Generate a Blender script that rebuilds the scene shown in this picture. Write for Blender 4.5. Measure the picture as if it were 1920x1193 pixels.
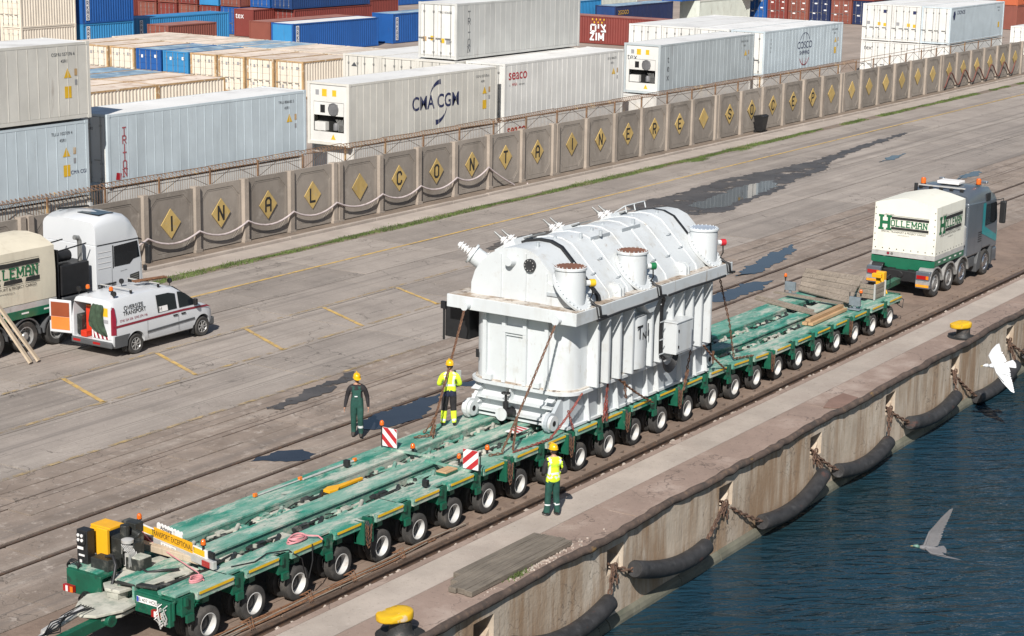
import bpy, math, random
import numpy as np
from mathutils import Matrix, Vector
random.seed(7)
for o in list(bpy.data.objects): bpy.data.objects.remove(o)
scn = bpy.context.scene
C = scn.collection
R = math.radians
PI = math.pi
# ------------------------------------------------------------------ camera
cam_data = bpy.data.cameras.new('camera')
cam = bpy.data.objects.new('camera', cam_data); C.objects.link(cam)
PIT, ROLL, YAW = 0.224184556, 0.017085999, 0.580045495
fw = Vector((math.cos(YAW)*math.cos(PIT), math.sin(YAW)*math.cos(PIT), -math.sin(PIT)))
rg = Vector((math.sin(YAW), -math.cos(YAW), 0)); up = rg.cross(fw)
rg, up = rg*math.cos(ROLL)+up*math.sin(ROLL), up*math.cos(ROLL)-rg*math.sin(ROLL)
M = Matrix.Identity(4)
for i in range(3):
    M[i][0] = rg[i]; M[i][1] = up[i]; M[i][2] = -fw[i]
M[2][3] = 15.068
cam.matrix_world = M
cam_data.sensor_width = 36; cam_data.lens = 36*3602.76/1920
cam_data.clip_start = 0.5; cam_data.clip_end = 3000
scn.camera = cam
# ------------------------------------------------------------------ light
SUN_EL = R(40.0); SUN_AZ = math.atan2(-0.425, -0.905)   # direction to the sun in the ground plane
sd = Vector((math.cos(SUN_AZ)*math.cos(SUN_EL), math.sin(SUN_AZ)*math.cos(SUN_EL), math.sin(SUN_EL)))
w = bpy.data.worlds.new('World'); scn.world = w; w.use_nodes = True
nt = w.node_tree; bg = nt.nodes['Background']
sky = nt.nodes.new('ShaderNodeTexSky'); sky.sky_type = 'NISHITA'; sky.sun_disc = False
sky.sun_elevation = SUN_EL; sky.sun_rotation = math.atan2(sd.x, sd.y) % (2*PI)
sky.altitude = 10; sky.air_density = 1.0; sky.dust_density = 0.6; sky.ozone_density = 1.2
nt.links.new(sky.outputs[0], bg.inputs[0]); bg.inputs[1].default_value = 0.06
sl = bpy.data.lights.new('sun', 'SUN'); sl.energy = 5.0; sl.angle = R(0.53); sl.color = (1, 0.955, 0.89)
sun = bpy.data.objects.new('sun', sl); C.objects.link(sun)
sun.rotation_euler = sd.to_track_quat('Z', 'Y').to_euler(); sun.location = (0, 0, 60)
vs = scn.view_settings
vs.view_transform = 'Standard'; vs.look = 'None'; vs.exposure = 0.36; vs.gamma = 1; vs.use_curve_mapping = False
scn.render.engine = 'CYCLES'
# ------------------------------------------------------------------ materials
class NT:
    def __init__(s, name):
        s.m = bpy.data.materials.new(name); s.m.use_nodes = True
        s.t = s.m.node_tree; s.b = s.t.nodes['Principled BSDF']; s.out = s.t.nodes['Material Output']
    def n(s, typ, **kw):
        nd = s.t.nodes.new(typ)
        for k, v in kw.items(): setattr(nd, k, v)
        return nd
    def l(s, a, b): s.t.links.new(a, b)
    def math(s, op, a, b=None):
        nd = s.n('ShaderNodeMath', operation=op)
        for i, v in enumerate((a, b)):
            if v is None: continue
            if hasattr(v, 'is_linked'): s.l(v, nd.inputs[i])
            else: nd.inputs[i].default_value = v
        return nd.outputs[0]
    def mix(s, fac, a, b):
        nd = s.n('ShaderNodeMix', data_type='RGBA')
        for i, v in ((0, fac), (6, a), (7, b)):
            if hasattr(v, 'is_linked'): s.l(v, nd.inputs[i])
            elif i == 0: nd.inputs[0].default_value = v
            else: nd.inputs[i].default_value = (*v, 1)
        return nd.outputs[2]
    def noise(s, vec, scale, det=5, rough=0.6, dist=0):
        if not isinstance(scale, (int, float)):
            mp = s.n('ShaderNodeMapping'); mp.inputs['Scale'].default_value = scale
            s.l(vec, mp.inputs[0]); vec = mp.outputs[0]; scale = 1
        nd = s.n('ShaderNodeTexNoise'); nd.inputs['Scale'].default_value = scale
        nd.inputs['Detail'].default_value = det; nd.inputs['Roughness'].default_value = rough
        nd.inputs['Distortion'].default_value = dist
        s.l(vec, nd.inputs['Vector']); return nd.outputs['Fac']
    def rng(s, v, lo, hi, a=0.0, b=1.0):
        nd = s.n('ShaderNodeMapRange'); s.l(v, nd.inputs[0])
        for i, x in enumerate((lo, hi, a, b)): nd.inputs[i+1].default_value = x
        return nd.outputs[0]
def mk(name, base, rough=0.6, metal=0.0, var=0.12, vs=2.0, layers=(), bump=0.0, bs=30.0, spec=0.5, rand=0.0, coat=0.0, alpha=None, cracks=None):
    """procedural paint / concrete / wood: large and small tone variation in world space plus layers of stains with shapes of their own"""
    g = NT(name); b = g.b
    pos = g.n('ShaderNodeNewGeometry').outputs['Position']
    if rand:
        oi = g.n('ShaderNodeObjectInfo')
    f = g.noise(pos, vs, 6)
    lo = tuple(c*(1-var) for c in base); hi = tuple(min(1, c*(1+var)) for c in base)
    col = g.mix(g.rng(f, 0.3, 0.7), lo, hi)
    if rand:
        v = g.n('ShaderNodeHueSaturation'); g.l(col, v.inputs['Color'])
        g.l(g.rng(oi.outputs['Random'], 0, 1, 1-rand, 1+rand), v.inputs['Value']); col = v.outputs[0]
    for ly in layers:
        f = g.noise(pos, ly.get('s', 1.0), ly.get('d', 6), ly.get('r', 0.62), ly.get('w', 0))
        f = g.rng(f, ly['lo'], ly['hi'])
        f = g.math('MULTIPLY', f, ly.get('a', 1.0))
        col = g.mix(f, col, ly['c'])
    if cracks:
        sc, wd, cc = cracks
        nz = g.n('ShaderNodeTexNoise'); nz.inputs['Scale'].default_value = 0.9; nz.inputs['Detail'].default_value = 5
        g.l(pos, nz.inputs['Vector'])
        ad = g.n('ShaderNodeMix', data_type='VECTOR'); ad.inputs[0].default_value = 0.35
        g.l(pos, ad.inputs[4]); va = g.n('ShaderNodeVectorMath', operation='SCALE'); va.inputs[3].default_value = 3.0
        g.l(nz.outputs['Color'], va.inputs[0]); vb = g.n('ShaderNodeVectorMath', operation='ADD')
        g.l(pos, vb.inputs[0]); g.l(va.outputs[0], vb.inputs[1])
        vo = g.n('ShaderNodeTexVoronoi', feature='DISTANCE_TO_EDGE'); vo.inputs['Scale'].default_value = sc
        g.l(vb.outputs[0], vo.inputs['Vector'])
        cr = g.rng(vo.outputs['Distance'], 0.0, wd, 1, 0)
        ms = g.rng(g.noise(pos, 0.22, 3), 0.45, 0.52)
        cr = g.math('MULTIPLY', cr, ms); col = g.mix(g.math('MULTIPLY', cr, 0.75), col, cc)
    g.l(col, b.inputs['Base Color'])
    b.inputs['Roughness'].default_value = rough; b.inputs['Metallic'].default_value = metal
    b.inputs['Specular IOR Level'].default_value = spec
    if coat: b.inputs['Coat Weight'].default_value = coat; b.inputs['Coat Roughness'].default_value = 0.08
    if bump:
        bp = g.n('ShaderNodeBump'); bp.inputs['Strength'].default_value = bump; bp.inputs['Distance'].default_value = 0.02
        g.l(g.noise(pos, bs, 6), bp.inputs['Height']); g.l(bp.outputs[0], b.inputs['Normal'])
    if alpha:
        sc, lo, hi = alpha
        g.l(g.rng(g.noise(pos, sc, 8, 0.7), lo, hi), b.inputs['Alpha'])
    return g.m
MATS = {}
CONC_D = (0.10, 0.085, 0.072)
def L(c, s, lo, hi, a=1.0, **k): return dict(c=c, s=s, lo=lo, hi=hi, a=a, **k)
def m_(k, *a, **kw): MATS[k] = mk(k, *a, **kw)
cl = [L((0.20, 0.165, 0.135), 0.35, 0.55, 0.75, 0.55), L((0.44, 0.385, 0.335), (0.05, 0.9, 1), 0.52, 0.75, 0.6), L((0.17, 0.14, 0.12), (0.035, 1.3, 1), 0.56, 0.72, 0.6),
      L((0.12, 0.105, 0.095), 1.1, 0.68, 0.76, 0.7), L((0.13, 0.108, 0.09), 11, 0.56, 0.70, 0.75, r=.75), L((0.50, 0.445, 0.39), 7, 0.58, 0.70, 0.7, r=.75), L((0.10, 0.088, 0.078), (0.03, 7, 1), 0.58, 0.68, 0.65), L((0.13, 0.112, 0.10), (0.012, 1.6, 1), 0.54, 0.64, 0.5), L((0.09, 0.078, 0.068), 0.8, 0.66, 0.70, 0.5, r=.7), L((0.06, 0.055, 0.05), 2.7, 0.735, 0.76, 0.8)]
m_('concrete', (0.272, 0.235, 0.206), 0.85, vs=0.5, var=0.16, layers=cl, bump=0.35, bs=22, rand=0.15, cracks=(0.20, 0.007, (0.05, 0.042, 0.035)))
m_('concrete_track', (0.245, 0.195, 0.16), 0.88, vs=0.7, var=0.22, layers=cl + [L((0.14, 0.105, 0.08), 0.6, 0.48, 0.7, 0.6), L((0.40, 0.345, 0.30), 2.6, 0.55, 0.66, 0.7, r=0.75), L((0.10, 0.08, 0.065), 7, 0.58, 0.68, 0.6, r=0.7)], bump=0.5, bs=18, rand=0.09, cracks=(0.5, 0.012, (0.06, 0.05, 0.04)))
m_('concrete_pale', (0.37, 0.318, 0.275), 0.88, vs=0.8, var=0.14, layers=[L((0.30, 0.24, 0.205), 0.5, 0.5, 0.75, 0.6), L((0.2, 0.17, 0.15), 2.2, 0.66, 0.75, 0.7), L((0.17, 0.145, 0.12), 9, 0.56, 0.70, 0.65, r=.75), L((0.50, 0.45, 0.40), 6, 0.60, 0.70, 0.6, r=.75)], bump=0.4, bs=25, rand=0.05)
m_('concrete_brown', (0.265, 0.195, 0.160), 0.88, vs=0.5, var=0.18, layers=[L((0.40, 0.33, 0.285), 0.5, 0.52, 0.7, 0.7), L((0.13, 0.09, 0.07), 0.9, 0.66, 0.72, 0.8), L((0.46, 0.40, 0.35), 5, 0.66, 0.76, 0.5), L((0.12, 0.088, 0.07), 9, 0.56, 0.68, 0.7, r=.75), L((0.40, 0.33, 0.28), 3.5, 0.60, 0.68, 0.6, r=.78)], bump=0.5, bs=16, rand=0.05, cracks=(0.5, 0.016, (0.06, 0.045, 0.038)))
m_('joint', (0.085, 0.072, 0.06), 0.95, var=0.3, vs=4)
m_('dirt', (0.20, 0.155, 0.12), 0.95, vs=1.2, var=0.25, layers=[L((0.09, 0.07, 0.055), 0.8, 0.5, 0.7, 0.7), L((0.42, 0.37, 0.32), 12, 0.63, 0.7, 0.7), L((0.10, 0.08, 0.06), 30, 0.55, 0.7, 0.6)], bump=0.9, bs=40)
m_('yard', (0.30, 0.245, 0.205), 0.88, vs=0.2, var=0.2, layers=[L((0.2, 0.16, 0.13), (0.06, 0.6, 1), 0.5, 0.75, 0.7), L((0.15, 0.125, 0.105), 1.3, 0.66, 0.76, 0.6)], bump=0.3)
m_('yellow_paint', (0.52, 0.34, 0.10), 0.8, vs=2, var=0.2, layers=[L((0.33, 0.25, 0.17), 3, 0.45, 0.62, 0.8)], alpha=(2.6, 0.30, 0.44))
m_('yellow_faded', (0.42, 0.30, 0.13), 0.85, vs=2, var=0.2, layers=[L((0.33, 0.26, 0.2), 3, 0.4, 0.6, 0.8)], alpha=(1.8, 0.44, 0.62))
m_('rail_steel', (0.115, 0.08, 0.062), 0.55, 0.35, vs=6, var=0.3, layers=[L((0.2, 0.115, 0.07), 5, 0.5, 0.7, 0.7)], bump=0.3)
m_('rail_dark', (0.05, 0.038, 0.03), 0.8, vs=6, var=0.3)
m_('rust', (0.17, 0.078, 0.038), 0.85, vs=9, var=0.4, layers=[L((0.30, 0.155, 0.075), 16, 0.5, 0.7, 0.8), L((0.07, 0.04, 0.03), 7, 0.55, 0.7, 0.8)], bump=0.6, bs=60)
m_('rust_dark', (0.09, 0.052, 0.036), 0.85, vs=9, var=0.4, layers=[L((0.2, 0.10, 0.055), 14, 0.55, 0.72, 0.8)], bump=0.6, bs=60)
m_('quay_face', (0.46, 0.385, 0.305), 0.9, vs=0.9, var=0.15, layers=[L((0.25, 0.155, 0.085), (0.9, 0.9, 0.12), 0.45, 0.62, 0.85, r=.7), L((0.17, 0.11, 0.07), (3.5, 3.5, 0.25), 0.58, 0.70, 0.7, r=.75), L((0.60, 0.54, 0.46), (1.7, 1.7, 0.35), 0.56, 0.7, 0.7), L((0.12, 0.095, 0.075), (2.6, 2.6, 0.15), 0.58, 0.72, 0.7), L((0.16, 0.135, 0.115), 6, 0.64, 0.75, 0.7)], bump=0.7, bs=9, rand=0.04, cracks=(0.7, 0.014, (0.09, 0.07, 0.055)))
m_('quay_toe', (0.13, 0.125, 0.095), 0.8, vs=1.4, var=0.25, layers=[L((0.07, 0.075, 0.055), (0.5, 0.5, 2.5), 0.48, 0.65, 0.8), L((0.27, 0.255, 0.205), 2, 0.6, 0.75, 0.6)], bump=0.5, bs=8)
m_('pipe', (0.085, 0.06, 0.048), 0.8, vs=3, var=0.35, layers=[L((0.045, 0.038, 0.033), 1.2, 0.5, 0.65, 0.8), L((0.17, 0.11, 0.07), 6, 0.55, 0.72, 0.7), L((0.35, 0.20, 0.04), 1.0, 0.64, 0.70, 0.8)], bump=0.8, bs=20)
m_('rubber', (0.031, 0.030, 0.031), 0.62, vs=4, var=0.4, layers=[L((0.14, 0.055, 0.038), (1.2, 1.2, 3), 0.60, 0.74, 0.7), L((0.11, 0.11, 0.11), 3, 0.58, 0.76, 0.6)], bump=0.5, bs=25)
m_('wall_concrete', (0.255, 0.222, 0.19), 0.9, vs=0.8, var=0.13, layers=[L((0.17, 0.145, 0.12), (1.2, 1.2, 0.3), 0.5, 0.7, 0.7), L((0.38, 0.34, 0.295), 1.7, 0.58, 0.75, 0.6), L((0.34, 0.22, 0.12), (2.2, 2.2, 0.35), 0.66, 0.76, 0.6), L((0.1, 0.085, 0.07), 8, 0.66, 0.76, 0.6)], bump=0.5, bs=14, rand=0.16)
m_('wall_pillar', (0.31, 0.262, 0.218), 0.9, vs=1.2, var=0.14, layers=[L((0.2, 0.165, 0.135), (2, 2, 0.5), 0.52, 0.7, 0.7), L((0.44, 0.38, 0.32), 3, 0.6, 0.75, 0.6)], bump=0.5, bs=14, rand=0.07)
m_('sign_yellow', (0.46, 0.325, 0.115), 0.7, vs=2, var=0.15, layers=[L((0.36, 0.24, 0.07), (5, 5, 1.5), 0.5, 0.7, 0.6), L((0.36, 0.31, 0.23), 3, 0.56, 0.68, 0.75, r=.75)], rand=0.14)
m_('black_paint', (0.018, 0.017, 0.016), 0.65, vs=5, var=0.3, layers=[L((0.09, 0.07, 0.05), 6, 0.64, 0.74, 0.6)])
m_('black', (0.014, 0.014, 0.015), 0.5, var=0.25, vs=5)
m_('wood_grey', (0.235, 0.195, 0.155), 0.88, vs=1.5, var=0.18, layers=[L((0.11, 0.09, 0.072), (1.5, 22, 22), 0.5, 0.68, 0.8), L((0.34, 0.29, 0.24), (0.7, 14, 14), 0.55, 0.7, 0.7)], bump=0.6, bs=30, rand=0.1)
m_('wood_dark', (0.165, 0.140, 0.112), 0.9, vs=1.5, var=0.2, layers=[L((0.07, 0.058, 0.045), (1.2, 20, 20), 0.5, 0.68, 0.8), L((0.22, 0.19, 0.155), (0.7, 9, 9), 0.58, 0.72, 0.6)], bump=0.7, bs=30, rand=0.1)
m_('wood_new', (0.42, 0.27, 0.145), 0.8, vs=1.5, var=0.15, layers=[L((0.28, 0.165, 0.08), (1.2, 24, 24), 0.52, 0.7, 0.7)], bump=0.4, rand=0.12)
m_('wood_pale', (0.46, 0.375, 0.275), 0.8, vs=1.5, var=0.15, layers=[L((0.30, 0.225, 0.15), (24, 24, 1.2), 0.52, 0.7, 0.7)], bump=0.3, rand=0.1)
m_('grass', (0.085, 0.125, 0.030), 0.9, vs=1.2, var=0.45, layers=[L((0.17, 0.16, 0.07), 0.5, 0.52, 0.7, 0.8)])
m_('concrete_rusty', (0.20, 0.145, 0.112), 0.9, vs=.8, var=.2, layers=[L((0.12, 0.08, 0.06), 1.5, .5, .68, .7, r=.75), L((0.33, 0.27, 0.22), 5, .6, .7, .6, r=.75)], bump=.5, bs=16, rand=.1)
m_('white_stone', (0.42, 0.36, 0.31), 0.9, vs=8, var=0.3)
MATS['puddle'] = mk('puddle', (0.022, 0.024, 0.030), 0.03, var=0.2, vs=1, spec=0.22)
MATS['wet'] = mk('wet', (0.068, 0.060, 0.054), 0.45, var=0.35, vs=0.8, alpha=(0.7, 0.36, 0.45))
def water_mat():
    g = NT('harbour_water'); b = g.b
    pos = g.n('ShaderNodeNewGeometry').outputs['Position']
    mp = g.n('ShaderNodeMapping'); mp.inputs['Rotation'].default_value = (0, 0, -YAW+PI/2-0.12); g.l(pos, mp.inputs[0])
    h1 = g.noise(mp.outputs[0], (0.75, 2.3, 1), 3, 0.5, 0.9); h2 = g.noise(mp.outputs[0], (2.6, 5.5, 1), 2, 0.5, 0.4); h3 = g.noise(pos, 0.22, 2)
    h = g.math('ADD', g.math('ADD', h1, g.math('MULTIPLY', h2, 0.22)), g.math('MULTIPLY', h3, 0.5))
    bp = g.n('ShaderNodeBump'); bp.inputs['Strength'].default_value = 1.0; bp.inputs['Distance'].default_value = 0.19
    g.l(h, bp.inputs['Height']); g.l(bp.outputs[0], b.inputs['Normal'])
    g.l(g.mix(g.rng(g.noise(pos, 0.12, 4), 0.35, 0.65), (0.010, 0.026, 0.032), (0.010, 0.034, 0.055)), b.inputs['Base Color'])
    b.inputs['Roughness'].default_value = 0.11; b.inputs['IOR'].default_value = 1.33
    return g.m
MATS['water'] = water_mat()
# ------------------------------------------------------------------ mesh helpers
class MB:
    def __init__(s): s.v = []; s.f = []; s.m = []
    def add(s, V, F, m=0, X=None):
        o = len(s.v)
        if X is not None: V = [X @ Vector(q) for q in V]
        s.v += [tuple(q) for q in V]; s.f += [tuple(i+o for i in f) for f in F]; s.m += [m]*len(F); return s
    def box(s, x0, x1, y0, y1, z0, z1, m=0, X=None):
        V = [(x0, y0, z0), (x1, y0, z0), (x1, y1, z0), (x0, y1, z0), (x0, y0, z1), (x1, y0, z1), (x1, y1, z1), (x0, y1, z1)]
        return s.add(V, [(3, 2, 1, 0), (4, 5, 6, 7), (0, 1, 5, 4), (1, 2, 6, 5), (2, 3, 7, 6), (3, 0, 4, 7)], m, X)
    def bar(s, p, q, w, h, m=0):
        p = Vector(p); q = Vector(q); d = (q-p); n = d.length; d.normalize()
        u = Vector((0, 0, 1)).cross(d)
        if u.length < 1e-4: u = Vector((0, 1, 0))
        u.normalize(); t = d.cross(u)
        X = Matrix(((d.x, u.x, t.x, p.x), (d.y, u.y, t.y, p.y), (d.z, u.z, t.z, p.z), (0, 0, 0, 1)))
        return s.box(0, n, -w/2, w/2, -h/2, h/2, m, X)
    def tube(s, pts, r, n=8, m=0, caps=True, closed=False):
        pts = [Vector(q) for q in pts]; k = len(pts); rr = r if hasattr(r, '__len__') else [r]*k
        V = []; F = []; ref = None
        for i, q in enumerate(pts):
            a = pts[i-1] if (i > 0 or closed) else q; b = pts[(i+1) % k] if (i < k-1 or closed) else q
            d = (b-a); d.normalize()
            if ref is None:
                ref = Vector((0, 0, 1)) if abs(d.z) < 0.9 else Vector((1, 0, 0))
            u = d.cross(ref)
            if u.length < 1e-5: u = d.cross(Vector((0.3, 1, 0.2)))
            u.normalize(); t = u.cross(d); ref = t
            V += [q + (u*math.cos(2*PI*j/n) + t*math.sin(2*PI*j/n))*rr[i] for j in range(n)]
        for i in range(k if closed else k-1):
            i2 = (i+1) % k
            for j in range(n): F.append((i*n+j, i2*n+j, i2*n+(j+1) % n, i*n+(j+1) % n))
        if caps and not closed: F += [tuple(range(n)), tuple((k-1)*n+j for j in reversed(range(n)))]
        return s.add(V, F, m)
    def cyl(s, p, q, r, n=16, m=0, r2=None, caps=True): return s.tube([p, q], [r, r if r2 is None else r2], n, m, caps)
    def lathe(s, prof, n=20, m=0, X=None, caps=True):
        V = []; F = []; k = len(prof)
        for (r, z) in prof: V += [(r*math.cos(2*PI*j/n), r*math.sin(2*PI*j/n), z) for j in range(n)]
        for i in range(k-1):
            for j in range(n): F.append((i*n+j, i*n+(j+1) % n, (i+1)*n+(j+1) % n, (i+1)*n+j))
        if caps: F += [tuple(reversed(range(n))), tuple((k-1)*n+j for j in range(n))]
        return s.add(V, F, m, X)
    def prism(s, poly, a, b, axis='y', m=0, X=None):
        """polygon extruded between a and b along an axis; polygon coordinates are the two other axes in order"""
        n = len(poly)
        def P(u, v, w): return {'x': (w, u, v), 'y': (u, w, v), 'z': (u, v, w)}[axis]
        V = [P(u, v, a) for u, v in poly] + [P(u, v, b) for u, v in poly]
        F = [tuple(range(n)), tuple(reversed(range(n, 2*n)))] + [(i, i+n, (i+1) % n+n, (i+1) % n) for i in range(n)]
        return s.add(V, F, m, X)
    def loft(s, secs, m=0, caps=True, X=None, closed=True):
        n = len(secs[0]); V = [q for c in secs for q in c]; F = []
        for i in range(len(secs)-1):
            for j in range(n if closed else n-1): F.append((i*n+j, (i+1)*n+j, (i+1)*n+(j+1) % n, i*n+(j+1) % n))
        if caps: F += [tuple(reversed(range(n))), tuple((len(secs)-1)*n+j for j in range(n))]
        return s.add(V, F, m, X)
    def mesh(s, name, mats, smooth=None):
        import bmesh
        me = bpy.data.meshes.new(name); me.from_pydata(s.v, [], s.f)
        for mt in (mats if isinstance(mats, (list, tuple)) else [mats]):
            me.materials.append(MATS[mt] if isinstance(mt, str) else mt)
        me.polygons.foreach_set('material_index', s.m)
        bm = bmesh.new(); bm.from_mesh(me); bmesh.ops.recalc_face_normals(bm, faces=bm.faces); bm.to_mesh(me); bm.free()
        if smooth:
            me.polygons.foreach_set('use_smooth', [True]*len(me.polygons)); me.set_sharp_from_angle(angle=R(smooth))
        return me
    def build(s, name, mats, parent=None, smooth=None, bevel=0, loc=None, rz=0):
        return link(name, s.mesh(name, mats, smooth), parent, loc, rz, bevel)
def link(name, me, parent=None, loc=None, rz=0, bevel=0):
    o = bpy.data.objects.new(name, me); C.objects.link(o)
    if parent: o.parent = parent
    if loc: o.location = loc
    if rz: o.rotation_euler.z = rz
    if bevel:
        b = o.modifiers.new('bevel', 'BEVEL'); b.width = bevel; b.segments = 2; b.limit_method = 'ANGLE'; b.angle_limit = R(40)
    return o
def tag(o, label=None, cat=None, group=None, kind=None):
    for k, v in (('label', label), ('category', cat), ('group', group), ('kind', kind)):
        if v: o[k] = v
    return o
def thing(name, label, cat, loc=(0, 0, 0), rz=0, group=None):
    o = bpy.data.objects.new(name, None); C.objects.link(o); o.location = loc; o.rotation_euler = (0, 0, rz)
    o.empty_display_size = 0.2
    return tag(o, label, cat, group)
def struct(name): 
    o = bpy.data.objects.new(name, None); C.objects.link(o); o['kind'] = 'structure'; return o
def chain_pts(p, q, sag, n):
    p = Vector(p); q = Vector(q)
    return [p.lerp(q, i/n) + Vector((0, 0, -4*sag*(i/n)*(1-i/n))) for i in range(n+1)]
def chain_links(mb, pts, ll=0.1, wd=0.06, r=0.012, m=0):
    """links of a chain along a polyline, each turned a quarter against its neighbour"""
    pts = [Vector(q) for q in pts]; seg = [(b-a).length for a, b in zip(pts, pts[1:])]; tot = sum(seg); step = ll*0.74
    n = max(1, int(tot/step)); k = 0; acc = 0
    for i in range(n+1):
        d = min(i*step, tot-1e-6)
        while k < len(seg)-1 and acc+seg[k] < d: acc += seg[k]; k += 1
        c = pts[k].lerp(pts[k+1], min(1, (d-acc)/max(seg[k], 1e-6))); t = (pts[k+1]-pts[k]).normalized()
        u = t.cross(Vector((0.1, 0.2, 1))).normalized(); v = t.cross(u)
        if i % 2: u, v = v, u
        ring = []
        for j in range(8):
            a = 2*PI*(j+0.5)/8
            ring.append(c + t*(ll/2-r)*math.copysign(abs(math.cos(a))**0.6, math.cos(a)) + u*(wd/2-r)*math.copysign(abs(math.sin(a))**0.8, math.sin(a)))
        mb.tube(ring, r, 4, m, closed=True)
def text_mesh(txt, size, name='lettering', align='CENTER', bold=0.0, sx=1.0):
    cu = bpy.data.curves.new('t', 'FONT'); cu.body = txt; cu.size = size; cu.align_x = align; cu.align_y = 'CENTER'; cu.offset = bold
    o = bpy.data.objects.new('t', cu); me = bpy.data.meshes.new_from_object(o)
    bpy.data.objects.remove(o); bpy.data.curves.remove(cu)
    if sx != 1: me.transform(Matrix.Diagonal((sx, 1, 1, 1)))
    me.name = name
    return me
def face_mat(origin, ux, uy):
    ux = Vector(ux).normalized(); uy = Vector(uy).normalized(); n = ux.cross(uy)
    return Matrix(((ux.x, uy.x, n.x, origin[0]), (ux.y, uy.y, n.y, origin[1]), (ux.z, uy.z, n.z, origin[2]), (0, 0, 0, 1)))
def put_text(txt, size, origin, ux, uy, mat, parent, name='lettering', **k):
    """print lying on a face: origin is its centre, ux its reading direction, uy its up"""
    me = text_mesh(txt, size, name, **k); me.materials.clear(); me.materials.append(MATS[mat]); me.transform(face_mat(origin, ux, uy))
    return link(name, me, parent)
def flat(poly, origin, ux, uy, mat, parent, name):
    X = face_mat(origin, ux, uy); mb = MB(); mb.add([(a, b, 0) for a, b in poly], [tuple(range(len(poly)))], 0, X)
    me = bpy.data.meshes.new(name); me.from_pydata(mb.v, [], mb.f); me.materials.append(MATS[mat]); return link(name, me, parent)
# stroke letters (octagonal or slab serif), unit cell 0..w by 0..1
STROKE = {'A': [[(0, 0), (0, .8), (.15, 1), (.45, 1), (.6, .8), (.6, 0)], [(0, .45), (.6, .45)]], 'C': [[(.6, .75), (.6, .85), (.45, 1), (.15, 1), (0, .85), (0, .15), (.15, 0), (.45, 0), (.6, .15), (.6, .25)]],
 'E': [[(.6, 1), (0, 1), (0, 0), (.6, 0)], [(0, .52), (.45, .52)]], 'I': [[(.3, 0), (.3, 1)]], 'L': [[(0, 1), (0, 0), (.6, 0)]], 'N': [[(0, 0), (0, 1)], [(0, 1), (.6, 0)], [(.6, 0), (.6, 1)]],
 'O': [[(.15, 1), (.45, 1), (.6, .85), (.6, .15), (.45, 0), (.15, 0), (0, .15), (0, .85), (.15, 1)]], 'P': [[(0, 0), (0, 1), (.45, 1), (.6, .85), (.6, .6), (.45, .45), (0, .45)]],
 'R': [[(0, 0), (0, 1), (.45, 1), (.6, .85), (.6, .6), (.45, .48), (0, .48)], [(.3, .48), (.6, 0)]], 'S': [[(.6, .8), (.6, .85), (.45, 1), (.15, 1), (0, .85), (0, .62), (.6, .38), (.6, .15), (.45, 0), (.15, 0), (0, .15), (0, .2)]],
 'T': [[(0, 1), (.6, 1)], [(.3, 1), (.3, 0)]], 'H': [[(0, 0), (0, 1)], [(.6, 0), (.6, 1)], [(0, .5), (.6, .5)]], 'M': [[(0, 0), (0, 1)], [(0, 1), (.4, .25), (.8, 1)], [(.8, 1), (.8, 0)]],
 'D': [[(0, 0), (0, 1), (.42, 1), (.6, .82), (.6, .18), (.42, 0), (0, 0)]], 'G': [[(.6, .8), (.45, 1), (.15, 1), (0, .85), (0, .15), (.15, 0), (.45, 0), (.6, .15), (.6, .45), (.35, .45)]], 'Z': [[(0, 1), (.6, 1), (0, 0), (.6, 0)]],
 'V': [[(0, 1), (.3, 0), (.6, 1)]], 'X': [[(0, 0), (.6, 1)], [(0, 1), (.6, 0)]], 'K': [[(0, 0), (0, 1)], [(.6, 1), (0, .45)], [(.2, .6), (.6, 0)]], 'U': [[(0, 1), (0, .15), (.15, 0), (.45, 0), (.6, .15), (.6, 1)]]}
SERIF = {'H': [(0, 0), (0, 1), (.6, 0), (.6, 1)], 'L': [(0, 1), (0, 0)], 'E': [(0, 0), (0, 1)], 'M': [(0, 0), (.8, 0), (0, 1), (.8, 1)], 'A': [(0, 0), (.6, 0)], 'N': [(0, 0), (0, 1), (.6, 1)]}
def stroke_text(mb, txt, h, origin, ux, uy, th=0.2, sp=0.32, serif=False, m=0, width=1.0, spans=None):
    """letters drawn as flat strokes of thickness th*h; returns the width"""
    X = face_mat(origin, ux, uy); x = 0.0; eps = 0.0
    for ch in txt:
        if ch == ' ': x += 0.5*h*width; continue
        wch = 0.8 if ch == 'M' else (0.3 if ch == 'I' and not serif else 0.6)
        sc = (lambda q: Vector((x + q[0]*h*width, q[1]*h)))
        off = -0.15*h*width if (ch == 'I' and not serif) else 0
        for pl in STROKE[ch]:
            for a, b in zip(pl, pl[1:]):
                a = sc(a); b = sc(b); a = Vector((a.x+off, a.y)); b = Vector((b.x+off, b.y)); d = (b-a); ln = d.length; d = d/ln; nn = Vector((-d.y, d.x))*th*h/2; e = d*th*h*0.3; eps += 0.00012
                mb.add([(q.x, q.y, eps) for q in (a-e-nn, b+e-nn, b+e+nn, a-e+nn)], [(0, 1, 2, 3)], m, X)
        if serif:
            for q in SERIF.get(ch, ()):
                q = sc(q); hw = 0.21*h*width; hh = th*h*0.36; eps += 0.00012
                mb.add([(q.x-hw, q.y-hh, eps), (q.x+hw, q.y-hh, eps), (q.x+hw, q.y+hh, eps), (q.x-hw, q.y+hh, eps)], [(0, 1, 2, 3)], m, X)
        x += (wch+sp)*h*width
    return x
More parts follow.
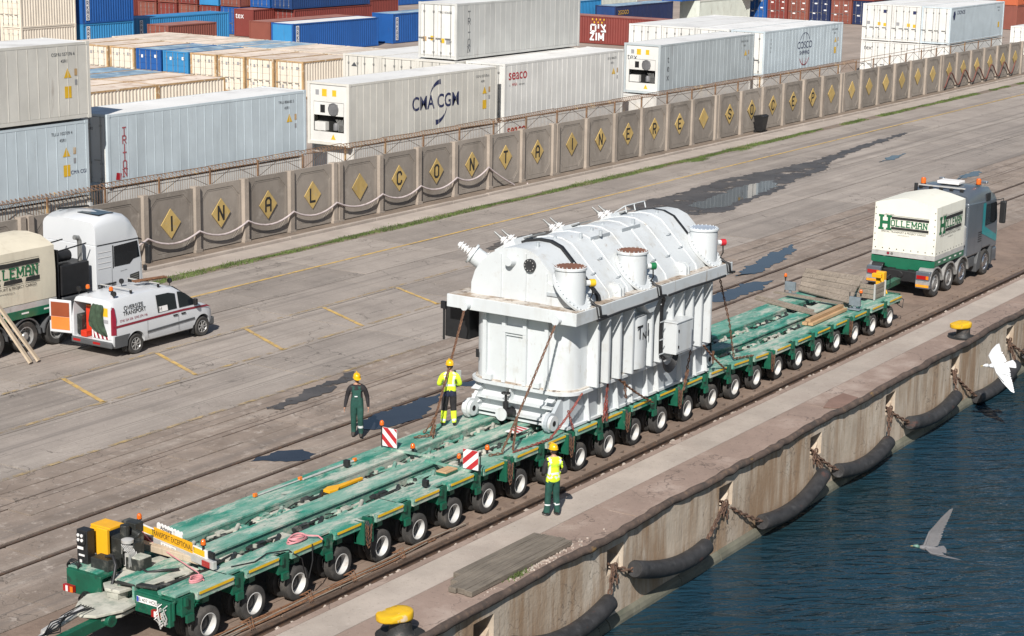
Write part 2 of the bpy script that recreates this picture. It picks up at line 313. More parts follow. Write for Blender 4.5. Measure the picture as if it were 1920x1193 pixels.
# ================================================================== GROUND
gr = MB().add([(-60, 21.9, -0.10), (700, 30.0, -0.10), (700, 900, -0.10), (-60, 900, -0.10)], [(0, 1, 2, 3)]).build('ground', 'joint'); gr['kind'] = 'structure'
yd = MB().add([(-60, 53.3, -0.03), (700, 53.3, -0.03), (700, 900, -0.03), (-60, 900, -0.03)], [(0, 1, 2, 3)]).build('container_yard', 'yard'); yd['kind'] = 'structure'
ub = MB().box(-0.5, 0.5, -0.5, 0.5, -1, 0)
UB = {k: ub.mesh('slab', k) for k in ('concrete_rusty', 'concrete', 'concrete_track', 'concrete_pale', 'concrete_brown', 'dirt')}
def slabs(parent, mat, x0, x1, step, y0, y1, gap=0.03, zj=0.004, phase=0.0, th=0.08, name='slab'):
    x = x0 + phase
    while x < x1:
        o = link(name, UB[mat], parent, (x+step/2, (y0+y1)/2, random.uniform(-zj, zj)))
        o.scale = (step-gap, (y1-y0)-gap, th); x += step
ap = struct('apron_paving')
X0 = 38.9 - 18
for i, (y0, y1) in enumerate([(36.2, 39.35), (39.35, 42.5), (42.5, 44.95), (44.95, 47.4), (47.4, 49.93)]):
    slabs(ap, 'concrete', X0 + (0 if i < 3 else 1.5), 172 if i > 2 else 142, 5.97, y0, y1, 0.06, 0.008)
tp = struct('track_paving')
slabs(tp, 'concrete_track', 20.5, 110, 1.3, 34.73, 35.42, 0.03, 0.010)
slabs(tp, 'concrete_track', 20.5, 110, 2.6, 35.42, 36.2, 0.03, 0.006)
slabs(tp, 'concrete_track', 20.5, 110, 1.1, 33.62, 34.44, 0.03, 0.012)
slabs(tp, 'concrete_track', 20.5, 110, 2.2, 32.62, 33.62, 0.03, 0.008)
MB().box(20.5, 110, 34.475, 34.70, -.08, -.006).build('groove_fill', 'concrete_track', tp)
slabs(tp, 'concrete_track', 20.5, 110, 2.0, 31.26, 32.44, 0.04, 0.006)
rp = struct('roadway_paving')
slabs(rp, 'concrete_track', 20.5, 110, 3.0, 28.6, 31.10, 0.03, 0.006)
slabs(rp, 'concrete_rusty', 20.5, 110, 3.0, 25.22, 28.6, 0.03, 0.006, phase=0.8)
# strip with pairs of dark pockets beside the crane rail
ps = struct('crane_rail_strip')
pk = MB(); n0, n1 = -0.97, 0.97; px = [(-0.62, -0.36), (0.02, 0.22), (0.52, 0.80)]
pk.box(n0, n1, 0.0, 0.12, -0.08, 0); pk.box(n0, n1, 0.25, 0.58, -0.08, 0)
e = n0
for a, b in px: pk.box(e, a, 0.12, 0.25, -0.08, 0); e = b
pk.box(e, n1, 0.12, 0.25, -0.08, 0)
pkm = pk.mesh('slab', 'concrete_rusty')
for k in range(30): link('slab', pkm, ps, (22.0+k*2.0+random.uniform(-.01, .01), 24.63, random.uniform(-.004, .006)))
qd = struct('quay_deck')
def ye(x): return 21.47 + (x-30)*0.0120     # the quay edge runs very slightly askew
QA = math.atan(0.0120)
MB().box(15, 120, 24.02, 24.21, -0.09, 0.005).build('channel_kerb', 'concrete_brown', qd)
MB().box(15, 120, 24.21, 24.63, -0.098, -0.085).build('channel_bed', 'dirt', qd)
slabs(qd, 'concrete_pale', 15, 120, 7.5, 23.05, 24.02, 0.012, 0.003)
for k in range(17):
    x = 15 + k*6.0; z = random.uniform(-.004, .004)
    MB().add([(x+.01, ye(x)+.02, z-.09), (x+5.99, ye(x+6)+.02, z-.09), (x+5.99, 23.04, z-.09), (x+.01, 23.04, z-.09), (x+.01, ye(x)+.02, z), (x+5.99, ye(x+6)+.02, z), (x+5.99, 23.04, z), (x+.01, 23.04, z)],
             [(3, 2, 1, 0), (4, 5, 6, 7), (0, 1, 5, 4), (1, 2, 6, 5), (2, 3, 7, 6), (3, 0, 4, 7)]).build('slab', 'concrete_brown', qd)
# verge: pale strip, grass, kerb, dirt at the wall foot
vg = struct('verge')
slabs(vg, 'concrete_pale', 21, 172, 5.97, 50.62, 51.92, 0.02, 0.004, phase=2)
MB().box(15, 178, 52.14, 53.3, -0.08, 0.01).build('wall_foot', 'dirt', vg)
MB().box(15, 178, 49.95, 50.6, -0.08, -0.02).build('soil', 'dirt', vg)
kb = struct('kerb')
for k in range(52):
    x = 20 + k*3.0
    MB().box(x+.015, x+2.985, 51.94, 52.12, -0.08, 0.11+random.uniform(-.012, .012)).build('kerbstone', 'concrete_pale', kb, bevel=0.015)
g = MB(); rnd = random.Random(3)
for i in range(34000):
    x = rnd.uniform(38, 172); c = 50.27 + 0.06*math.sin(x*0.7); wv = 0.24 + 0.11*math.sin(x*0.37+1) + 0.09*math.sin(x*1.9)
    if x > 95 and math.sin(x*0.9)+math.sin(x*0.23) > 1.1: continue
    y = c + rnd.gauss(0, wv*0.62)
    if not 49.85 < y < 51.2: continue
    h = rnd.uniform(.02, .075); a = rnd.uniform(0, PI); dx, dy = .022*math.cos(a), .022*math.sin(a); lx, ly = rnd.gauss(0, .03), rnd.gauss(0, .03)
    g.add([(x-dx, y-dy, -.02), (x+dx, y+dy, -.02), (x+lx, y+ly, h)], [(0, 1, 2)])
for cx, cy, rr, n in ((33.05, 22.75, .16, 260), (33.9, 21.98, .2, 340), (94.7, 49.8, .45, 900), (100.5, 49.9, .5, 500)):
    for i in range(n):
        x = rnd.gauss(cx, rr); y = rnd.gauss(cy, rr*.35); h = rnd.uniform(.03, .1); a = rnd.uniform(0, PI); dx, dy = .014*math.cos(a), .014*math.sin(a)
        g.add([(x-dx, y-dy, 0), (x+dx, y+dy, 0), (x+rnd.gauss(0, .03), y+rnd.gauss(0, .03), h)], [(0, 1, 2)])
me = bpy.data.meshes.new('grass'); me.from_pydata(g.v, [], g.f); me.materials.append(MATS['grass'])
tag(link('grass', me), 'ragged strip of green grass along the kerb', 'grass', kind='stuff')
# painted lines
ln = struct('painted_lines')
def line(x0, y0, x1, y1, wd, mat='yellow_paint'):
    d = Vector((x1-x0, y1-y0)); d.normalize(); nn = Vector((-d.y, d.x))*wd/2
    V = [(x0-nn.x, y0-nn.y, .011), (x1-nn.x, y1-nn.y, .011), (x1+nn.x, y1+nn.y, .011), (x0+nn.x, y0+nn.y, .011)]
    MB().add(V, [(0, 1, 2, 3)]).build('painted_line', mat, ln)
line(49, 47.38, 170, 47.34, 0.15); line(20, 39.5, 62, 39.66, 0.16, 'yellow_faded'); line(20, 36.3, 50, 36.22, 0.15, 'yellow_faded'); line(20, 42.5, 62, 42.7, 0.14, 'yellow_faded')
for xa, xb in ((39.93, 38.73), (44.0, 42.7), (48.32, 46.81), (52.54, 51.08), (56.9, 55.5)): line(xa, 42.5, xb, 39.6, 0.15)
# rails
def rail(y, x0, x1, hw, z, label, group=None, name='rail'):
    t = thing(name, label, 'rail', (x0, y, 0), 0, group); n = x1-x0
    MB().prism([(-hw*1.9, -.09), (hw*1.9, -.09), (hw*1.9, -.075), (hw*.45, -.06), (hw*.45, z-.045), (hw, z-.03), (hw, z-.006), (hw*.75, z), (-hw*.75, z), (-hw, z-.006), (-hw, z-.03), (-hw*.45, z-.045), (-hw*.45, -.06), (-hw*1.9, -.075)], 0, n, 'x').build('rail_head', 'rail_steel', t)
    return t
rail(32.5+.03, 15, 120, .035, .008, 'embedded steel rail, the farther of the two running behind the trailer')
rail(31.18, 15, 120, .035, .008, 'embedded steel rail, the nearer of the two running behind the trailer')
rail(34.455, 15, 110, .014, -.004, 'sunken thin rail in a paved groove beyond the pair of rails')
rail(34.715, 15, 110, .014, -.004, 'second sunken thin rail close beside the paved groove')
cr = rail(24.41, 15, 120, .062, .065, 'brown crane rail standing in a channel along the quay')
clip = MB(); clip.box(-.07, .07, -.05, .05, 0, .025).box(-.035, .035, -.03, .03, .025, .055); clm = clip.mesh('rail_clip', 'white_stone')
for k in range(84):
    o = link('rail_clip', clm, cr, (6+k*.74+random.uniform(-.22, .22), -.125+random.uniform(-.02, .02), -.05)); o.rotation_euler.z = random.uniform(-.5, .5); o.scale = [random.uniform(.3, .95)]*3
# loose stones in the channel and rubble on the deck
g = MB()
for i in range(500):
    if i < 340: x, y, z, s = random.uniform(22, 85), random.uniform(24.22, 24.33), -.07, random.uniform(.012, .035)
    else: x, y, z, s = random.gauss(34.9, .9), random.gauss(21.95, .09), .0, random.uniform(.01, .03)
    a = random.uniform(0, 3); X = Matrix.Translation((x, y, z)) @ Matrix.Rotation(a, 4, 'Z')
    g.box(-s, s, -s*.7, s*.7, -.01, s*.9, 0, X)
tag(g.build('rubble', 'white_stone'), 'scattered pale gravel in the rail channel and by the timber mat', 'gravel', kind='stuff')
# puddles
def puddle(pts, mat, z, label, name):
    me = bpy.data.meshes.new(name); P = []
    n = len(pts)
    for i in range(n):
        a, b = Vector(pts[i]), Vector(pts[(i+1) % n])
        s = (b-a).length; nn = Vector((-(b-a).y, (b-a).x))/max(s, 1e-6); m = max(4, int(s*7)); ph = [random.uniform(0, 6.28) for _ in range(4)]
        for k in range(m):
            u = k/m; q = a.lerp(b, u); e = math.sin(PI*u)**.5*min(.16, .10*s+.02)
            q += nn*e*(.6*math.sin(u*s*2.1+ph[0])+.5*math.sin(u*s*5.3+ph[1])+.35*math.sin(u*s*11+ph[2])+.25*math.sin(u*s*23+ph[3]))
            P.append((q.x, q.y, z))
    me.from_pydata(P, [], [tuple(range(len(P)))]); me.materials.append(MATS[mat]); o = link(name, me); o['kind'] = 'structure'; return o
U1 = [(78.6, 45.3), (80, 44.5), (84, 45.3), (88, 45.6), (92, 45.5), (97, 44.9), (104, 44.9), (112, 45.6), (120, 45.9), (120, 45.6), (111, 45.2), (103, 44.2), (98, 43.6), (95, 42.3), (91.5, 42.2), (89.5, 41.2), (86.5, 41.2), (83, 40.9), (80.5, 40.6), (78.8, 41.1), (77.5, 43)]
puddle([(78.6, 45.2), (84, 45.0), (89, 45.4), (94, 44.9), (99, 44.6), (106, 45.2), (114, 45.5), (114, 45.2), (105, 44.5), (99, 43.7), (95.6, 42.6), (91.5, 42.4), (88.3, 41.5), (84, 41.2), (80.6, 40.6), (78.5, 41.2), (77.2, 43.2)], 'wet', .0135, '', 'wet_patch')
puddle([(80.5, 42.8), (84, 43.2), (88.0, 43.6), (90.6, 43.2), (89.5, 42.4), (87, 41.8), (84, 41.6), (81.5, 41.3), (80.2, 41.8)], 'puddle', .0165, '', 'puddle')
puddle([(40.9, 31.9), (42.2, 32.4), (44.2, 32.42), (45.4, 32.3), (44.6, 31.8), (43.4, 31.3), (42.3, 31.27), (41.4, 31.35)], 'puddle', .013, '', 'puddle')
puddle([(46.2, 32.4), (48.2, 32.42), (49.6, 32.35), (48.8, 31.9), (47.2, 31.75)], 'puddle', .013, '', 'puddle')
puddle([(36.7, 32.4), (38.0, 32.35), (38.5, 31.9), (38.4, 31.35), (37.6, 31.3), (37.2, 31.8)], 'puddle', .013, '', 'puddle')
puddle([(61.8, 32.35), (63.5, 32.40), (66.3, 32.25), (67.0, 31.7), (65.4, 31.4), (62.9, 31.35), (62.0, 31.7)], 'puddle', .013, '', 'puddle')
puddle([(66.8, 33.3), (70.5, 34.1), (74.5, 34.5), (73.5, 33.8), (70.3, 33.1), (68, 32.9)], 'puddle', .015, '', 'puddle')
puddle([(41.0, 35.3), (43.5, 35.8), (46.0, 36.0), (45.2, 35.4), (43, 35.0), (41.2, 34.95)], 'wet', .015, '', 'wet_patch')
puddle([(96.5, 35.6), (99, 36), (101, 35.9), (99.5, 35.3)], 'puddle', .013, '', 'puddle')
puddle([(100.5, 41.5), (103, 41.9), (105, 41.8), (103, 41.3)], 'puddle', .014, '', 'puddle')
puddle([(65, 43.9), (67, 44.7), (70, 44.6), (72, 43.9), (70, 43.5), (67, 43.4)], 'wet', .0135, '', 'wet_patch')
# ================================================================== QUAY WALL
qw = struct('quay_wall')
NX = [25.9, 31.55, 37.2, 43.05, 48.8, 54.45, 60.2, 65.8, 71.5, 77.2, 83, 89]
for a, b in zip(NX, NX[1:]):
    n = b-a-.012; d = 1.0; mb = MB()
    mb.box(0, n, 0, d, -2.7, -.95); mb.box(0, n, 0, d, -.30, -.005); mb.box(.78, n, 0, d, -.95, -.30); mb.box(0, .78, .9, d, -.95, -.30)
    mb.prism([(.50, -.95), (.78, -.95), (.78, -.66)], 0.12, .87, 'y')
    mb.build('wall_block', 'quay_face', qw, loc=(a, ye(a)+.02, 0), rz=QA)
    k = a + .02
    while k < b-.1:
        s = min(random.uniform(1.4, 2.2), b-k); MB().prism([(0, -2.02), (-.09, -2.10), (-.13, -2.20), (-.15, -2.7), (0, -2.7)], 0, s-.02, 'x').build('toe_block', 'quay_toe', qw, loc=(k, ye(k)+.015, 0), rz=QA); k += s
pts = []; x = 24.0
while x < 100:
    pts.append((x, ye(x)-.005+random.gauss(0, .013)+.03*math.sin(x*.8), .035+random.gauss(0, .008)+.02*math.sin(x*1.3))); x += .35
ep = MB().tube(pts, [.105+random.gauss(0, .006) for _ in pts], 10).build('edge_pipe', 'pipe', smooth=60)
tag(ep, 'dark rusty pipe running along the quay edge', 'pipe')
wt = MB().add([(-100, -700, -2.28), (900, -700, -2.28), (900, 32.0, -2.28), (-100, 20.5, -2.28)], [(0, 1, 2, 3)]).build('water', 'water'); wt['kind'] = 'structure'
# rubber fenders on chains
FD = [(32.7, -1.1, 34.8, -1.62, 36.95, -1.44), (38.1, -.98, 40.1, -1.48, 41.9, -1.50), (45.2, -1.78, 47.35, -1.90, 49.3, -1.45), (50.3, -1.62, 52.3, -1.90, 54.25, -1.68), (55.95, -1.48, 58.1, -1.72, 60.2, -1.52), (62.2, -2.02, 64.4, -2.06, 66.3, -1.68), (67.4, -1.5, 69.5, -1.8, 71.6, -1.5)]
FL = ['cut off by the bottom picture edge', 'nearest one seen whole', 'second whole one from the bottom', 'third whole one from the bottom', 'fourth whole one from the bottom', 'behind the flying gull', 'at the right picture edge', 'farthest one']
for i, (xa, za, xm, zm, xb, zb) in enumerate(FD):
    t = thing('rubber_fender', 'curved black rubber fender on the quay wall, '+FL[i], 'fender', (xa, ye(xa)-.24, za), 0, 'rubber fenders along the quay wall')
    P = []
    for k in range(13):
        s = k/12; x = (1-s)**2*xa + 2*s*(1-s)*(2*xm-(xa+xb)/2) + s*s*xb; z = (1-s)**2*za + 2*s*(1-s)*(2*zm-(za+zb)/2) + s*s*zb
        P.append(Vector((x-xa, ye(x)-ye(xa)-.04*math.sin(PI*s), z-za)))
    d0 = (P[0]-P[1]).normalized(); d1 = (P[-1]-P[-2]).normalized()
    mb = MB(); mb.tube([P[0]-d0*.3, P[0]-d0*.02, P[0], P[0]]+[], [.08, .08, .10, .10], 14, 0, caps=False)
    ring = [P[0]-d0*.30, P[0]-d0*.25, P[0]] ; mb = MB()
    mb.tube([P[0]-d0*.35, P[0], P[0]+d0*.001, P[0]-d0*.03]+P[1:-1]+[P[-1]-d1*.03, P[-1]+d1*.001, P[-1], P[-1]-d1*.35], [.09, .09, .195, .218]+[.222]*11+[.218, .195, .09, .09], 20)
    mb.build('tube', 'rubber', t, smooth=50)
    nxt = min(NX, key=lambda n: abs(n+.25-xb)); prv = min(NX, key=lambda n: abs(n+.3-xa) if n < xa+.2 else 99)
    mb = MB()
    yo = ye(prv)-(ye(xa)-.24)
    chain_links(mb, chain_pts((prv+.25-xa, yo+.12, -.74-za), P[0]-d0*.12, .06, 8), .21, .14, .027)
    chain_links(mb, chain_pts((prv+.32-xa, yo-.03, -.76-za), (prv+.38-xa, yo-.05, -1.25-za), .0, 5), .19, .13, .025)
    chain_links(mb, chain_pts((prv+.22-xa, yo-.03, -.78-za), (prv+.16-xa, yo-.05, -1.1-za), .0, 5), .19, .13, .025)
    tag(mb.build('chain', 'rust_dark', t), 'heavy rusty chain links'); mb = MB()
    yo = ye(nxt)-(ye(xa)-.24)
    chain_links(mb, chain_pts((nxt+.22-xa, yo-.02, -.8-za), P[-1]-d1*.05+Vector((.0, 0, .12)), .03, 8), .21, .14, .027)
    tag(mb.build('chain', 'rust_dark', t), 'heavy rusty chain links')
# ------------------------------------------------------------------ bollards, timber mat, plates on the quay deck
def bollard(x, y, label, rz):
    t = thing('mooring_bollard', label, 'bollard', (x, y, 0), rz); t.scale = (.85, .85, .85)
    MB().lathe([(.62, 0), (.62, .012), (.42, .02)], 24).build('base_plate', 'black_paint', t, smooth=30)
    MB().lathe([(.36, .015), (.30, .07), (.275, .2), (.27, .34), (.28, .42)], 28).build('stem', 'bollard_black', t, smooth=40)
    secs = []; prof = []
    for k in range(28):
        a = 2*PI*k/28; c, s = math.cos(a), math.sin(a)
        r = .33 + .30*max(0, c)**2.2 - .03*abs(s)**2*0
        prof.append((r*c*(1 if c > 0 else .95), r*s*(1.0 if c < .3 else .92)))
    for sc, z in ((.80, .40), (.97, .43), (1.0, .47), (1.0, .58), (.97, .62), (.90, .64), (.5, .65)):
        secs.append([(px*sc, py*sc, z + (.05 if False else 0) - .10*max(0, px)*(1.2 if z > .6 else .2)) for px, py in prof])
    MB().loft(secs).build('head', 'bollard_yellow', t, smooth=50)
    return t
m_('bollard_yellow', (0.62, 0.37, 0.012), 0.5, vs=3, var=0.12, layers=[L((0.55, 0.47, 0.38), 2.2, 0.56, 0.62, 0.85), L((0.28, 0.10, 0.03), 5, 0.62, 0.7, 0.8), L((0.06, 0.05, 0.045), 7, 0.66, 0.72, 0.8)], bump=0.4, bs=20)
m_('bollard_black', (0.03, 0.03, 0.03), 0.6, vs=5, var=0.3, layers=[L((0.14, 0.10, 0.08), 5, 0.56, 0.72, 0.7)], bump=0.5)
bollard(29.62, 22.0, 'yellow mooring bollard in the foreground, its paint worn white on top', R(150))
bollard(62.3, 22.28, 'yellow mooring bollard beyond the flying gull, near the truck', R(150))
tm = thing('timber_mat', 'weathered grey mat of heavy timber planks lying on the quay', 'timber mat', (32.15, 21.98, 0))
for k, (y0, a, b) in enumerate(((0, 0, 4.1), (.205, .03, 4.15), (.41, -.02, 4.12), (.615, 0.35, 4.1), (.82, .75, 4.05))):
    MB().box(a, b, y0, y0+.195, .012, .13+random.uniform(-.01, .01)).build('plank', 'wood_dark', tm, bevel=.012)
m_("plate_rust", (0.20, 0.125, 0.098), 0.8, vs=1.5, var=0.2, layers=[L((0.12, 0.075, 0.058), 3, 0.5, 0.7, 0.6)], bump=0.3)
pl = MB().prism([(0, 0), (.35, -.62), (1.6, -.40), (1.75, .15), (.9, .2)], 0, .02, "z").build("steel_plate", "plate_rust", loc=(50.9, 22.3, .02))
pl.rotation_euler = (R(1.2), R(-.8), 0); tag(pl, 'bent brown steel plate lying loose on the quay deck', 'plate')
# ================================================================== BOUNDARY WALL WITH YELLOW DIAMONDS
WY = 53.1
cw = thing('concrete_wall', 'long precast concrete wall carrying yellow diamond signs with black letters', 'wall', (55.95, WY, 0))
pan = MB(); hw, hh = 1.36, 2.66; ch = .42; ins = .17
outer = [(-hw+.001, .05), (hw-.001, .05), (hw-.001, hh), (-hw+.001, hh)]
oct_ = [(-hw+ins+ch, .05+ins), (hw-ins-ch, .05+ins), (hw-ins, .05+ins+ch), (hw-ins, hh-ins-ch), (hw-ins-ch, hh-ins), (-hw+ins+ch, hh-ins), (-hw+ins, hh-ins-ch), (-hw+ins, .05+ins+ch)]
o8 = [(-hw+ins+ch, .05), (hw-ins-ch, .05), (hw, .05+ins+ch), (hw, hh-ins-ch), (hw-ins-ch, hh), (-hw+ins+ch, hh), (-hw, hh-ins-ch), (-hw, .05+ins+ch)]
cor = [(hw, .05), None, (hw, hh), None, (-hw, hh), None, (-hw, .05), None]
V = [(x, 0, z) for x, z in oct_] + [(x, 0, z) for x, z in o8] + [(hw, 0, .05), (hw, 0, hh), (-hw, 0, hh), (-hw, 0, .05)] + [(x, .022, z) for x, z in oct_]
F = [(0, 1, 9, 8), (1, 2, 10, 16, 9), (2, 3, 11, 10), (3, 4, 12, 17, 11), (4, 5, 13, 12), (5, 6, 14, 18, 13), (6, 7, 15, 14), (7, 0, 8, 19, 15)]
F += [(i, (i+1) % 8, 20+(i+1) % 8, 20+i) for i in range(8)] + [tuple(range(20, 28))]
pan.add(V, F); pan.add([(x*(1-.03/hw), .012, z+(.03 if z < 1 else -.03)) for x, z in oct_] + [(x*(1-.075/hw), .012, z+(.075 if z < 1 else -.075)) for x, z in oct_] + [(x*(1-.03/hw), .06, z+(.03 if z < 1 else -.03)) for x, z in oct_] + [(x*(1-.075/hw), .06, z+(.075 if z < 1 else -.075)) for x, z in oct_],
    [(i, (i+1) % 8, 8+(i+1) % 8, 8+i) for i in range(8)] + [(i, (i+1) % 8, 16+(i+1) % 8, 16+i) for i in range(8)] + [(8+i, 8+(i+1) % 8, 24+(i+1) % 8, 24+i) for i in range(8)])
pan.box(-hw, hw, .065, .16, .05, hh)
panm = pan.mesh('panel', 'wall_concrete')
pil = MB(); pil.prism([(-.17, .02), (-.13, -.13), (.13, -.13), (.17, .02), (.17, .14), (-.17, .14)], 0, 2.72, 'z'); pil.box(-.2, .2, -.16, .15, 0, .12); pilm = pil.mesh('pillar', 'wall_pillar')
dia = MB().prism([(0, -.61), (.57, 0), (0, .61), (-.57, 0)], 0, .03, 'y').mesh('diamond_sign', 'sign_yellow')
WORD = 'INAL_CONTAINERE_SOCEP'
def jn(i): return (i-4)//6 + 1
def wx(i): return 2.98*i + .384*jn(i)
for i in range(-7, 34):
    x = wx(i)
    p_ = link('panel', panm, cw, (x, 0, 0)); p_.location.y = random.uniform(-.015, .015); p_.rotation_euler.z = random.uniform(-.006, .006); p_.rotation_euler.x = random.uniform(-.006, .006)
    link('pillar', pilm, cw, (x+1.49, 0, random.uniform(-.05, .02)))
    if jn(i) != jn(i-1) or i == -7: link('pillar', pilm, cw, (x-1.49, 0, random.uniform(-.05, .02)))
    if i < 0: continue
    d = link('diamond_sign', dia, cw, (x, -.028, 1.43+random.uniform(-.03, .03))); d.rotation_euler.y = random.uniform(-.03, .03)
    if i < len(WORD) and WORD[i] != '_':
        mb = MB(); h = .56; wd = .3*h if WORD[i] != 'I' else 0
        stroke_text(mb, WORD[i], h, (-wd if WORD[i] != 'I' else -.075*h, -.004, -h/2), (1, 0, 0), (0, 0, 1), .19, width=.95)
        lt = mb.build('letter', 'black_paint', d)
# rusty cage of wire behind the wall top
fn = thing('wire_fence', 'rusty wire fence with orange posts standing behind the concrete wall', 'fence', (35, 53.72, 0))
m_('fence_rust', (0.20, 0.115, 0.065), 0.85, vs=5, var=0.35, layers=[L((0.42, 0.27, 0.12), 1.2, 0.58, 0.64, 0.9), L((0.13, 0.075, 0.045), 4, 0.5, 0.65, 0.8)])
m_('wire_grey', (0.10, 0.085, 0.075), 0.7, 0.3, vs=5, var=0.3)
post = MB().box(-.035, .035, -.035, .035, 0, 3.22).mesh('post', 'fence_rust')
brace = MB(); brace.bar((0, 0, 2.5), (1.5, 0, 3.15), .018, .018); brace.bar((1.5, 0, 3.15), (2.98, 0, 2.5), .018, .018); bracem = brace.mesh('brace', 'wire_grey')
wires = MB(); 
for k in range(40): 
    x = 3.0*k; link('post', post, fn, (x, 0, random.uniform(-.06, .05)))
    link('brace', bracem, fn, (x, .02, 0))
    s = random.uniform(-.05, .05)
    MB().bar((x, .01, 3.12+s), (x+3, .01, 3.12), .032, .032).build('top_rail', 'fence_rust', fn); MB().bar((x, .22, 3.28), (x+3, .22, 3.28+s), .028, .028).build('top_rail', 'fence_rust', fn)
    if x < 90:
        for j in range(22):
            wires.bar((x+j*.136, .0, 2.3), (x+j*.136, .0, 3.12), .010, .010)
        for j in range(14):
            a = x+j*.214; wires.bar((a, .01, 3.13), (a+.12, .22, 3.27), .018, .018); wires.bar((a+.12, .22, 3.27), (a+.214, .01, 3.13), .018, .018)
wo = wires.build('wire_mesh', 'fence_rust', fn); wo['kind'] = 'stuff'
# hoses on the wall
def hose(pts, r, mat, name, label):
    out = []
    for a, b in zip(pts, pts[1:]):
        a = Vector(a); b = Vector(b); sg = b.z-a.z
        for k in range(8):
            s = k/8; q = a.lerp(b, s); q.z -= .35*4*s*(1-s)*(1 if abs(sg) < .5 else .15); out.append(q)
    out.append(Vector(pts[-1])); t = MB().tube(out, r, 8).build(name, mat, smooth=60); return tag(t, label, 'hose')
m_('hose_white', (0.50, 0.43, 0.42), 0.6, vs=3, var=0.15, layers=[L((0.3, 0.24, 0.22), 5, 0.5, 0.7, 0.6)])
m_('hose_red', (0.15, 0.055, 0.042), 0.6, vs=3, var=0.3)
hp = [(50.5, 52.9, .75)]
for i in range(-1, 8): hp.append((55.95+wx(i)+1.49, 52.92, .95+random.uniform(-.07, .1)))
hp[-1] = (55.95+wx(7)+1.2, 52.9, 1.15); hp.append((55.95+wx(8)+.3, 52.75, .05)); hp.append((55.95+wx(8)+1.2, 52.5, .04))
hose(hp, .045, 'hose_white', 'hose', 'pale grey hose sagging along the left part of the concrete wall')
hq = []
for i in range(28, 34): hq += [(55.95+wx(i)-1.4, 52.88, .25), (55.95+wx(i)-.2, 52.88, 1.3)]
o_ = []
for k, q in enumerate(hq[:-1]):
    a = Vector(q); b = Vector(hq[k+1])
    for s in range(6): 
        u = s/6; v = .5-.5*math.cos(PI*u); o_.append((a.x+(b.x-a.x)*u, a.y, a.z+(b.z-a.z)*v))
tag(MB().tube(o_, .05, 8).build('hose', 'hose_red', smooth=60), 'red and black hose looped along the far end of the concrete wall', 'hose')
bn = thing('wheelie_bin', 'dark wheeled rubbish bin standing against the concrete wall', 'bin', (108.0, 52.55, 0), R(0))
MB().loft([[(-.25, -.25, .08), (.25, -.25, .08), (.25, .2, .08), (-.25, .2, .08)], [(-.36, -.36, 1.0), (.36, -.36, 1.0), (.36, .33, 1.0), (-.36, .33, 1.0)]]).build('body', 'black', bn, bevel=.03)
MB().prism([(-.38, 1.0), (.36, 1.0), (.36, 1.05), (-.2, 1.14), (-.38, 1.06)], -.38, .38, 'x').build('lid', 'black', bn, bevel=.02)
for s in (-1, 1): MB().cyl((s*.26, .22, .1), (s*.32, .22, .1), .1, 14).build('wheel', 'black', bn)
# ================================================================== SHIPPING CONTAINERS
def cmat(key, base, rust=.35, rough=.55, streak=(.16, .10, .07), var=.08):
    m_(key, base, rough, vs=.8, var=var, rand=.05, layers=[L(tuple(c*.72 for c in base), (1.2, 1.2, .25), .52, .72, .5), L(streak, (2.2, 2.2, .45), .66-.05*rust, .78, .75*rust+.2), L((.20, .105, .06), 3.5, .74-.06*rust, .80, .8)])
cmat('white_reefer', (.66, .65, .62), .25); cmat('blue_white', (.50, .565, .60), .2); cmat('cream_white', (.58, .56, .51), .35); cmat('grey_reefer', (.40, .44, .455), .25); cmat('triton_grey', (.47, .47, .45), .5)
cmat('cream', (.70, .625, .52), .8); cmat('navy', (.012, .045, .15), .3); cmat('blue', (.012, .085, .30), .35); cmat('light_blue', (.035, .22, .46), .45); cmat('sky_blue', (.17, .36, .48), .8)
cmat('red_brown', (.185, .038, .030), .4); cmat('brown_red', (.215, .068, .048), .6); cmat('orange', (.42, .10, .04), .5); cmat('white_rust', (.55, .58, .52), 1.0); cmat('dark_blue', (.012, .022, .075), .3)
m_('roof_cream', (.64, .54, .45), .7, vs=.5, var=.15, rand=.12, layers=[L((.40, .255, .165), .7, .5, .68, .7), L((.27, .15, .09), 1.6, .6, .72, .8), L((.70, .62, .52), .9, .6, .7, .6)])
m_('roof_blue', (.18, .27, .36), .7, vs=.5, var=.2, rand=.1, layers=[L((.40, .52, .58), .8, .48, .62, .8), L((.45, .33, .25), 1.1, .58, .7, .8)])
m_('roof_white', (.68, .67, .65), .6, vs=.4, var=.08, rand=.06, layers=[L((.48, .46, .44), .6, .52, .7, .7), L((.36, .34, .32), 1.8, .64, .74, .7)])
m_('roof_red', (.30, .13, .10), .7, vs=.5, var=.2, layers=[L((.40, .24, .2), .8, .5, .7, .7)])
m_('post_rust', (.44, .29, .145), .7, vs=2, var=.25, layers=[L((.24, .12, .06), 4, .52, .68, .8), L((.62, .58, .5), 3, .58, .66, .8)])
m_('galv', (.34, .34, .33), .45, .6, vs=4, var=.2, layers=[L((.22, .16, .12), 6, .6, .72, .7)])
m_('sticker_yellow', (.66, .40, .02), .5); m_('sticker_grey', (.28, .28, .29), .5); m_('text_dark', (.07, .075, .085), .5, var=.2); m_('text_navy', (.018, .025, .085), .5); m_('text_red', (.40, .012, .022), .5); m_('text_faded_red', (.33, .075, .085), .6, var=.3, vs=6)
m_('text_white', (.75, .75, .74), .5, var=.1); m_('text_yellow', (.62, .36, .03), .5); m_('grille', (.16, .16, .165), .5, var=.3); m_('black_void', (.006, .006, .006), .9)
CW = 2.44; CM = {}
def cmesh(key, fn):
    if key not in CM: CM[key] = fn()
    return CM[key]
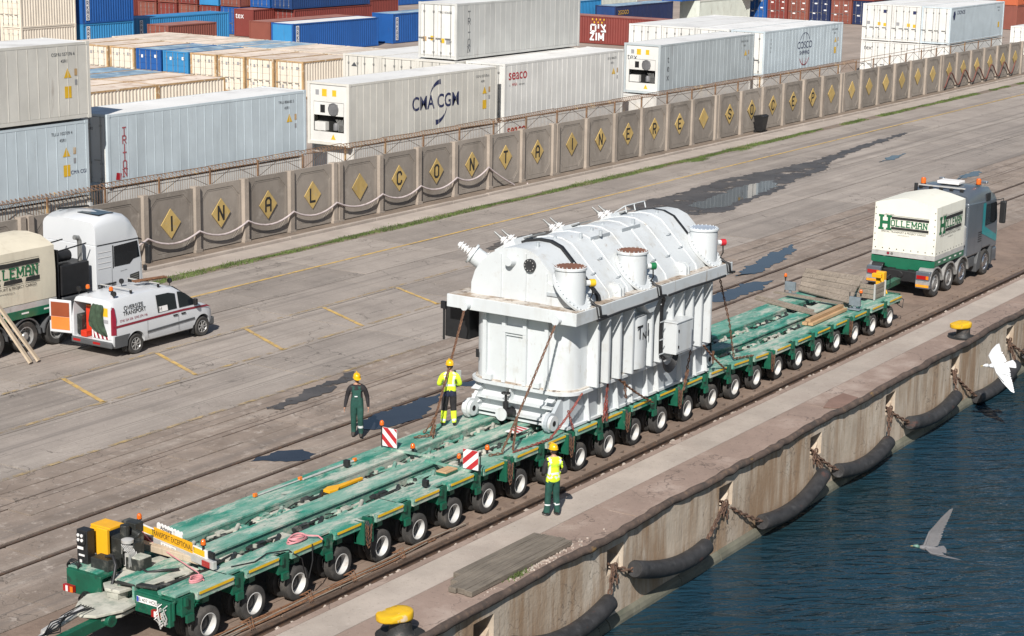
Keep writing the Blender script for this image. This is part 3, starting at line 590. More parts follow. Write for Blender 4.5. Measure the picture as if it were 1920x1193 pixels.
def corr(mb, L_, z0, z1, y, sgn, pitch=.28, dep=.036, x0=.14):
    n = int((L_-2*x0)/pitch); pitch = (L_-2*x0)/n; pts = []
    for k in range(n):
        a = x0+k*pitch; pts += [(a, 0), (a+pitch*.26, 0), (a+pitch*.5, dep), (a+pitch*.76, dep)]
    pts.append((L_-x0, 0)); V = []; F = []
    for x, d in pts: V += [(x, y+sgn*d, z0), (x, y+sgn*d, z1)]
    for k in range(len(pts)-1): F.append((2*k, 2*k+2, 2*k+3, 2*k+1))
    mb.add(V, F)
def frame_mesh(L_, H, mat):
    mb = MB(); p = .14
    for x in (0, L_-p):
        for y in (0, CW-p): mb.box(x, x+p, y, y+p, .118, H-.118)
    for z0, z1 in ((.02, .16), (H-.11, H-.012)):
        for y in (0.012, CW-.072): mb.box(p, L_-p, y, y+.06, z0, z1)
        for x in (0.012, L_-.072): mb.box(x, x+.06, p, CW-p, z0, z1)
    for x in (-.004, L_-.174):
        for y in (-.004, CW-.158):
            for z in (0, H-.118): mb.box(x, x+.178, y, y+.162, z, z+.118)
    return mb.mesh('frame', mat)
def door_mesh(H, w, mat, dry):
    mb = MB(); z0, z1 = .17, H-.13
    mb.box(.03, .09, .01, w-.01, z0, z1)
    if dry:
        n = 5
        for k in range(n):
            a = z0+.08+(z1-z0-.1)*k/n; mb.box(.012, .029, .05, w-.05, a, a+(z1-z0)/n-.1)
    else:
        mb.box(.02, .029, .04, w-.04, z0+.04, z1-.04)
    return mb.mesh('door', mat)
def bar_mesh(H, m): 
    mb = MB(); mb.cyl((-.005, 0, .12), (-.005, 0, H-.09), .021, 6)
    for z in (.3, .9, H-.5): mb.box(-.035, .02, -.045, .045, z, z+.08)
    mb.box(-.05, -.03, -.02, .34, 1.05, 1.09)
    return mb.mesh('locking_bar', m)
CONT = []
def container(label, x, y, z, L_=12.19, H=2.9, mat='white_reefer', roof='roof_white', kind='dry', end='door', fmat=None, endmat=None, along='x', detail=True, group='stacked shipping containers', fine=True, panels=False):
    t = thing('shipping_container', label, 'container', (x, y, z), 0 if along == 'x' else -PI/2, group); fmat = fmat or mat; em = endmat or mat
    link('frame', cmesh(('f', L_, H, fmat), lambda: frame_mesh(L_, H, fmat)), t)
    def side(yy, sg):
        mb = MB()
        if kind == 'dry': corr(mb, L_, .16, H-.11, yy, sg)
        else: mb.box(.14, L_-.14, min(yy, yy+sg*.03), max(yy, yy+sg*.03), .16, H-.11)
        return mb.mesh('side_wall', mat)
    s1 = link('side_wall', cmesh(('s1', L_, H, mat, kind, panels), lambda: side(.03 if not panels else .04, 1)), t)
    link('side_wall', cmesh(('s2', L_, H, mat, kind), lambda: side(CW-.03, -1)), t)
    if panels:
        n = 24; w = (L_-.28)/n
        pm = cmesh(('p', L_, H, mat), lambda: MB().box(.012, w-.012, .020, .039, .17, H-.12).box(-.006, .011, .008, .039, .17, H-.12).mesh('panel', mat))
        for k in range(n): 
            q = link('panel', pm, s1, (.14+k*w, random.uniform(-.002, .002), 0))
    link('roof', cmesh(('r', L_, H, roof), lambda: MB().box(.05, L_-.05, .05, CW-.05, H-.06, H-.02).mesh('roof', roof)), t)
    link('end_wall', cmesh(('e', L_, H, em), lambda: MB().box(L_-.075, L_-.03, .14, CW-.14, .16, H-.11).mesh('end_wall', em)), t)
    if end == 'door':
        w = (CW-.28)/2; dm = cmesh(('d', H, em, kind), lambda: door_mesh(H, w, em, kind == 'dry')); bm_ = cmesh(('b', H), lambda: bar_mesh(H, 'galv'))
        for k in (0, 1):
            d = link('door', dm, t, (0, .14+k*w, 0))
            if fine:
                for yy in (.22, .78): link('locking_bar', bm_, d, (0, yy*w, 0))
    elif end == 'blank':
        link('end_wall', cmesh(('e0', H, em), lambda: MB().box(.03, .08, .14, CW-.14, .16, H-.11).mesh('end_wall', em)), t)
    elif end == 'unit': reefer_unit(t, H, em)
    return t
def reefer_unit(t, H, em):
    X = lambda a, b, c, d, e, f: MB().box(a, b, c, d, e, f)
    y0, y1 = .15, CW-.15; o = t
    X(.05, .09, y0, y1, 2.0, H-.12).box(.05, .09, y0, y1, .16, .62).box(.05, .09, y0, y0+.18, .62, 2.0).box(.05, .09, y1-.18, y1, .62, 2.0).build('front_panel', em, o)
    X(.35, .38, y0+.18, y1-.18, .62, 2.0).build('recess', 'black_void', o)
    X(.04, .34, y0+.2, y1-.2, 1.38, 1.98).build('fan_housing', em, o)
    u = MB(); u.lathe([(.30, 0), (.30, .03), (.27, .04), (.27, .01)], 24, 0, Matrix.Translation((.035, y0+.78, 1.68)) @ Matrix.Rotation(-PI/2, 4, 'Y'))
    for k in range(-5, 6): u.box(.018, .03, y0+.78-.26, y0+.78+.26, 1.68+k*.045, 1.68+k*.045+.014)
    f = u.build('fan_grille', 'grille', o)
    X(.03, .05, y0+1.28, y0+1.55, 1.5, 1.86).build('control_display', 'black', o)
    X(.08, .34, y1-.85, y1-.22, .66, 1.05).build('electrical_box', em, o)
    MB().lathe([(.10, 0), (.13, .03), (.13, .28), (.09, .36)], 16, 0, Matrix.Translation((.2, y0+.75, .68))).build('compressor', 'grille', o, smooth=40)
    u = MB(); 
    for k in range(5): u.tube([(.15, y0+.25+k*.08, .66), (.12+.02*k, y0+.28+k*.08, .95), (.2, y0+.4+k*.09, 1.2)], .018, 6)
    u.build('piping', 'galv', o)
    for yy, s, m, nm in ((y1-.40, .10, 'sticker_grey', 'sticker'), (y1-.82, .14, 'sticker_yellow', 'sticker'), (y1-1.4, .12, 'sticker_yellow', 'sticker')):
        flat([(-s, -s*1.2), (s, -s*1.2), (s, s*1.2), (-s, s*1.2)], (.046, yy, 2.42), (0, -1, 0), (0, 0, 1), m, o, nm)
    flat([(-.14, -.1), (.14, -.1), (0, .16)], (.046, .95, .38), (0, -1, 0), (0, 0, 1), 'sticker_yellow', o, 'warning_triangle')
def ids(t, L_, H, lines, x=None, warn=True, yel=True, mat='text_dark'):
    """identification number, size code and stickers near the far end of the long side"""
    x = x or L_-1.35
    put_text(lines[0], .17, (x, .010, H-.42), (1, 0, 0), (0, 0, 1), mat, t); put_text(lines[1], .17, (x+.05, .010, H-.68), (1, 0, 0), (0, 0, 1), mat, t)
    if warn:
        flat([(-.19, -.16), (.19, -.16), (0, .2)], (x+.2, .009, H-1.15), (1, 0, 0), (0, 0, 1), 'sticker_yellow', t, 'warning_triangle')
        flat([(-.07, -.13), (.07, -.13), (.07, .13), (-.07, .13)], (x+.62, .009, H-1.12), (1, 0, 0), (0, 0, 1), 'post_rust', t, 'sticker')
        flat([(-.06, -.1), (.06, -.1), (.06, .1), (-.06, .1)], (x+.62, .009, H-1.5), (1, 0, 0), (0, 0, 1), 'sticker_grey', t, 'sticker')
    if yel: flat([(-.17, -.22), (.17, -.22), (.17, .22), (-.17, .22)], (x+.2, .009, H-1.85), (1, 0, 0), (0, 0, 1), 'sticker_yellow', t, 'sticker')
def side_text(t, s, size, x, z, mat, **k): return put_text(s, size, (x, .009, z), (1, 0, 0), (0, 0, 1), mat, t, **k)
def vert_text(t, s, h, x, z, mat, step, serif=True):
    mb = MB()
    for i, c in enumerate(s): stroke_text(mb, c, h, (x-(.3 if c != 'I' else .0 if not serif else .3)*h, .009, z-i*step), (1, 0, 0), (0, 0, 1), .17, serif=serif)
    return mb.build('lettering', mat, t)
Z2, Z3 = 2.95, 5.9
GF = 'front row of reefer containers along the wall'
# --- front row, second tier
c = container('bluish white refrigerated container with red vertical lettering, above the wall', 53.9, 54.4, Z2, mat='blue_white', kind='reefer', panels=True, group=GF, fmat='blue_white', endmat='white_reefer')
vert_text(c, 'TRITON', .30, .92, 2.02, 'text_faded_red', .33); flat([(-.15, -.13), (.12, -.16), (.17, .1), (-.1, .15)], (.55, .009, .42), (1, 0, 0), (0, 0, 1), 'text_red', c, 'sticker'); ids(c, 12.19, 2.9, ('TRIU 806682 5', '45R1'), yel=False)
put_text('TRIU 806682', .15, (-.001, 1.2, 2.3), (0, -1, 0), (0, 0, 1), 'text_dark', c)
c = container('white refrigerated container with big dark shipping line lettering and two swooshes', 69.2, 54.45, Z2, mat='cream_white', kind='reefer', end='unit', panels=True, group=GF, fmat='post_cream' if 'post_cream' in MATS else 'cream_white', endmat='white_reefer')
side_text(c, 'CMA CGM', .92, 6.85, 1.52, 'text_navy', bold=.016, sx=.92)
def swoosh(t, cx, cz, a0, a1, r, th, flip):
    P = []; Q = []
    for k in range(15):
        s = k/14; a = R(a0+(a1-a0)*s); w_ = th*(s if not flip else 1-s)
        P.append((cx+r*math.cos(a), cz+r*math.sin(a))); Q.append((cx+(r-w_)*math.cos(a), cz+(r-w_)*math.sin(a)))
    flat([(a-cx, b-cz) for a, b in P+Q[::-1]], (cx, .0095, cz), (1, 0, 0), (0, 0, 1), 'text_navy', t, 'emblem')
swoosh(c, 7.3, 1.62, 168, 95, 1.0, .26, False); swoosh(c, 6.75, 1.45, -12, -85, 1.05, .26, False); ids(c, 12.19, 2.9, ('CGMU 557276 6', '45R1'))
c = container('bright white refrigerated container with red lettering at its upper left', 82.5, 54.75, Z2, mat='white_reefer', kind='reefer', panels=True, group=GF)
side_text(c, 'seaco', .78, 1.25, 2.28, 'text_red', bold=.006); side_text(c, 'HNA', .24, .95, 1.78, 'text_red', bold=0); side_text(c, 'a', .18, .5, 1.76, 'text_dark'); side_text(c, 'company', .15, 1.62, 1.77, 'text_dark'); ids(c, 12.19, 2.9, ('SEGU 980273', '45R1'), yel=False)
c = container('grey refrigerated container with a black vertical word and a cooling unit end', 98.6, 54.6, Z2, mat='grey_reefer', kind='reefer', end='unit', panels=True, group=GF, endmat='white_reefer')
for i, ch in enumerate('tex'): side_text(c, ch, .62, 1.0, 2.0-.52*i, 'text_dark', bold=0)
put_text('tex', .52, (.045, 1.9, 2.1), (0, -1, 0), (0, 0, 1), 'text_dark', c, bold=0); ids(c, 12.19, 2.9, ('TEMU 910223', '45R1'), yel=False)
c = container('pale grey refrigerated container with a blue globe emblem on its side', 112.6, 54.75, Z2, mat='grey_white' if 'grey_white' in MATS else 'blue_white', kind='reefer', panels=True, group=GF, endmat='white_reefer')
side_text(c, 'COSCO', .66, 6.1, 1.68, 'text_blue' if 'text_blue' in MATS else 'text_navy', bold=.004); side_text(c, 'SHIPPING', .36, 6.1, 1.18, 'text_navy', bold=.006)
for sg, m in ((1, 'text_navy'), (-1, 'text_faded_red')):
    for rx in (.62, .28):
        P = []; Q = []
        for k in range(17):
            a = PI*(.12+.76*k/16)
            P.append((rx*1.25*math.cos(a), sg*(.72*math.sin(a))+(.38 if sg > 0 else -.38)+(-.02))); Q.append((rx*1.18*math.cos(a)*.96, sg*(.72*math.sin(a)-.05)+(.38 if sg > 0 else -.38)))
        flat(P+Q[::-1], (6.1, .0095, 1.45), (1, 0, 0), (0, 0, 1), m, c, 'emblem')
for i, ch in enumerate('CXRU'): side_text(c, ch, .2, .95, 2.3-.25*i, 'text_dark')
ids(c, 12.19, 2.9, ('CXRU 160882', '45R1'))
c = container('white refrigerated container nearest the camera in the far right stack', 146.3, 55.1, Z2, mat='blue_white', kind='reefer', panels=False, group=GF, endmat='white_reefer')
side_text(c, 'CRONOS', .42, 2.2, 2.45, 'text_navy'); flat([(-.1, -.35), (.12, -.3), (.25, .1), (.1, .35), (-.15, .3), (-.3, -.05)], (.75, .0095, 2.25), (1, 0, 0), (0, 0, 1), 'text_navy', c, 'emblem'); ids(c, 12.19, 2.9, ('CRSU 613', '45R1'), warn=False)
for k, w_ in ((1, 'middle one'), (2, 'left one')):
    cc = container('white refrigerated container, %s of three upper doors at far right' % w_, 146.3, 55.1+2.5*k, Z2, mat='white_reefer', kind='reefer', group='far right block of white containers')
    for yy, zz, m in ((.55, 2.35, 'text_navy'), (.5, 1.3, 'sticker_yellow'), (1.0, 1.35, 'sticker_yellow'), (1.9, 1.4, 'sticker_grey')): flat([(-.13, -.13), (.13, -.13), (.13, .13), (-.13, .13)], (.012, yy, zz), (0, -1, 0), (0, 0, 1), m, cc, 'sticker')
for k, w_ in enumerate(('right one', 'middle one', 'left one')):
    cc = container('white refrigerated container, %s of three lower doors at far right' % w_, 146.3, 55.1+2.5*k, 0, mat='white_reefer', kind='reefer', group='far right block of white containers')
    if k == 2: put_text('tex', .5, (.0, 1.85, 2.35), (0, -1, 0), (0, 0, 1), 'text_dark', cc)
# --- left stack
c = container('white refrigerated container with a dark smudge, topmost of the left stack', 40.35, 53.85, Z3+.03, mat='cream_white', kind='reefer', panels=True, group=GF); ids(c, 12.19, 2.9, ('CGMU 557276 6', '45R1'))
c = container('bluish white refrigerated container, second of the left stack behind the white cab', 40.2, 53.9, Z2, mat='blue_white', kind='reefer', panels=True, group=GF); ids(c, 12.19, 2.9, ('TLLU 102709 4', '45R1')); side_text(c, 'CMA CGM', .2, 11.7, .95, 'text_navy')
# --- first tier, mostly hidden behind the wall
for x, y, m, e, lb in ((40.2, 53.9, 'cream_white', 'door', 'below the left stack, behind the white cab'), (53.7, 54.45, 'white_reefer', 'door', 'under the one with red vertical lettering'), (69.6, 54.5, 'white_reefer', 'blank', 'under the one with big dark swooshes'), (82.45, 54.75, 'white_reefer', 'door', 'under the one with red lettering'), (98.3, 54.6, 'white_reefer', 'blank', 'under the grey one with a vertical word'), (112.6, 54.75, 'white_reefer', 'door', 'under the one with a globe emblem')):
    c = container('white refrigerated container peeping over the wall, ' + lb, x, y, 0, mat=m, kind='reefer', end=e, panels=False, group='lower tier behind the wall')
    if abs(x-82.45) < .1: side_text(c, 'seaco', .78, 1.25, 2.38, 'text_red', bold=.006)
# --- second block behind the front row
c = container('grey container with dark vertical lettering standing alone on the third tier', 82.0, 57.45, Z3, mat='triton_grey', kind='reefer', panels=True, group='white containers behind the front row', endmat='white_reefer')
vert_text(c, 'TRITON', .31, 1.15, 2.15, 'text_dark', .36)
for yy, zz, m in ((.55, .9, 'sticker_grey'), (.9, .95, 'sticker_yellow'), (1.55, 1.05, 'sticker_yellow'), (2.05, 1.0, 'post_rust')): flat([(-.12, -.12), (.12, -.12), (.12, .12), (-.12, .12)], (.012, yy, zz), (0, -1, 0), (0, 0, 1), m, c, 'sticker')
put_text('TRIU 806682', .16, (.012, .75, 2.4), (0, -1, 0), (0, 0, 1), 'text_dark', c)
for k, w_ in ((0, 'carrying the grey lettered one'), (1, 'second from the grey lettered one'), (2, 'third from the grey lettered one')):
    for z in (0, Z2):
        c = container('white container with door bars, %s, %s tier' % (w_, 'upper' if z else 'lower'), 81.6, 57.25+k*2.45, z, mat='cream_white', kind='reefer', group='white containers behind the front row')
        if z and k == 2: flat([(-.2, -.05), (.2, -.05), (0, .18)], (.012, 1.7, 2.3), (0, -1, 0), (0, 0, 1), 'text_dark', c, 'emblem')
for k, w_ in ((1, 'second'), (2, 'third'), (3, 'fourth')):
    for z in (0, Z2):
        container('white container, %s row behind the globe emblem one, %s tier' % (w_, 'upper' if z else 'lower'), 112.4, 54.75+2.5*k, z, mat='white_reefer', kind='reefer', group='white containers behind the front row')
# --- cream twenty foot blocks
ORD = ['first', 'second', 'third', 'fourth', 'fifth', 'sixth', 'seventh', 'eighth', 'ninth', 'tenth']
DC = ['cream', 'cream', 'cream', 'cream', 'light_blue', 'blue', 'cream', 'cream', 'cream', 'cream']
DRF = ['roof_cream', 'roof_cream', 'roof_cream', 'roof_cream', 'roof_blue', 'roof_blue', 'roof_cream', 'roof_cream', 'roof_cream', 'roof_cream']
for k in range(9):
    nm = {'cream': 'cream', 'light_blue': 'light blue', 'blue': 'deep blue'}[DC[k]]
    c = container('%s short container, %s from the right in the row of doors' % (nm, ORD[k]), 103.2, 85.2+2.67*k, 0, 6.06, 2.59, DC[k], DRF[k], fmat='post_rust' if DC[k] == 'cream' else DC[k], endmat=DC[k], group='row of short containers showing their doors')
    for yy, zz in ((.55, 2.1), (1.75, 2.05), (1.8, .8)): flat([(-.09, -.11), (.09, -.11), (.09, .11), (-.09, .11)], (.008, yy+random.uniform(-.1, .1), zz), (0, -1, 0), (0, 0, 1), 'sticker_grey' if DC[k] == 'cream' else 'text_white', c, 'sticker')
    c = container('%s roofed short container, %s from the right behind the row of doors' % (('rusty cream' if k not in (3, 4) else 'pale blue'), ORD[k]), 109.5, 85.9+2.67*k, 0, 6.06, 2.59, 'cream', 'roof_blue' if k in (3, 4) else 'roof_cream', end='blank', group='second row of short containers')
for j in range(2):
    for k in range(5):
        container('cream short container with %s roof, %s row back, %s of its pair' % ('patchy blue' if k in (2, 3) else 'rusty', ORD[k], 'left' if j == 0 else 'right'), 79.7+j*6.12, 82.2+2.55*k, 0, 6.06, 2.59, 'cream', 'roof_blue' if k in (2, 3) else 'roof_cream', end='blank', fmat='post_rust', group='short cream containers in front of the row of doors')
# --- back of the yard
GB = 'coloured containers at the back of the yard'
for z in (0, 2.6, 5.2):
    lv = {0: 'bottom', 2.6: 'second', 5.2: 'third'}[z]
    container('cream ribbed short container in the far left stack, %s tier' % lv, 109.6, 120.0, z, 6.06, 2.59, 'cream', 'roof_cream', group=GB)
    c = container('%s short container beside the far left cream stack, %s tier' % ('light blue' if z == 0 else 'deep blue', lv), 116.4, 120.0, z, 6.06, 2.59, 'light_blue' if z == 0 else 'blue', 'roof_blue', end='blank', group=GB)
    flat([(-.2, -1.05), (.2, -1.05), (.2, 1.05), (-.2, 1.05)], (.62, -.012, 1.35), (1, 0, 0), (0, 0, 1), 'text_white', c, 'sign_band')
    mb = MB()
    for i, ch in enumerate('ARKAS'): stroke_text(mb, ch, .3, (.53, -.017, 2.0-.4*i), (1, 0, 0), (0, 0, 1), .22)
    mb.build('lettering', 'text_navy', c)
def arkas(t, x=.62, z=1.35):
    flat([(-.2, -1.05), (.2, -1.05), (.2, 1.05), (-.2, 1.05)], (x, -.012, z), (1, 0, 0), (0, 0, 1), 'text_white', t, 'sign_band'); mb = MB()
    for i, ch in enumerate('ARKAS'): stroke_text(mb, ch, .3, (x-.09, -.017, z+.65-.4*i), (1, 0, 0), (0, 0, 1), .22)
    mb.build('lettering', 'text_navy', t)
arkas(container('long light blue container behind the small brown one', 124.6, 121.8, 0, 12.19, 2.6, 'light_blue', 'light_blue', end='blank', group=GB))
container('small brown red container in front of the long light blue one', 120.7, 114.3, 0, 6.06, 2.59, 'brown_red', 'roof_red', group=GB)
arkas(container('long blue container with a white roof, end on behind the cream roofs', 129.6, 108.1, 0, 12.19, 2.6, 'blue', 'roof_white', end='blank', endmat='light_blue', group=GB))
container('long red brown container directly behind the white roofed blue one', 129.9, 110.9, 0, 12.19, 2.6, 'brown_red', 'roof_red', end='blank', group=GB)
arkas(container('deep blue long container left of the grey third tier one', 144.4, 108.4, 0, 12.19, 2.75, 'blue', 'roof_blue', end='blank', group=GB))
c = container('dark red container end marked with a short white word, in the back row', 140.8, 122.3, 0, 12.19, 2.6, 'red_brown', 'roof_red', end='blank', group=GB)
put_text('tex', .8, (.025, 1.75, 1.95), (0, -1, 0), (0, 0, 1), 'text_white', c)
bk = [(0, 'red_brown', 'door'), (1, 'light_blue', 'door'), (2, 'brown_red', 'door'), (3, 'red_brown', 'door'), (4, 'brown_red', 'door')]
cols = {'red_brown': 'dark red', 'light_blue': 'light blue', 'brown_red': 'brownish red', 'blue': 'blue', 'navy': 'navy', 'dark_blue': 'dark blue'}
up_ = ['navy', 'blue', 'brown_red', 'light_blue', 'red_brown', 'brown_red', 'red_brown']
lo_ = [None, 'brown_red', 'blue', 'red_brown', 'brown_red', 'red_brown', 'brown_red']
for k in range(-1, 6):
    y = 122.3 + 2.75*k
    if k != 0: container('%s container end, %s from the right in the lower back row' % (cols[lo_[k+1] or 'red_brown'], ORD[k+1]), 142.0 if k > 0 else 143.6, y, 0, 12.19, 2.6, lo_[k+1] or 'red_brown', 'roof_red', group=GB)
    container('%s container end, %s from the right in the upper back row' % (cols[up_[k+1]], ORD[k+1]), 142.0 if k > 0 else 143.2, y, 2.65, 12.19, 2.6, up_[k+1], 'roof_blue', end='door' if k != 2 else 'blank', group=GB)
c = container('red brown long container end to end with the navy one, back row', 154.2, 124.2, 0, 12.19, 2.6, 'red_brown', 'roof_red', end='blank', group=GB)
container('navy container on top of the red brown long one, back row', 155.6, 126.8, 2.65, 12.19, 2.6, 'dark_blue', 'roof_blue', end='blank', group=GB)
for k in range(6):
    container('%s container far behind the back row, %s from the left' % (['dark red', 'navy', 'brownish red', 'blue', 'dark red', 'navy'][k], ORD[k]), 150+k*13, 150-3*k, 0, 12.19, 2.6, ['red_brown', 'navy', 'brown_red', 'blue', 'red_brown', 'dark_blue'][k], 'roof_red', end='blank', group=GB)
    container('%s container stacked far behind the back row, %s from the left' % (['navy', 'dark red', 'blue', 'brownish red', 'navy', 'dark red'][k], ORD[k]), 150+k*13, 150-3*k, 2.65, 12.19, 2.6, ['navy', 'red_brown', 'blue', 'brown_red', 'dark_blue', 'red_brown'][k], 'roof_red', end='blank', group=GB)
# the dark red one standing crosswise
c = container('dark red container standing crosswise, with white lettering and yellow stars', 158.0, 98.5, 0, 12.19, 2.6, 'red_brown', 'roof_red', end='blank', along='y', group=GB)
mb = MB(); stroke_text(mb, 'ZIM', .62, (3.35, -.012, .38), (1, 0, 0), (0, 0, 1), .26, .3)
for pl in ([(0, 0), (0, .6), (.5, .6), (.5, 0), (0, 0)],):
    for a, b in zip(pl, pl[1:]): mb.bar((3.4+a[0], -.014, 1.18+a[1]), (3.4+b[0], -.014, 1.18+b[1]), .004, .16)
mb.bar((4.22, -.014, 1.45), (4.22, -.014, 1.86), .004, .16); mb.bar((4.5, -.014, 1.86), (4.98, -.014, 1.25), .004, .15); mb.bar((4.98, -.0165, 1.86), (4.78, -.0165, 1.5), .004, .15); mb.bar((4.5, -.0155, 1.2), (5.05, -.0155, 1.2), .004, .15)
mb.build('lettering', 'text_white', c)
for i in range(7):
    xx = 3.55+(i % 4)*.42+(.2 if i > 3 else 0); zz = 2.3-(.28 if i > 3 else 0)
    flat([(0, -.13), (.09, 0), (0, .13), (-.09, 0)], (xx, -.013, zz), (1, 0, 0), (0, 0, 1), 'text_yellow', c, 'star')
c = container('navy container with small yellow lettering behind the crosswise red one', 172.3, 100.8, 0, 12.19, 2.6, 'dark_blue', 'roof_blue', end='blank', endmat='navy', group=GB); side_text(c, '2GOGO', .6, 1.6, 1.9, 'text_yellow', bold=.004)
container('light blue container end just right of the grey third tier one', 171.2, 105.5, 0, 6.06, 2.9, 'light_blue', 'roof_blue', end='blank', group=GB)
container('cream rusty container behind the navy one with yellow lettering', 178, 108.5, 0, 12.19, 2.9, 'white_rust', 'roof_cream', end='blank', group=GB)
container('white container streaked with rust, lower, beyond the crosswise red one', 187.2, 99.0, 0, 12.19, 2.6, 'white_rust', 'roof_cream', end='blank', group=GB)
container('bright blue long container on top of the rust streaked white one', 184.2, 99.6, 2.62, 12.19, 2.6, 'blue', 'roof_blue', end='blank', group=GB)
container('white short container on the upper tier beside the bright blue one', 197.0, 98.3, 2.62, 6.06, 2.6, 'white_rust', 'roof_white', group=GB)
dc = [('blue', 'blue'), ('red_brown', 'dark red'), ('blue', 'navy blue'), ('brown_red', 'brown'), ('brown_red', 'reddish brown'), ('navy', 'blue')]
for k in range(6):
    for z in (0, 2.62):
        m = [('dark_blue', 'dark blue'), ('brown_red', 'brown'), ('dark_blue', 'dark blue'), ('brown_red', 'brown'), ('red_brown', 'dark red'), ('blue', 'bright blue')][k]
        if z: m = (m[0] if k % 2 else 'red_brown', m[1] if k % 2 else 'dark red')
        c = container('%s container doors, %s from right, %s tier, right of the globe emblem' % (m[1], ORD[k], 'upper' if z else 'lower'), 201.5, 84.9+2.62*k, z, 6.06, 2.59, m[0], 'roof_red', group='coloured doors right of the globe emblem')
        for yy, zz in ((.6, 2.05), (.6, 1.3), (1.75, 2.0), (1.8, .9)): flat([(-.16, -.07), (.16, -.07), (.16, .07), (-.16, .07)], (.008, yy+random.uniform(-.15, .15), zz+random.uniform(-.1, .1)), (0, -1, 0), (0, 0, 1), 'text_white', c, 'sticker')
for k in range(3):
    container('orange container at the far right, %s tier' % ['bottom', 'second', 'third'][k], 207, 70.5, 2.62*k, 12.19, 2.6, 'orange' if k else 'brown_red', 'orange', end='blank', along='x', group=GB)
container('white container at the right edge behind the end of the wall', 176, 58.0, 0, 12.19, 2.6, 'white_reefer', 'roof_white', group=GB)
# ================================================================== MODULAR TRAILER
m_('deck_green', (0.018, 0.190, 0.130), 0.6, vs=1.2, var=0.25, layers=[L((0.07, 0.32, 0.25), 2.2, 0.50, 0.66, 0.75, r=.75, d=9), L((0.24, 0.37, 0.30), (.35, 1.2, 1), 0.42, 0.58, 0.8, r=.78, d=10), L((0.47, 0.47, 0.405), (.7, 2.4, 1.5), 0.49, 0.59, 0.85, r=.8, d=10), L((0.04, 0.05, 0.042), 2.6, 0.60, 0.67, 0.75, r=.75, d=9), L((0.03, 0.03, 0.028), 9, 0.64, 0.70, 0.7)], bump=0.2)
m_('frame_green', (0.006, 0.088, 0.050), 0.5, vs=2, var=0.25, layers=[L((0.20, 0.24, 0.2), 2.5, 0.60, 0.72, 0.55), L((0.015, 0.02, 0.018), 3.5, 0.56, 0.7, 0.7)])
m_('dusty', (0.42, 0.41, 0.35), 0.9, vs=2, var=0.2, layers=[L((0.18, 0.22, 0.18), 2.5, 0.5, 0.66, 0.7), L((0.10, 0.09, 0.08), 7, 0.6, 0.7, 0.7)])
m_('tyre', (0.038, 0.036, 0.034), 0.85, vs=3, var=0.25, layers=[L((0.12, 0.105, 0.09), 2.5, 0.5, 0.72, 0.65)], bump=0.4, bs=60, rand=0.12)
m_('rim_white', (0.47, 0.465, 0.45), 0.5, vs=4, var=0.12, rand=.1, layers=[L((0.30, 0.25, 0.20), 3, 0.52, 0.68, 0.7, r=.75)])
m_('hub_dark', (0.028, 0.028, 0.030), 0.6, vs=5, var=0.4, layers=[L((0.13, 0.11, 0.09), 8, 0.6, 0.72, 0.7)])
m_('oily', (0.022, 0.024, 0.022), 0.55, vs=4, var=0.5, layers=[L((0.16, 0.15, 0.13), 4, 0.56, 0.68, 0.7)])
m_('reflect_yellow', (0.68, 0.42, 0.012), 0.4, vs=4, var=0.1, layers=[L((0.3, 0.22, 0.08), 5, 0.6, 0.72, 0.6)])
m_('beacon_orange', (0.62, 0.12, 0.008), 0.2, var=0.1, coat=0.6); m_('red_lens', (0.32, 0.010, 0.010), 0.25, var=0.15, coat=0.5); m_('orange_lens', (0.7, 0.17, 0.01), 0.25, coat=0.5)
m_('alu', (0.52, 0.51, 0.49), 0.5, 0.3, vs=3, var=0.12, layers=[L((0.3, 0.28, 0.25), 4, 0.55, 0.7, 0.6)]); m_('sign_red', (0.42, 0.022, 0.028), 0.5, var=0.1); m_('sign_white', (0.72, 0.70, 0.68), 0.5, var=0.06, layers=[L((0.45, 0.42, 0.38), 6, 0.6, 0.72, 0.6)])
m_('machine_yellow', (0.72, 0.36, 0.012), 0.45, vs=3, var=0.08, layers=[L((0.12, 0.09, 0.05), 5, 0.66, 0.74, 0.8)]); m_('cable', (0.016, 0.016, 0.017), 0.5, var=0.3); m_('hose_pink', (0.55, 0.22, 0.24), 0.8, vs=8, var=0.2); m_('lamp_grey', (.16, .19, .21), .5, vs=4, var=.2); m_('plate_blue', (0.02, 0.05, 0.35), 0.4)
m_('chain_rust', (0.13, 0.066, 0.040), 0.75, 0.2, vs=9, var=0.4, layers=[L((0.26, 0.13, 0.065), 14, 0.52, 0.7, 0.8)]); m_('chain_red', (0.20, 0.04, 0.032), 0.7, vs=9, var=0.4, layers=[L((0.14, 0.07, 0.045), 8, 0.5, 0.62, 0.9)])
def wb(mb, name, mats, parent, smooth=None, bevel=0):
    """build a part from world coordinates under an unrotated parent"""
    o = mb.build(name, mats, parent, smooth, bevel); o.location = -parent.location; return o
TR = thing('modular_trailer', 'long green many-axled platform trailer, dusty, carrying the white transformer', 'trailer', (26.2, 26.4, 0))
WXS = [27.05, 28.45, 29.88, 31.35, 32.80, 34.20, 35.62, 37.05, 38.47, 39.90, 41.34, 42.80, 44.22, 45.70, 47.22, 48.76, 50.22, 51.66, 53.15, 54.65, 56.12, 57.58, 59.08, 60.57, 62.08]
def dz(x): return 1.20 if x < 49 else (1.03 if x > 53 else 1.20-.17*(x-49)/4)
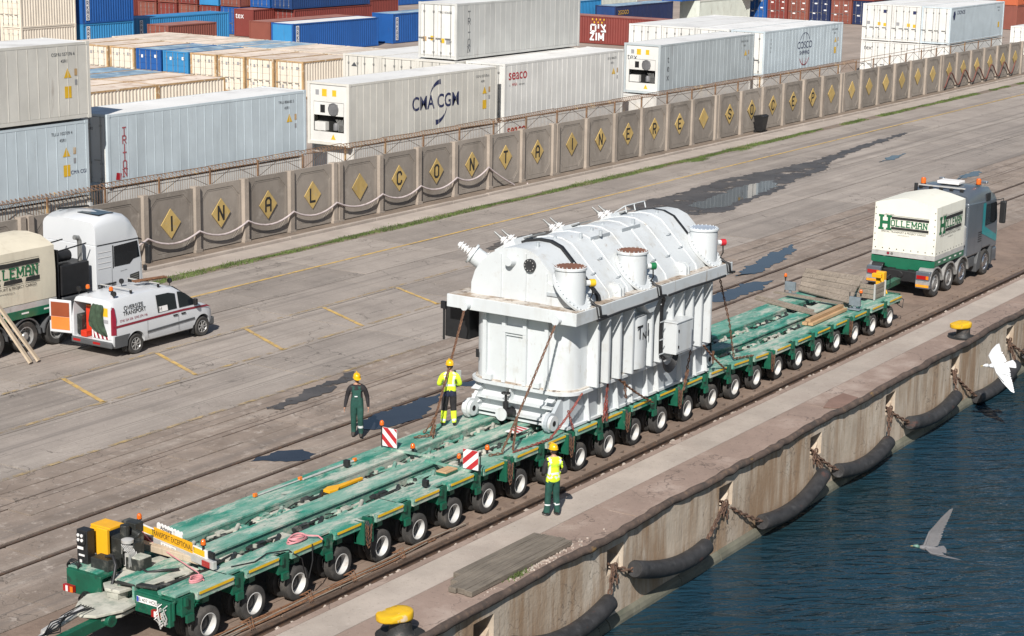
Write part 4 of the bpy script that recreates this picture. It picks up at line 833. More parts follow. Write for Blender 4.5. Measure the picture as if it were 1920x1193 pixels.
def sbox(mb, x0, x1, y0, y1, ha, hb, m=0):
    """box whose top and bottom follow the deck height"""
    V = [(x0, y0, dz(x0)+ha), (x1, y0, dz(x1)+ha), (x1, y1, dz(x1)+ha), (x0, y1, dz(x0)+ha), (x0, y0, dz(x0)+hb), (x1, y0, dz(x1)+hb), (x1, y1, dz(x1)+hb), (x0, y1, dz(x0)+hb)]
    return mb.add(V, [(3, 2, 1, 0), (4, 5, 6, 7), (0, 1, 5, 4), (1, 2, 6, 5), (2, 3, 7, 6), (3, 0, 4, 7)], m)
# wheels: a tyre with grooves and a deep white dished rim, shared by all axles
ty = MB().lathe([(.235, -.115), (.31, -.125), (.355, -.11), (.378, -.09), (.378, -.055), (.370, -.05), (.370, -.042), (.380, -.038), (.380, -.004), (.371, 0), (.380, .004), (.380, .038), (.370, .042), (.370, .05), (.378, .055), (.378, .09), (.355, .11), (.31, .125), (.235, .115)], 32, caps=False).mesh('tyre', 'tyre', 40)
rm = MB(); rm.lathe([(.238, .118), (.222, .122), (.212, .11), (.195, -.04), (.195, -.05)], 28, 0, caps=False); rm.lathe([(.199, -.055), (.10, -.045), (.085, .0), (.06, .01), (0.001, .01)], 28, 1, caps=False); rm.lathe([(.236, -.118), (.236, .118)], 28, 1, caps=False)
rmm = rm.mesh('rim', ['rim_white', 'hub_dark'], 40)
XW = Matrix.Rotation(PI/2, 4, 'X')   # local +z (the dished side) towards -y
def wheel(x, y, z, parent, out=-1, s=1.0):
    t_ = link('wheel', ty, parent); r_ = link('rim', rmm, t_)
    t_.location = Vector((x, y, z)) - parent.location; t_.rotation_euler = (PI/2 if out < 0 else -PI/2, 0, 0); t_.rotation_euler.rotate_axis('Z', random.uniform(0, 6)); t_.scale = (s, s, s)
    return t_
arm = MB(); arm.box(-.05, .05, -.14, .14, -.06, .06).box(-.12, .12, -.09, .09, 0, .42).cyl((-.22, 0, .12), (-.1, 0, .55), .06, 10); armm = arm.mesh('axle_arm', 'frame_green')
for i, x in enumerate(WXS):
    for yc, sg in ((25.19, -1), (27.65, 1)):
        for k in (-1, 1): wheel(x, yc+k*.185, .38, TR, -1 if (k*sg > 0) == (sg > 0) and sg < 0 or (k < 0) else 1)
        o = link('axle_arm', armm, TR); o.location = Vector((x, yc, .38)) - TR.location
# near deck: one plate per axle, its edge stepping back beside each wheel bracket
for i, x in enumerate(WXS):
    a = x-.72 if i else 26.25; b = x+.72 if i < 24 else 62.9
    mb = MB(); sbox(mb, a+.004, b-.004, 25.02, 25.50, -.05, 0); sbox(mb, a+.42, b-.004, 24.80, 25.018, -.05, -.001); sbox(mb, a+.42, b-.004, 24.82, 24.90, -.17, -.051); sbox(mb, a+.004, b-.004, 25.40, 25.48, -.3, -.051)
    wb(mb, 'deck_plate', 'deck_green', TR)
    mb = MB(); sbox(mb, a+.46, b-.05, 24.793, 24.799, -.062, -.006); wb(mb, 'reflective_stripe', 'reflect_yellow', TR)
    # bracket with step between the wheels
    mb = MB(); sbox(mb, a+.02, a+.36, 24.86, 24.90, -.42, -.01); sbox(mb, a+.10, a+.30, 24.80, 24.86, -.56, -.40); sbox(mb, a+.06, a+.14, 24.80, 24.86, -.2, -.02); sbox(mb, a+.02, a+.07, 24.9, 25.3, -.4, -.06)
    wb(mb, 'bracket', 'frame_green', TR)
# far deck, spine, cross members
for a, b in zip([26.25]+WXS[3::3][:7]+[], WXS[3::3][:7]+[62.9]):
    mb = MB(); sbox(mb, a+.005, b-.005, 27.16, 27.99, -.05, 0); sbox(mb, a+.005, b-.005, 27.17, 27.25, -.30, -.051); sbox(mb, a+.1, b-.1, 27.99, 28.06, -.16, -.02); wb(mb, 'deck_beam', 'deck_green', TR)
    mb = MB(); sbox(mb, a+.005, b-.005, 26.09, 26.62, -.04, .0); sbox(mb, a, b, 26.13, 26.19, -.42, -.041); sbox(mb, a, b, 26.52, 26.58, -.42, -.041); sbox(mb, a, b, 26.05, 26.66, -.45, -.42); wb(mb, 'spine_beam', 'deck_green', TR)
rr_ = random.Random(11)
for i, x in enumerate(WXS):
    mb = MB(); sbox(mb, x-.09, x+.09, 24.95, 28.0, -.36, -.14); wb(mb, 'cross_member', 'frame_green', TR)
    for y0, y1 in ((25.94, 26.06), (26.66, 27.13)):
        w_ = y1-y0
    # steering plates, dusty pads, hydraulic rods and hoses in the two open bays
    for y0, y1 in ((25.5, 26.08), (26.66, 27.15)):
        a = x+rr_.uniform(.1, .3); mb = MB()
        sbox(mb, a, a+rr_.uniform(.25, .5), y0+.06, y1-.1, -.18, -.10); wb(mb, 'steering_plate', rr_.choice(['dusty', 'dusty', 'deck_green']), TR, bevel=.015)
        b_ = x-.55+rr_.uniform(0, .2); mb = MB(); mb.prism([(b_, y0+.05), (b_+.22, y0+.02), (b_+.34, (y0+y1)/2), (b_+.2, y1-.08), (b_, y1-.12)], dz(x)-.15, dz(x)-.09, 'z'); wb(mb, 'steering_arm', rr_.choice(['dusty', 'deck_green', 'oily']), TR, bevel=.01)
        mb = MB(); mb.cyl((b_+.1, (y0+y1)/2, dz(x)-.2), (b_+.1, (y0+y1)/2, dz(x)-.03), .05, 12); wb(mb, 'steering_pin', rr_.choice(['oily', 'dusty']), TR)
        mb = MB(); z = dz(x)-.11; mb.cyl((x-.5, (y0+y1)/2+rr_.uniform(-.12, .12), z), (x+.45, (y0+y1)/2+rr_.uniform(-.12, .12), z), .04, 10); mb.cyl((x+.1, y0+.1, z+.03), (x+.5, y0+.35, z+.03), .05, 10).box(x-.2, x+.02, y0+.3, y0+.42, z-.05, z+.05); wb(mb, 'hydraulic_ram', rr_.choice(['oily', 'deck_green', 'dusty']), TR, smooth=40)
        mb = MB()
        for k in range(4):
            p0 = Vector((x-.7, y0+.1+.1*k, dz(x)-.16)); P = [p0+Vector((.23*j, rr_.uniform(-.06, .06), rr_.uniform(-.03, .07))) for j in range(7)]; mb.tube(P, .014, 6)
        wb(mb, 'hydraulic_hose', 'cable', TR, smooth=60)
    mb = MB(); sbox(mb, x-.6, x+.6, 25.5, 27.2, -.47, -.44); wb(mb, 'dark_bay_sheet', 'oily', TR)  # dark sheet added below the open bays, its colour standing in for shade
# hose and chain racks at module joints on the near side
for k, x in enumerate((32.08, 37.76, 40.62, 43.5, 46.45, 52.4, 58.3)):
    mb = MB(); sbox(mb, x-.16, x-.11, 24.72, 25.0, -.52, .0); sbox(mb, x+.13, x+.18, 24.72, 25.0, -.52, .02); sbox(mb, x-.16, x+.18, 24.93, 24.98, -.5, -.02); wb(mb, 'hose_rack', 'frame_green', TR)
    mb = MB(); z = dz(x)
    for j in range(4):
        P = [(x-.06+.05*j, 24.82, z-.02), (x-.07+.05*j, 24.73, z-.15), (x-.05+.04*j, 24.71, z-.42), (x+.02+.03*j, 24.72, z-.58-.04*j), (x+.07+.02*j, 24.75, z-.35), (x+.05+.03*j, 24.84, z-.1)]; mb.tube(P, .016, 6)
    wb(mb, 'hose_coil', 'cable', TR, smooth=60)
    mb = MB(); chain_links(mb, chain_pts((x-.1, 24.72, z-.08), (x+.12, 24.72, z-.1), .52, 10), .075, .05, .010); chain_links(mb, chain_pts((x-.04, 24.70, z-.12), (x+.08, 24.70, z-.12), .38, 10), .075, .05, .010); wb(mb, 'rack_chain', 'chain_rust', TR)
# rear end plates, lamps, number plates
mb = MB(); mb.box(26.16, 26.22, 26.98, 27.95, .68, 1.18).box(26.22, 26.6, 26.98, 27.95, 1.12, 1.18); wb(mb, 'rear_plate', 'frame_green', TR, bevel=.01)
mb = MB(); mb.box(26.14, 26.20, 24.98, 26.02, .70, 1.10).box(26.2, 26.6, 24.98, 26.02, 1.06, 1.12); wb(mb, 'rear_plate', 'frame_green', TR, bevel=.01)
for y in (27.88, 25.42):
    mb = MB(); mb.box(26.06, 26.14, y-.2, y+.08, .72, .86, 0); mb.box(26.055, 26.06, y-.2, y-.12, .73, .85, 1); mb.box(26.052, 26.06, y-.06, y+0, .73, .85, 2); wb(mb, 'tail_lamp', ['red_lens', 'orange_lens', 'sign_white'], TR)
for (y, z, s) in ((25.68, .98, 'B 407 HOL'),):
    mb = MB(); mb.box(26.125, 26.138, y-.27, y+.27, z-.06, z+.06, 0).box(26.122, 26.125, y+.215, y+.265, z-.055, z+.055, 1); pn = wb(mb, 'number_plate', ['sign_white', 'plate_blue'], TR)
    q = put_text(s, .105, (26.121, y-.03, z), (0, -1, 0), (0, 0, 1), 'black', pn)
mb = MB(); mb.box(26.06, 26.2, 25.0, 25.32, .58, 1.1); wb(mb, 'valve_cabinet', 'frame_green', TR, bevel=.02)
mb = MB()
for k in range(9): mb.tube([(26.05, 25.05+.03*k, 1.05-.09*(k % 5)), (25.96, 25.08+.03*k, 1.0-.09*(k % 5)), (26.0, 25.02+.035*k, .8-.05*k % .3), (26.04, 25.1+.02*k, .62)], .013, 6)
for k in range(5): mb.box(26.0, 26.06, 25.06+.05*k, 25.09+.05*k, .66+.08*k, .72+.08*k)
wb(mb, 'valve_hose', 'alu', TR, smooth=60)
mb = MB()
for k in range(4): 
    P = []
    for j in range(13): a = 2*PI*j/12; P.append((26.1-.03*k, 27.3+.17*math.cos(a), .72+.10*math.sin(a)-.02*k))
    mb.tube(P, .013, 6)
wb(mb, 'cable_coil', 'cable', TR, smooth=60)
mb = MB()
for k in range(3): 
    P = []
    for j in range(13): a = 2*PI*j/12; P.append((26.3-.03*k, 27.85+.16*math.cos(a), 1.25+.10*math.sin(a)-.02*k))
    mb.tube(P, .015, 6)
wb(mb, 'cable_coil', 'cable', TR, smooth=60)
# plates at the rear deck
mb = MB(); mb.prism([(26.3, 25.95), (27.75, 25.75), (27.85, 26.95), (27.0, 27.1), (26.3, 26.8)], 1.13, 1.16, 'z'); wb(mb, 'rear_deck_plate', 'dusty', TR, bevel=.01)
mb = MB(); mb.bar((26.42, 25.62, 1.18), (26.25, 26.6, 1.16), .16, .05); mb.bar((26.45, 25.62, 1.19), (27.9, 25.5, 1.19), .10, .05); wb(mb, 'black_edge_strip', 'oily', TR, bevel=.01)
mb = MB(); mb.box(27.82, 28.0, 25.75, 27.9, 1.20, 1.34); wb(mb, 'timber_beam', 'wood_pale', TR, bevel=.01)
# power pack: black control tower, yellow housing, engine, battery box
pp = thing('power_pack', 'yellow and black hydraulic power pack on the rear of the trailer', 'engine', (26.9, 27.5, 1.15))
mb = MB(); mb.box(26.50, 26.72, 27.68, 27.98, 1.16, 1.92).box(26.46, 26.50, 27.72, 27.95, 1.62, 1.86); wb(mb, 'control_tower', 'black', pp, bevel=.015)
for a in range(2):
    for b in range(2): wb(MB().cyl((26.455, 27.78+.1*a, 1.72+.1*b), (26.44, 27.78+.1*a, 1.72+.1*b), .035, 12), 'gauge', 'sign_white', pp)
wb(MB().box(26.452, 26.46, 27.75, 27.92, 1.52, 1.58).box(26.49, 26.498, 27.76, 27.92, 1.36, 1.40).box(26.49, 26.498, 27.84, 27.90, 1.22, 1.28), 'label_plate', 'sign_white', pp)
mb = MB(); mb.box(26.74, 26.82, 27.35, 27.66, 1.35, 1.95).box(26.82, 27.25, 27.35, 27.9, 1.90, 1.96).box(26.82, 27.25, 27.86, 27.9, 1.3, 1.90).box(26.80, 26.84, 27.70, 27.9, 1.35, 1.9); wb(mb, 'housing', 'machine_yellow', pp, bevel=.012)
mb = MB(); mb.box(26.9, 27.45, 27.0, 27.75, 1.2, 1.75).box(27.0, 27.3, 26.85, 27.1, 1.35, 1.7).cyl((27.1, 27.2, 1.7), (27.1, 27.2, 2.0), .1, 12).cyl((27.35, 27.0, 1.72), (27.35, 27.5, 1.85), .09, 12).box(27.3, 27.55, 27.1, 27.5, 1.75, 1.98); wb(mb, 'engine_block', 'oily', pp, bevel=.02)
mb = MB(); mb.lathe([(.12, 0), (.12, .08), (.07, .1), (.07, .14), (.13, .16), (.13, .22), (.05, .25)], 14, 0, Matrix.Translation((26.95, 26.98, 1.55))).box(26.9, 27.05, 26.9, 27.05, 1.2, 1.5); wb(mb, 'filter', 'alu', pp, smooth=35)
mb = MB(); mb.box(26.45, 26.85, 27.05, 27.55, 1.17, 1.42); wb(mb, 'tool_box', 'oily', pp, bevel=.02)
mb = MB(); mb.box(26.85, 27.2, 26.55, 26.95, 1.17, 1.42).box(26.86, 27.19, 26.56, 26.94, 1.42, 1.445, 1); wb(mb, 'battery_box', ['oily', 'dusty'], pp, bevel=.01)
mb = MB()
for k in range(8):
    P = [(26.8+.05*k, 27.0+.05*k, 1.5), (26.7+.06*k, 26.9, 1.75-.03*k), (26.75+.05*k, 26.75+.02*k, 1.55), (26.8+.05*k, 26.8, 1.25)]; mb.tube(P, .012, 6)
wb(mb, 'wiring', 'alu', pp, smooth=60)
mb = MB(); mb.tube([(26.5, 27.15, 1.5), (26.5, 26.95, 1.55), (26.42, 26.8, 1.4), (26.3, 26.75, 1.15), (26.2, 26.75, .95)], .035, 8).tube([(27.0, 26.8, 1.25), (26.9, 26.4, 1.2), (27.1, 26.1, 1.25), (27.4, 26.0, 1.2)], .03, 8); wb(mb, 'thick_hose', 'cable', pp, smooth=60)
# turntable and drawbar
mb = MB(); mb.prism([(26.25, 26.0), (26.3, 26.95), (25.95, 27.15), (25.55, 27.0), (25.15, 26.72), (25.05, 26.45), (25.2, 26.15), (25.75, 25.95)], .80, .86, 'z').prism([(26.2, 26.05), (26.2, 26.9), (25.9, 27.08), (25.3, 26.7), (25.3, 26.2), (25.75, 26.0)], .68, .74, 'z'); wb(mb, 'turntable', 'dusty', TR, bevel=.012)
mb = MB(); mb.prism([(26.6, 26.25), (26.6, 26.85), (26.2, 26.95), (26.0, 26.7), (26.05, 26.35)], 1.0, 1.07, 'z').box(26.05, 26.35, 26.4, 26.7, .86, 1.0); wb(mb, 'kingpin_plate', 'dusty', TR, bevel=.012)
mb = MB(); mb.bar((25.55, 26.25, .66), (22.6, 26.3, .48), .16, .22).cyl((25.55, 26.05, .66), (25.55, 26.45, .66), .13, 16); wb(mb, 'drawbar', 'frame_green', TR, bevel=.01)
mb = MB(); mb.cyl((25.3, 26.62, .85), (24.2, 26.55, .72), .075, 14).cyl((24.2, 26.55, .72), (23.6, 26.45, .62), .04, 12).cyl((25.2, 26.78, .8), (24.3, 26.68, .70), .05, 12); wb(mb, 'drawbar_ram', 'alu', TR, smooth=40)
mb = MB()
for k in range(6): mb.tube([(25.4, 26.4+.07*k, .9), (24.9, 26.3+.1*k, 1.0-.04*k), (24.4, 26.55-.05*k, .9-.03*k), (23.9, 26.3+.05*k, .74), (23.3, 26.35+.02*k, .62)], .012, 6)
wb(mb, 'drawbar_hose', 'cable', TR, smooth=60)
wb(MB().box(22.6, 23.3, 26.205, 26.21, .40, .48), 'reflective_stripe', 'reflect_yellow', TR)
# light bar with sign
lb_ = thing('light_bar', 'aluminium rear light bar with a yellow lettered sign, lying across the trailer', 'light bar', (27.9, 26.5, 1.3))
q0 = Vector((28.25, 27.95, 1.33)); q1 = Vector((27.72, 25.30, 1.33)); dr = (q1-q0).normalized(); nn = Vector((dr.y, -dr.x, 0)); nn = nn if nn.x < 0 else -nn
def barp(s, h, o=0): return q0 + dr*s + Vector((0, 0, h)) + nn*o
LBN = (q1-q0).length
wb(MB().bar(barp(0, 0), barp(LBN, 0), .10, .17), 'beam', 'alu', lb_, bevel=.01)
wb(MB().bar(barp(.05, .17), barp(LBN-.25, .17), .03, .17), 'board', 'sign_white', lb_)
for s0, s1 in ((.1, .6), (2.0, 2.38)): wb(MB().bar(barp(s0, .17, .022), barp(s1, .17, .022), .006, .13), 'reflector', 'reflect_yellow', lb_)
bd = wb(MB().bar(barp(.62, .19, .030), barp(1.98, .19, .030), .012, .25), 'sign_board', 'machine_yellow', lb_)
pt = put_text('TRANSPORT EXCEPTIONAL !', .165, barp(1.30, .19, .040), dr, (0, 0, 1), 'black', lb_, sx=.70); pt.location = -lb_.location
wh_ = MB(); 
for k in range(8): wh_.cyl(barp(.78+.115*k, .40, .01), barp(.78+.115*k, .40, .03), .052, 12)
wh_.bar(barp(.72, .36, .02), barp(1.62, .36, .02), .012, .09); wb(wh_, 'white_notice', 'sign_white', lb_)
pt = put_text('Achtung  !', .12, barp(1.12, .365, .042), dr, (0, 0, 1), 'black', lb_); pt.location = -lb_.location
npb = wb(MB().bar(barp(.9, .0, .056), barp(1.42, .0, .056), .008, .11), 'number_plate', 'sign_white', lb_)
pt = put_text('B 412 HOL', .10, barp(1.19, .0, .062), dr, (0, 0, 1), 'black', lb_); pt.location = -lb_.location
for s in (.3, 2.35): wb(MB().bar(barp(s, -.01, .06), barp(s+.24, -.01, .06), .03, .12), 'tail_lamp', 'red_lens', lb_)
def beacon(p, parent, r=.055, stem=.1, name='beacon'):
    X_ = Matrix.Translation(p); mb = MB(); mb.lathe([(r*.5, -stem), (r*.5, 0), (r*1.05, 0), (r*1.05, .02)], 14, 0, X_); mb.lathe([(r, .02), (r*1.02, .07), (r*.85, .11), (r*.45, .135), (.002, .14)], 14, 1, X_); o = wb(mb, name, ['black', 'beacon_orange'], parent, smooth=45); return o
beacon(barp(.05, .33), lb_); beacon(barp(2.32, .34), lb_)
wb(MB().bar(barp(LBN-.2, .2), barp(LBN-.02, .2), .05, .14), 'lamp_bracket', 'black', lb_)
wb(MB().tube([barp(.1, .3), barp(.2, .15, .08), barp(.6, .0, .1), barp(1.5, -.05, .2), barp(2.6, -.08, .35), barp(3.0, -.1, .5)], .014, 6), 'lashing_strap', 'hose_pink', lb_, smooth=60)
# warning boards at the module joint
for (x, y, fl, nm) in ((36.75, 27.66, 1, 'far'), (36.42, 24.98, -1, 'near')):
    t = thing('warning_board', 'red and white striped warning board with orange beacon on the %s side of the trailer' % nm, 'warning board', (x, y, 1.2), R(0))
    wb(MB().box(x, x+.02, y-.22, y+.22, 1.26, 1.74), 'board', 'sign_white', t)
    mb = MB()
    for k in range(-2, 2):
        b0 = -.16+k*.31; P = [(-.22, b0), (.22, b0+.44*.9), (.22, b0+.44*.9+.155), (-.22, b0+.155)]
        # clip stripe to the board
        pts = []
        def clip(P, lo, hi):
            for sgn, lim in ((1, lo), (-1, hi)):
                out = []
                for a, b in zip(P, P[1:]+P[:1]):
                    ia, ib = sgn*(a[1]-lim) >= 0, sgn*(b[1]-lim) >= 0
                    if ia: out.append(a)
                    if ia != ib: s = (lim-a[1])/(b[1]-a[1]); out.append((a[0]+(b[0]-a[0])*s, lim))
                P = out
                if not P: return P
            return P
        P = clip(P, -.24, .24)
        if len(P) > 2: mb.add([(x-.003, y+fl*u, 1.5+v) for u, v in P], [tuple(range(len(P)))])
    wb(mb, 'stripe', 'sign_red', t)
    wb(MB().cyl((x+.03, y+fl*.26, 1.2), (x+.03, y+fl*.26, 1.72), .015, 8), 'post', 'black', t); beacon(Vector((x+.03, y+fl*.26 if fl > 0 else y+.36, 1.76 if fl > 0 else 1.45)), t)
    wb(MB().bar((x, y-fl*.0, 1.21), (x+.02, y-fl*1.35, 1.23), .07, .05), 'cross_bar', 'deck_green', t)
for x, y, lbn in ((37.9, 25.5, 'squat orange beacon on the trailer deck near the hanging chain'), (36.9, 27.05, 'orange beacon standing behind the far striped warning board')):
    t = thing('beacon_lamp', lbn, 'beacon', (x, y, 1.2)); beacon(Vector((x, y, 1.29)), t, .06, .09)
t = thing('flat_warning_board', 'striped warning board lying flat on the deck before the transformer', 'warning board', (39.9, 25.95, 1.25)); wb(MB().box(39.6, 40.2, 25.75, 26.1, 1.26, 1.275), 'board', 'sign_white', t)
for k in range(3): wb(MB().prism([(39.66+.18*k, 25.75), (39.75+.18*k, 25.75), (39.9+.14*k, 26.1), (39.82+.14*k, 26.1)], 1.276, 1.279, 'z'), 'stripe', 'sign_red', t)
# loose things on the deck
t = thing('yellow_lever', 'yellow steel lever lying in the trailer bay', 'lever', (33.4, 26.85, 1.16)); wb(MB().prism([(33.2, 26.72), (33.45, 26.66), (33.62, 26.74), (34.5, 26.74), (34.5, 26.82), (33.7, 26.88), (33.45, 26.98), (33.22, 26.92)], 1.15, 1.22, 'z'), 'plate', 'machine_yellow', t, bevel=.01)
t = thing('telescopic_pole', 'grey telescopic pole with orange tips along the far deck edge', 'pole', (33.4, 27.75, 1.22)); wb(MB().cyl((31.9, 27.83, 1.23), (33.6, 27.78, 1.23), .018, 8).cyl((33.5, 27.75, 1.235), (35.4, 27.7, 1.235), .028, 8), 'rod', 'alu', t)
for x, y in ((31.88, 27.83), (33.45, 27.8), (35.4, 27.7)): wb(MB().box(x-.05, x+.05, y-.035, y+.035, 1.215, 1.30), 'tip', 'orange_lens', t, bevel=.01)
t = thing('wood_block', 'short wooden block on the near deck beside the striped board', 'wood block', (35.95, 25.35, 1.2)); wb(MB().box(35.72, 36.2, 25.2, 25.5, 1.205, 1.27), 'green_base', 'frame_green', t, bevel=.008); wb(MB().box(35.72, 36.2, 25.2, 25.5, 1.272, 1.31), 'board', 'wood_new', t, bevel=.008)
for x, y, lbn in ((34.75, 25.1, 'near'), (34.9, 27.55, 'far')):
    t = thing('black_lamp', 'small black work lamp standing on the %s deck' % lbn, 'lamp', (x, y, 1.2)); wb(MB().box(x-.06, x+.06, y-.07, y+.07, 1.24, 1.40).box(x-.03, x+.03, y-.03, y+.03, 1.2, 1.24), 'housing', 'black', t, bevel=.015)
t = thing('tow_rope', 'pink coiled lashing strap on the near deck edge', 'strap', (30.2, 25.2, 1.2)); mb = MB(); P = []
for k in range(60): a = k*.42; P.append((30.15+(.26-.002*k)*math.cos(a)*1.2, 25.15+(.14)*math.sin(a), 1.22+.0016*k+.02*math.sin(a*1.7)))
mb.tube(P+[(30.5, 24.86, 1.28), (30.55, 24.78, 1.2)], .02, 6); wb(mb, 'strap', 'hose_pink', t, smooth=60)
t = thing('tow_rope', 'pink strap bundle at the rear corner of the trailer', 'strap', (27.3, 25.3, 1.2)); mb = MB(); P = []
for k in range(30): a = k*.5; P.append((27.1+.16*math.cos(a), 25.25+.1*math.sin(a), 1.2+.003*k))
mb.tube(P, .02, 6); wb(mb, 'strap', 'hose_pink', t, smooth=60)
t = thing('cable_run', 'black cable looping down over the near deck and a wheel', 'cable', (29.3, 24.9, 1.2)); wb(MB().tube([(28.1, 25.2, 1.22), (28.6, 25.0, 1.22), (29.1, 25.1, 1.24), (29.5, 24.85, 1.25), (29.8, 24.74, 1.0), (29.9, 24.72, .55), (30.0, 24.72, .5), (30.15, 24.73, .85), (30.2, 24.78, 1.2)], .014, 6), 'cable', 'cable', t, smooth=60)
# front of the trailer: leaning boards, crate, planks, lamp boxes
t = thing('board_ramp', 'row of weathered grey boards leaning at the front of the trailer', 'boards', (61, 26.8, 1.05))
a0, a1 = Vector((61.05, 27.95, 1.09)), Vector((60.1, 25.6, 1.09)); b0, b1 = Vector((62.05, 28.15, 1.70)), Vector((61.95, 25.85, 1.70))
for k in range(5):
    s0, s1 = k/5+.006, (k+1)/5-.006; V = []
    for dzz in (0, .05):
        for (p_, q_, s) in ((a0, b0, s0), (a1, b1, s0), (a1, b1, s1), (a0, b0, s1)): V.append(tuple(p_.lerp(q_, s)+Vector((-dzz*.5, 0, dzz*.85))+Vector((0, random.uniform(-.03, .03), random.uniform(0, .012)))))
    wb(MB().add(V, [(3, 2, 1, 0), (4, 5, 6, 7), (0, 1, 5, 4), (1, 2, 6, 5), (2, 3, 7, 6), (3, 0, 4, 7)]), 'board', 'wood_grey', t)
t = thing('wooden_crate', 'open wooden crate behind the leaning boards', 'crate', (61.7, 25.55, 1.05))
for k in range(3): wb(MB().box(61.45, 62.3, 25.24, 25.28, 1.08+.17*k, 1.23+.17*k), 'slat', 'wood_grey', t)
for k in range(3): wb(MB().box(61.45, 61.49, 25.28, 25.9, 1.08+.17*k, 1.23+.17*k), 'slat', 'wood_grey', t)
wb(MB().box(61.4, 61.45, 25.2, 25.26, 1.05, 1.62).box(62.3, 62.35, 25.2, 25.26, 1.05, 1.62), 'corner_post', 'alu', t)
for (p0, p1, w_, lbn) in (((59.25, 28.65, 1.12), (58.25, 26.1, 1.12), .16, 'long grey plank lying across the deck nearest the transformer'), ((59.05, 28.6, 1.08), (58.0, 25.9, 1.08), .16, 'lower grey plank under the long crossing plank'), ((60.1, 28.4, 1.16), (59.75, 25.7, 1.16), .18, 'grey plank at the foot of the leaning boards')):
    t = thing('plank', lbn, 'plank', tuple((Vector(p0)+Vector(p1))/2)); wb(MB().bar(p0, p1, w_, .07), 'board', 'wood_grey', t, bevel=.006)
for k in range(3): t = thing('timber', 'fresh sawn timber on the near deck, %s of the small pile' % ['lower left', 'lower right', 'top'][k], 'timber', (57.9, 25.4, 1.05), 0, 'timber pile'); y = (25.52, 25.32, 25.43)[k]; z = (1.06, 1.06, 1.165)[k]; wb(MB().bar((56.35+.04*k, y, z+.05), (59.3-.05*k, y+.05, z+.05), .17, .095), 'beam', 'wood_new', t, bevel=.006)
for x, y, lbn in ((60.5, 28.0, 'far'), (59.55, 25.15, 'near')):
    t = thing('lamp_box', 'grey lamp box with an orange beacon on the %s side of the trailer front' % lbn, 'lamp box', (x, y, 1.05)); wb(MB().box(x-.05, x+.05, y-.2, y+.2, 1.2, 1.5).box(x-.12, x+.12, y-.22, y+.22, 1.06, 1.1).box(x-.03, x+.03, y-.05, y+.05, 1.1, 1.2), 'box', 'lamp_grey', t, bevel=.01); wb(MB().cyl((x, y+.2, 1.1), (x, y+.2, 1.65), .018, 8), 'post', 'black', t); beacon(Vector((x, y+.2 if lbn == 'far' else y-.2, 1.65)), t)
t = thing('hitch_valve', 'yellow hydraulic hitch block between trailer and truck', 'hitch', (63.1, 25.9, 1.05)); wb(MB().box(62.95, 63.2, 25.55, 25.85, 1.25, 1.75).box(62.8, 62.98, 25.6, 25.95, 1.55, 1.7).bar((62.7, 25.3, 1.05), (62.95, 25.7, 1.6), .05, .08), 'block', 'machine_yellow', t, bevel=.02)
wb(MB().box(62.9, 63.1, 24.95, 27.9, .7, 1.05).bar((63.1, 26.3, .75), (66.6, 26.5, .75), .25, .2), 'front_drawbar', 'frame_green', TR)
wb(MB().tube([(62.9, 25.1, 1.05), (63.3, 24.9, .8), (63.1, 24.85, .55), (62.8, 24.9, .7), (62.85, 25.0, .95)], .015, 6).tube([(63.2, 25.6, 1.5), (63.9, 25.7, 1.5), (64.2, 25.8, 1.0), (64.0, 25.9, .8)], .015, 6), 'front_hose', 'cable', TR, smooth=60)
# ================================================================== TRANSFORMER
m_('tr_white', (0.55, 0.575, 0.585), 0.40, vs=.8, var=.05, layers=[L((.44, .44, .42), (1.6, 1.6, .30), .54, .72, .65), L((.30, .24, .18), (5, 5, .8), .62, .72, .7), L((.25, .20, .15), 7, .66, .74, .7), L((.42, .40, .36), 1.1, .56, .68, .5, r=.75)])
m_('tr_grey', (0.37, 0.40, 0.42), 0.5, vs=.8, var=.07, layers=[L((.33, .32, .30), (1.5, 1.5, .5), .54, .72, .6), L((.2, .16, .12), 5, .68, .76, .6)])
m_('tr_dirty', (0.50, 0.46, 0.41), 0.85, vs=1, var=.15, layers=[L((.26, .19, .13), 1.8, .48, .6, .85), L((.10, .065, .045), 5, .54, .64, .85)])
m_('rust_cover', (0.185, 0.078, 0.045), 0.85, vs=2, var=.2, layers=[L((.12, .055, .035), 3, .5, .68, .6)]); m_('cap_yellow', (.62, .40, .02), .4); m_('cap_green', (.01, .14, .05), .4); m_('cap_red', (.45, .02, .03), .4); m_('blue_grey_cover', (.40, .45, .52), .5, .2, var=.15)
TF = thing('power_transformer', 'huge white power transformer tank with a rounded top, chained to the trailer', 'transformer', (44.6, 26.45, 1.2))
def rrect(x0, x1, y0, y1, r, z, n=7):
    P = []
    for cx, cy, a0 in ((x1-r, y1-r, 0), (x0+r, y1-r, 90), (x0+r, y0+r, 180), (x1-r, y0+r, 270)):
        for k in range(n+1): a = R(a0+90*k/n); P.append((cx+r*math.cos(a), cy+r*math.sin(a), z))
    return P
wb(MB().loft([rrect(40.75, 48.45, 24.9, 28.0, .55, z) for z in (2.2, 4.12)]), 'tank', 'tr_white', TF, smooth=40)
wb(MB().loft([rrect(40.60, 48.62, 24.76, 28.12, .62, z) for z in (2.12, 2.20)]), 'lower_flange', 'tr_white', TF, smooth=40)
wb(MB().loft([rrect(40.68, 48.54, 24.83, 28.06, .6, z) for z in (2.2, 2.235)]), 'lower_flange_rim', 'tr_dirty', TF, smooth=40)
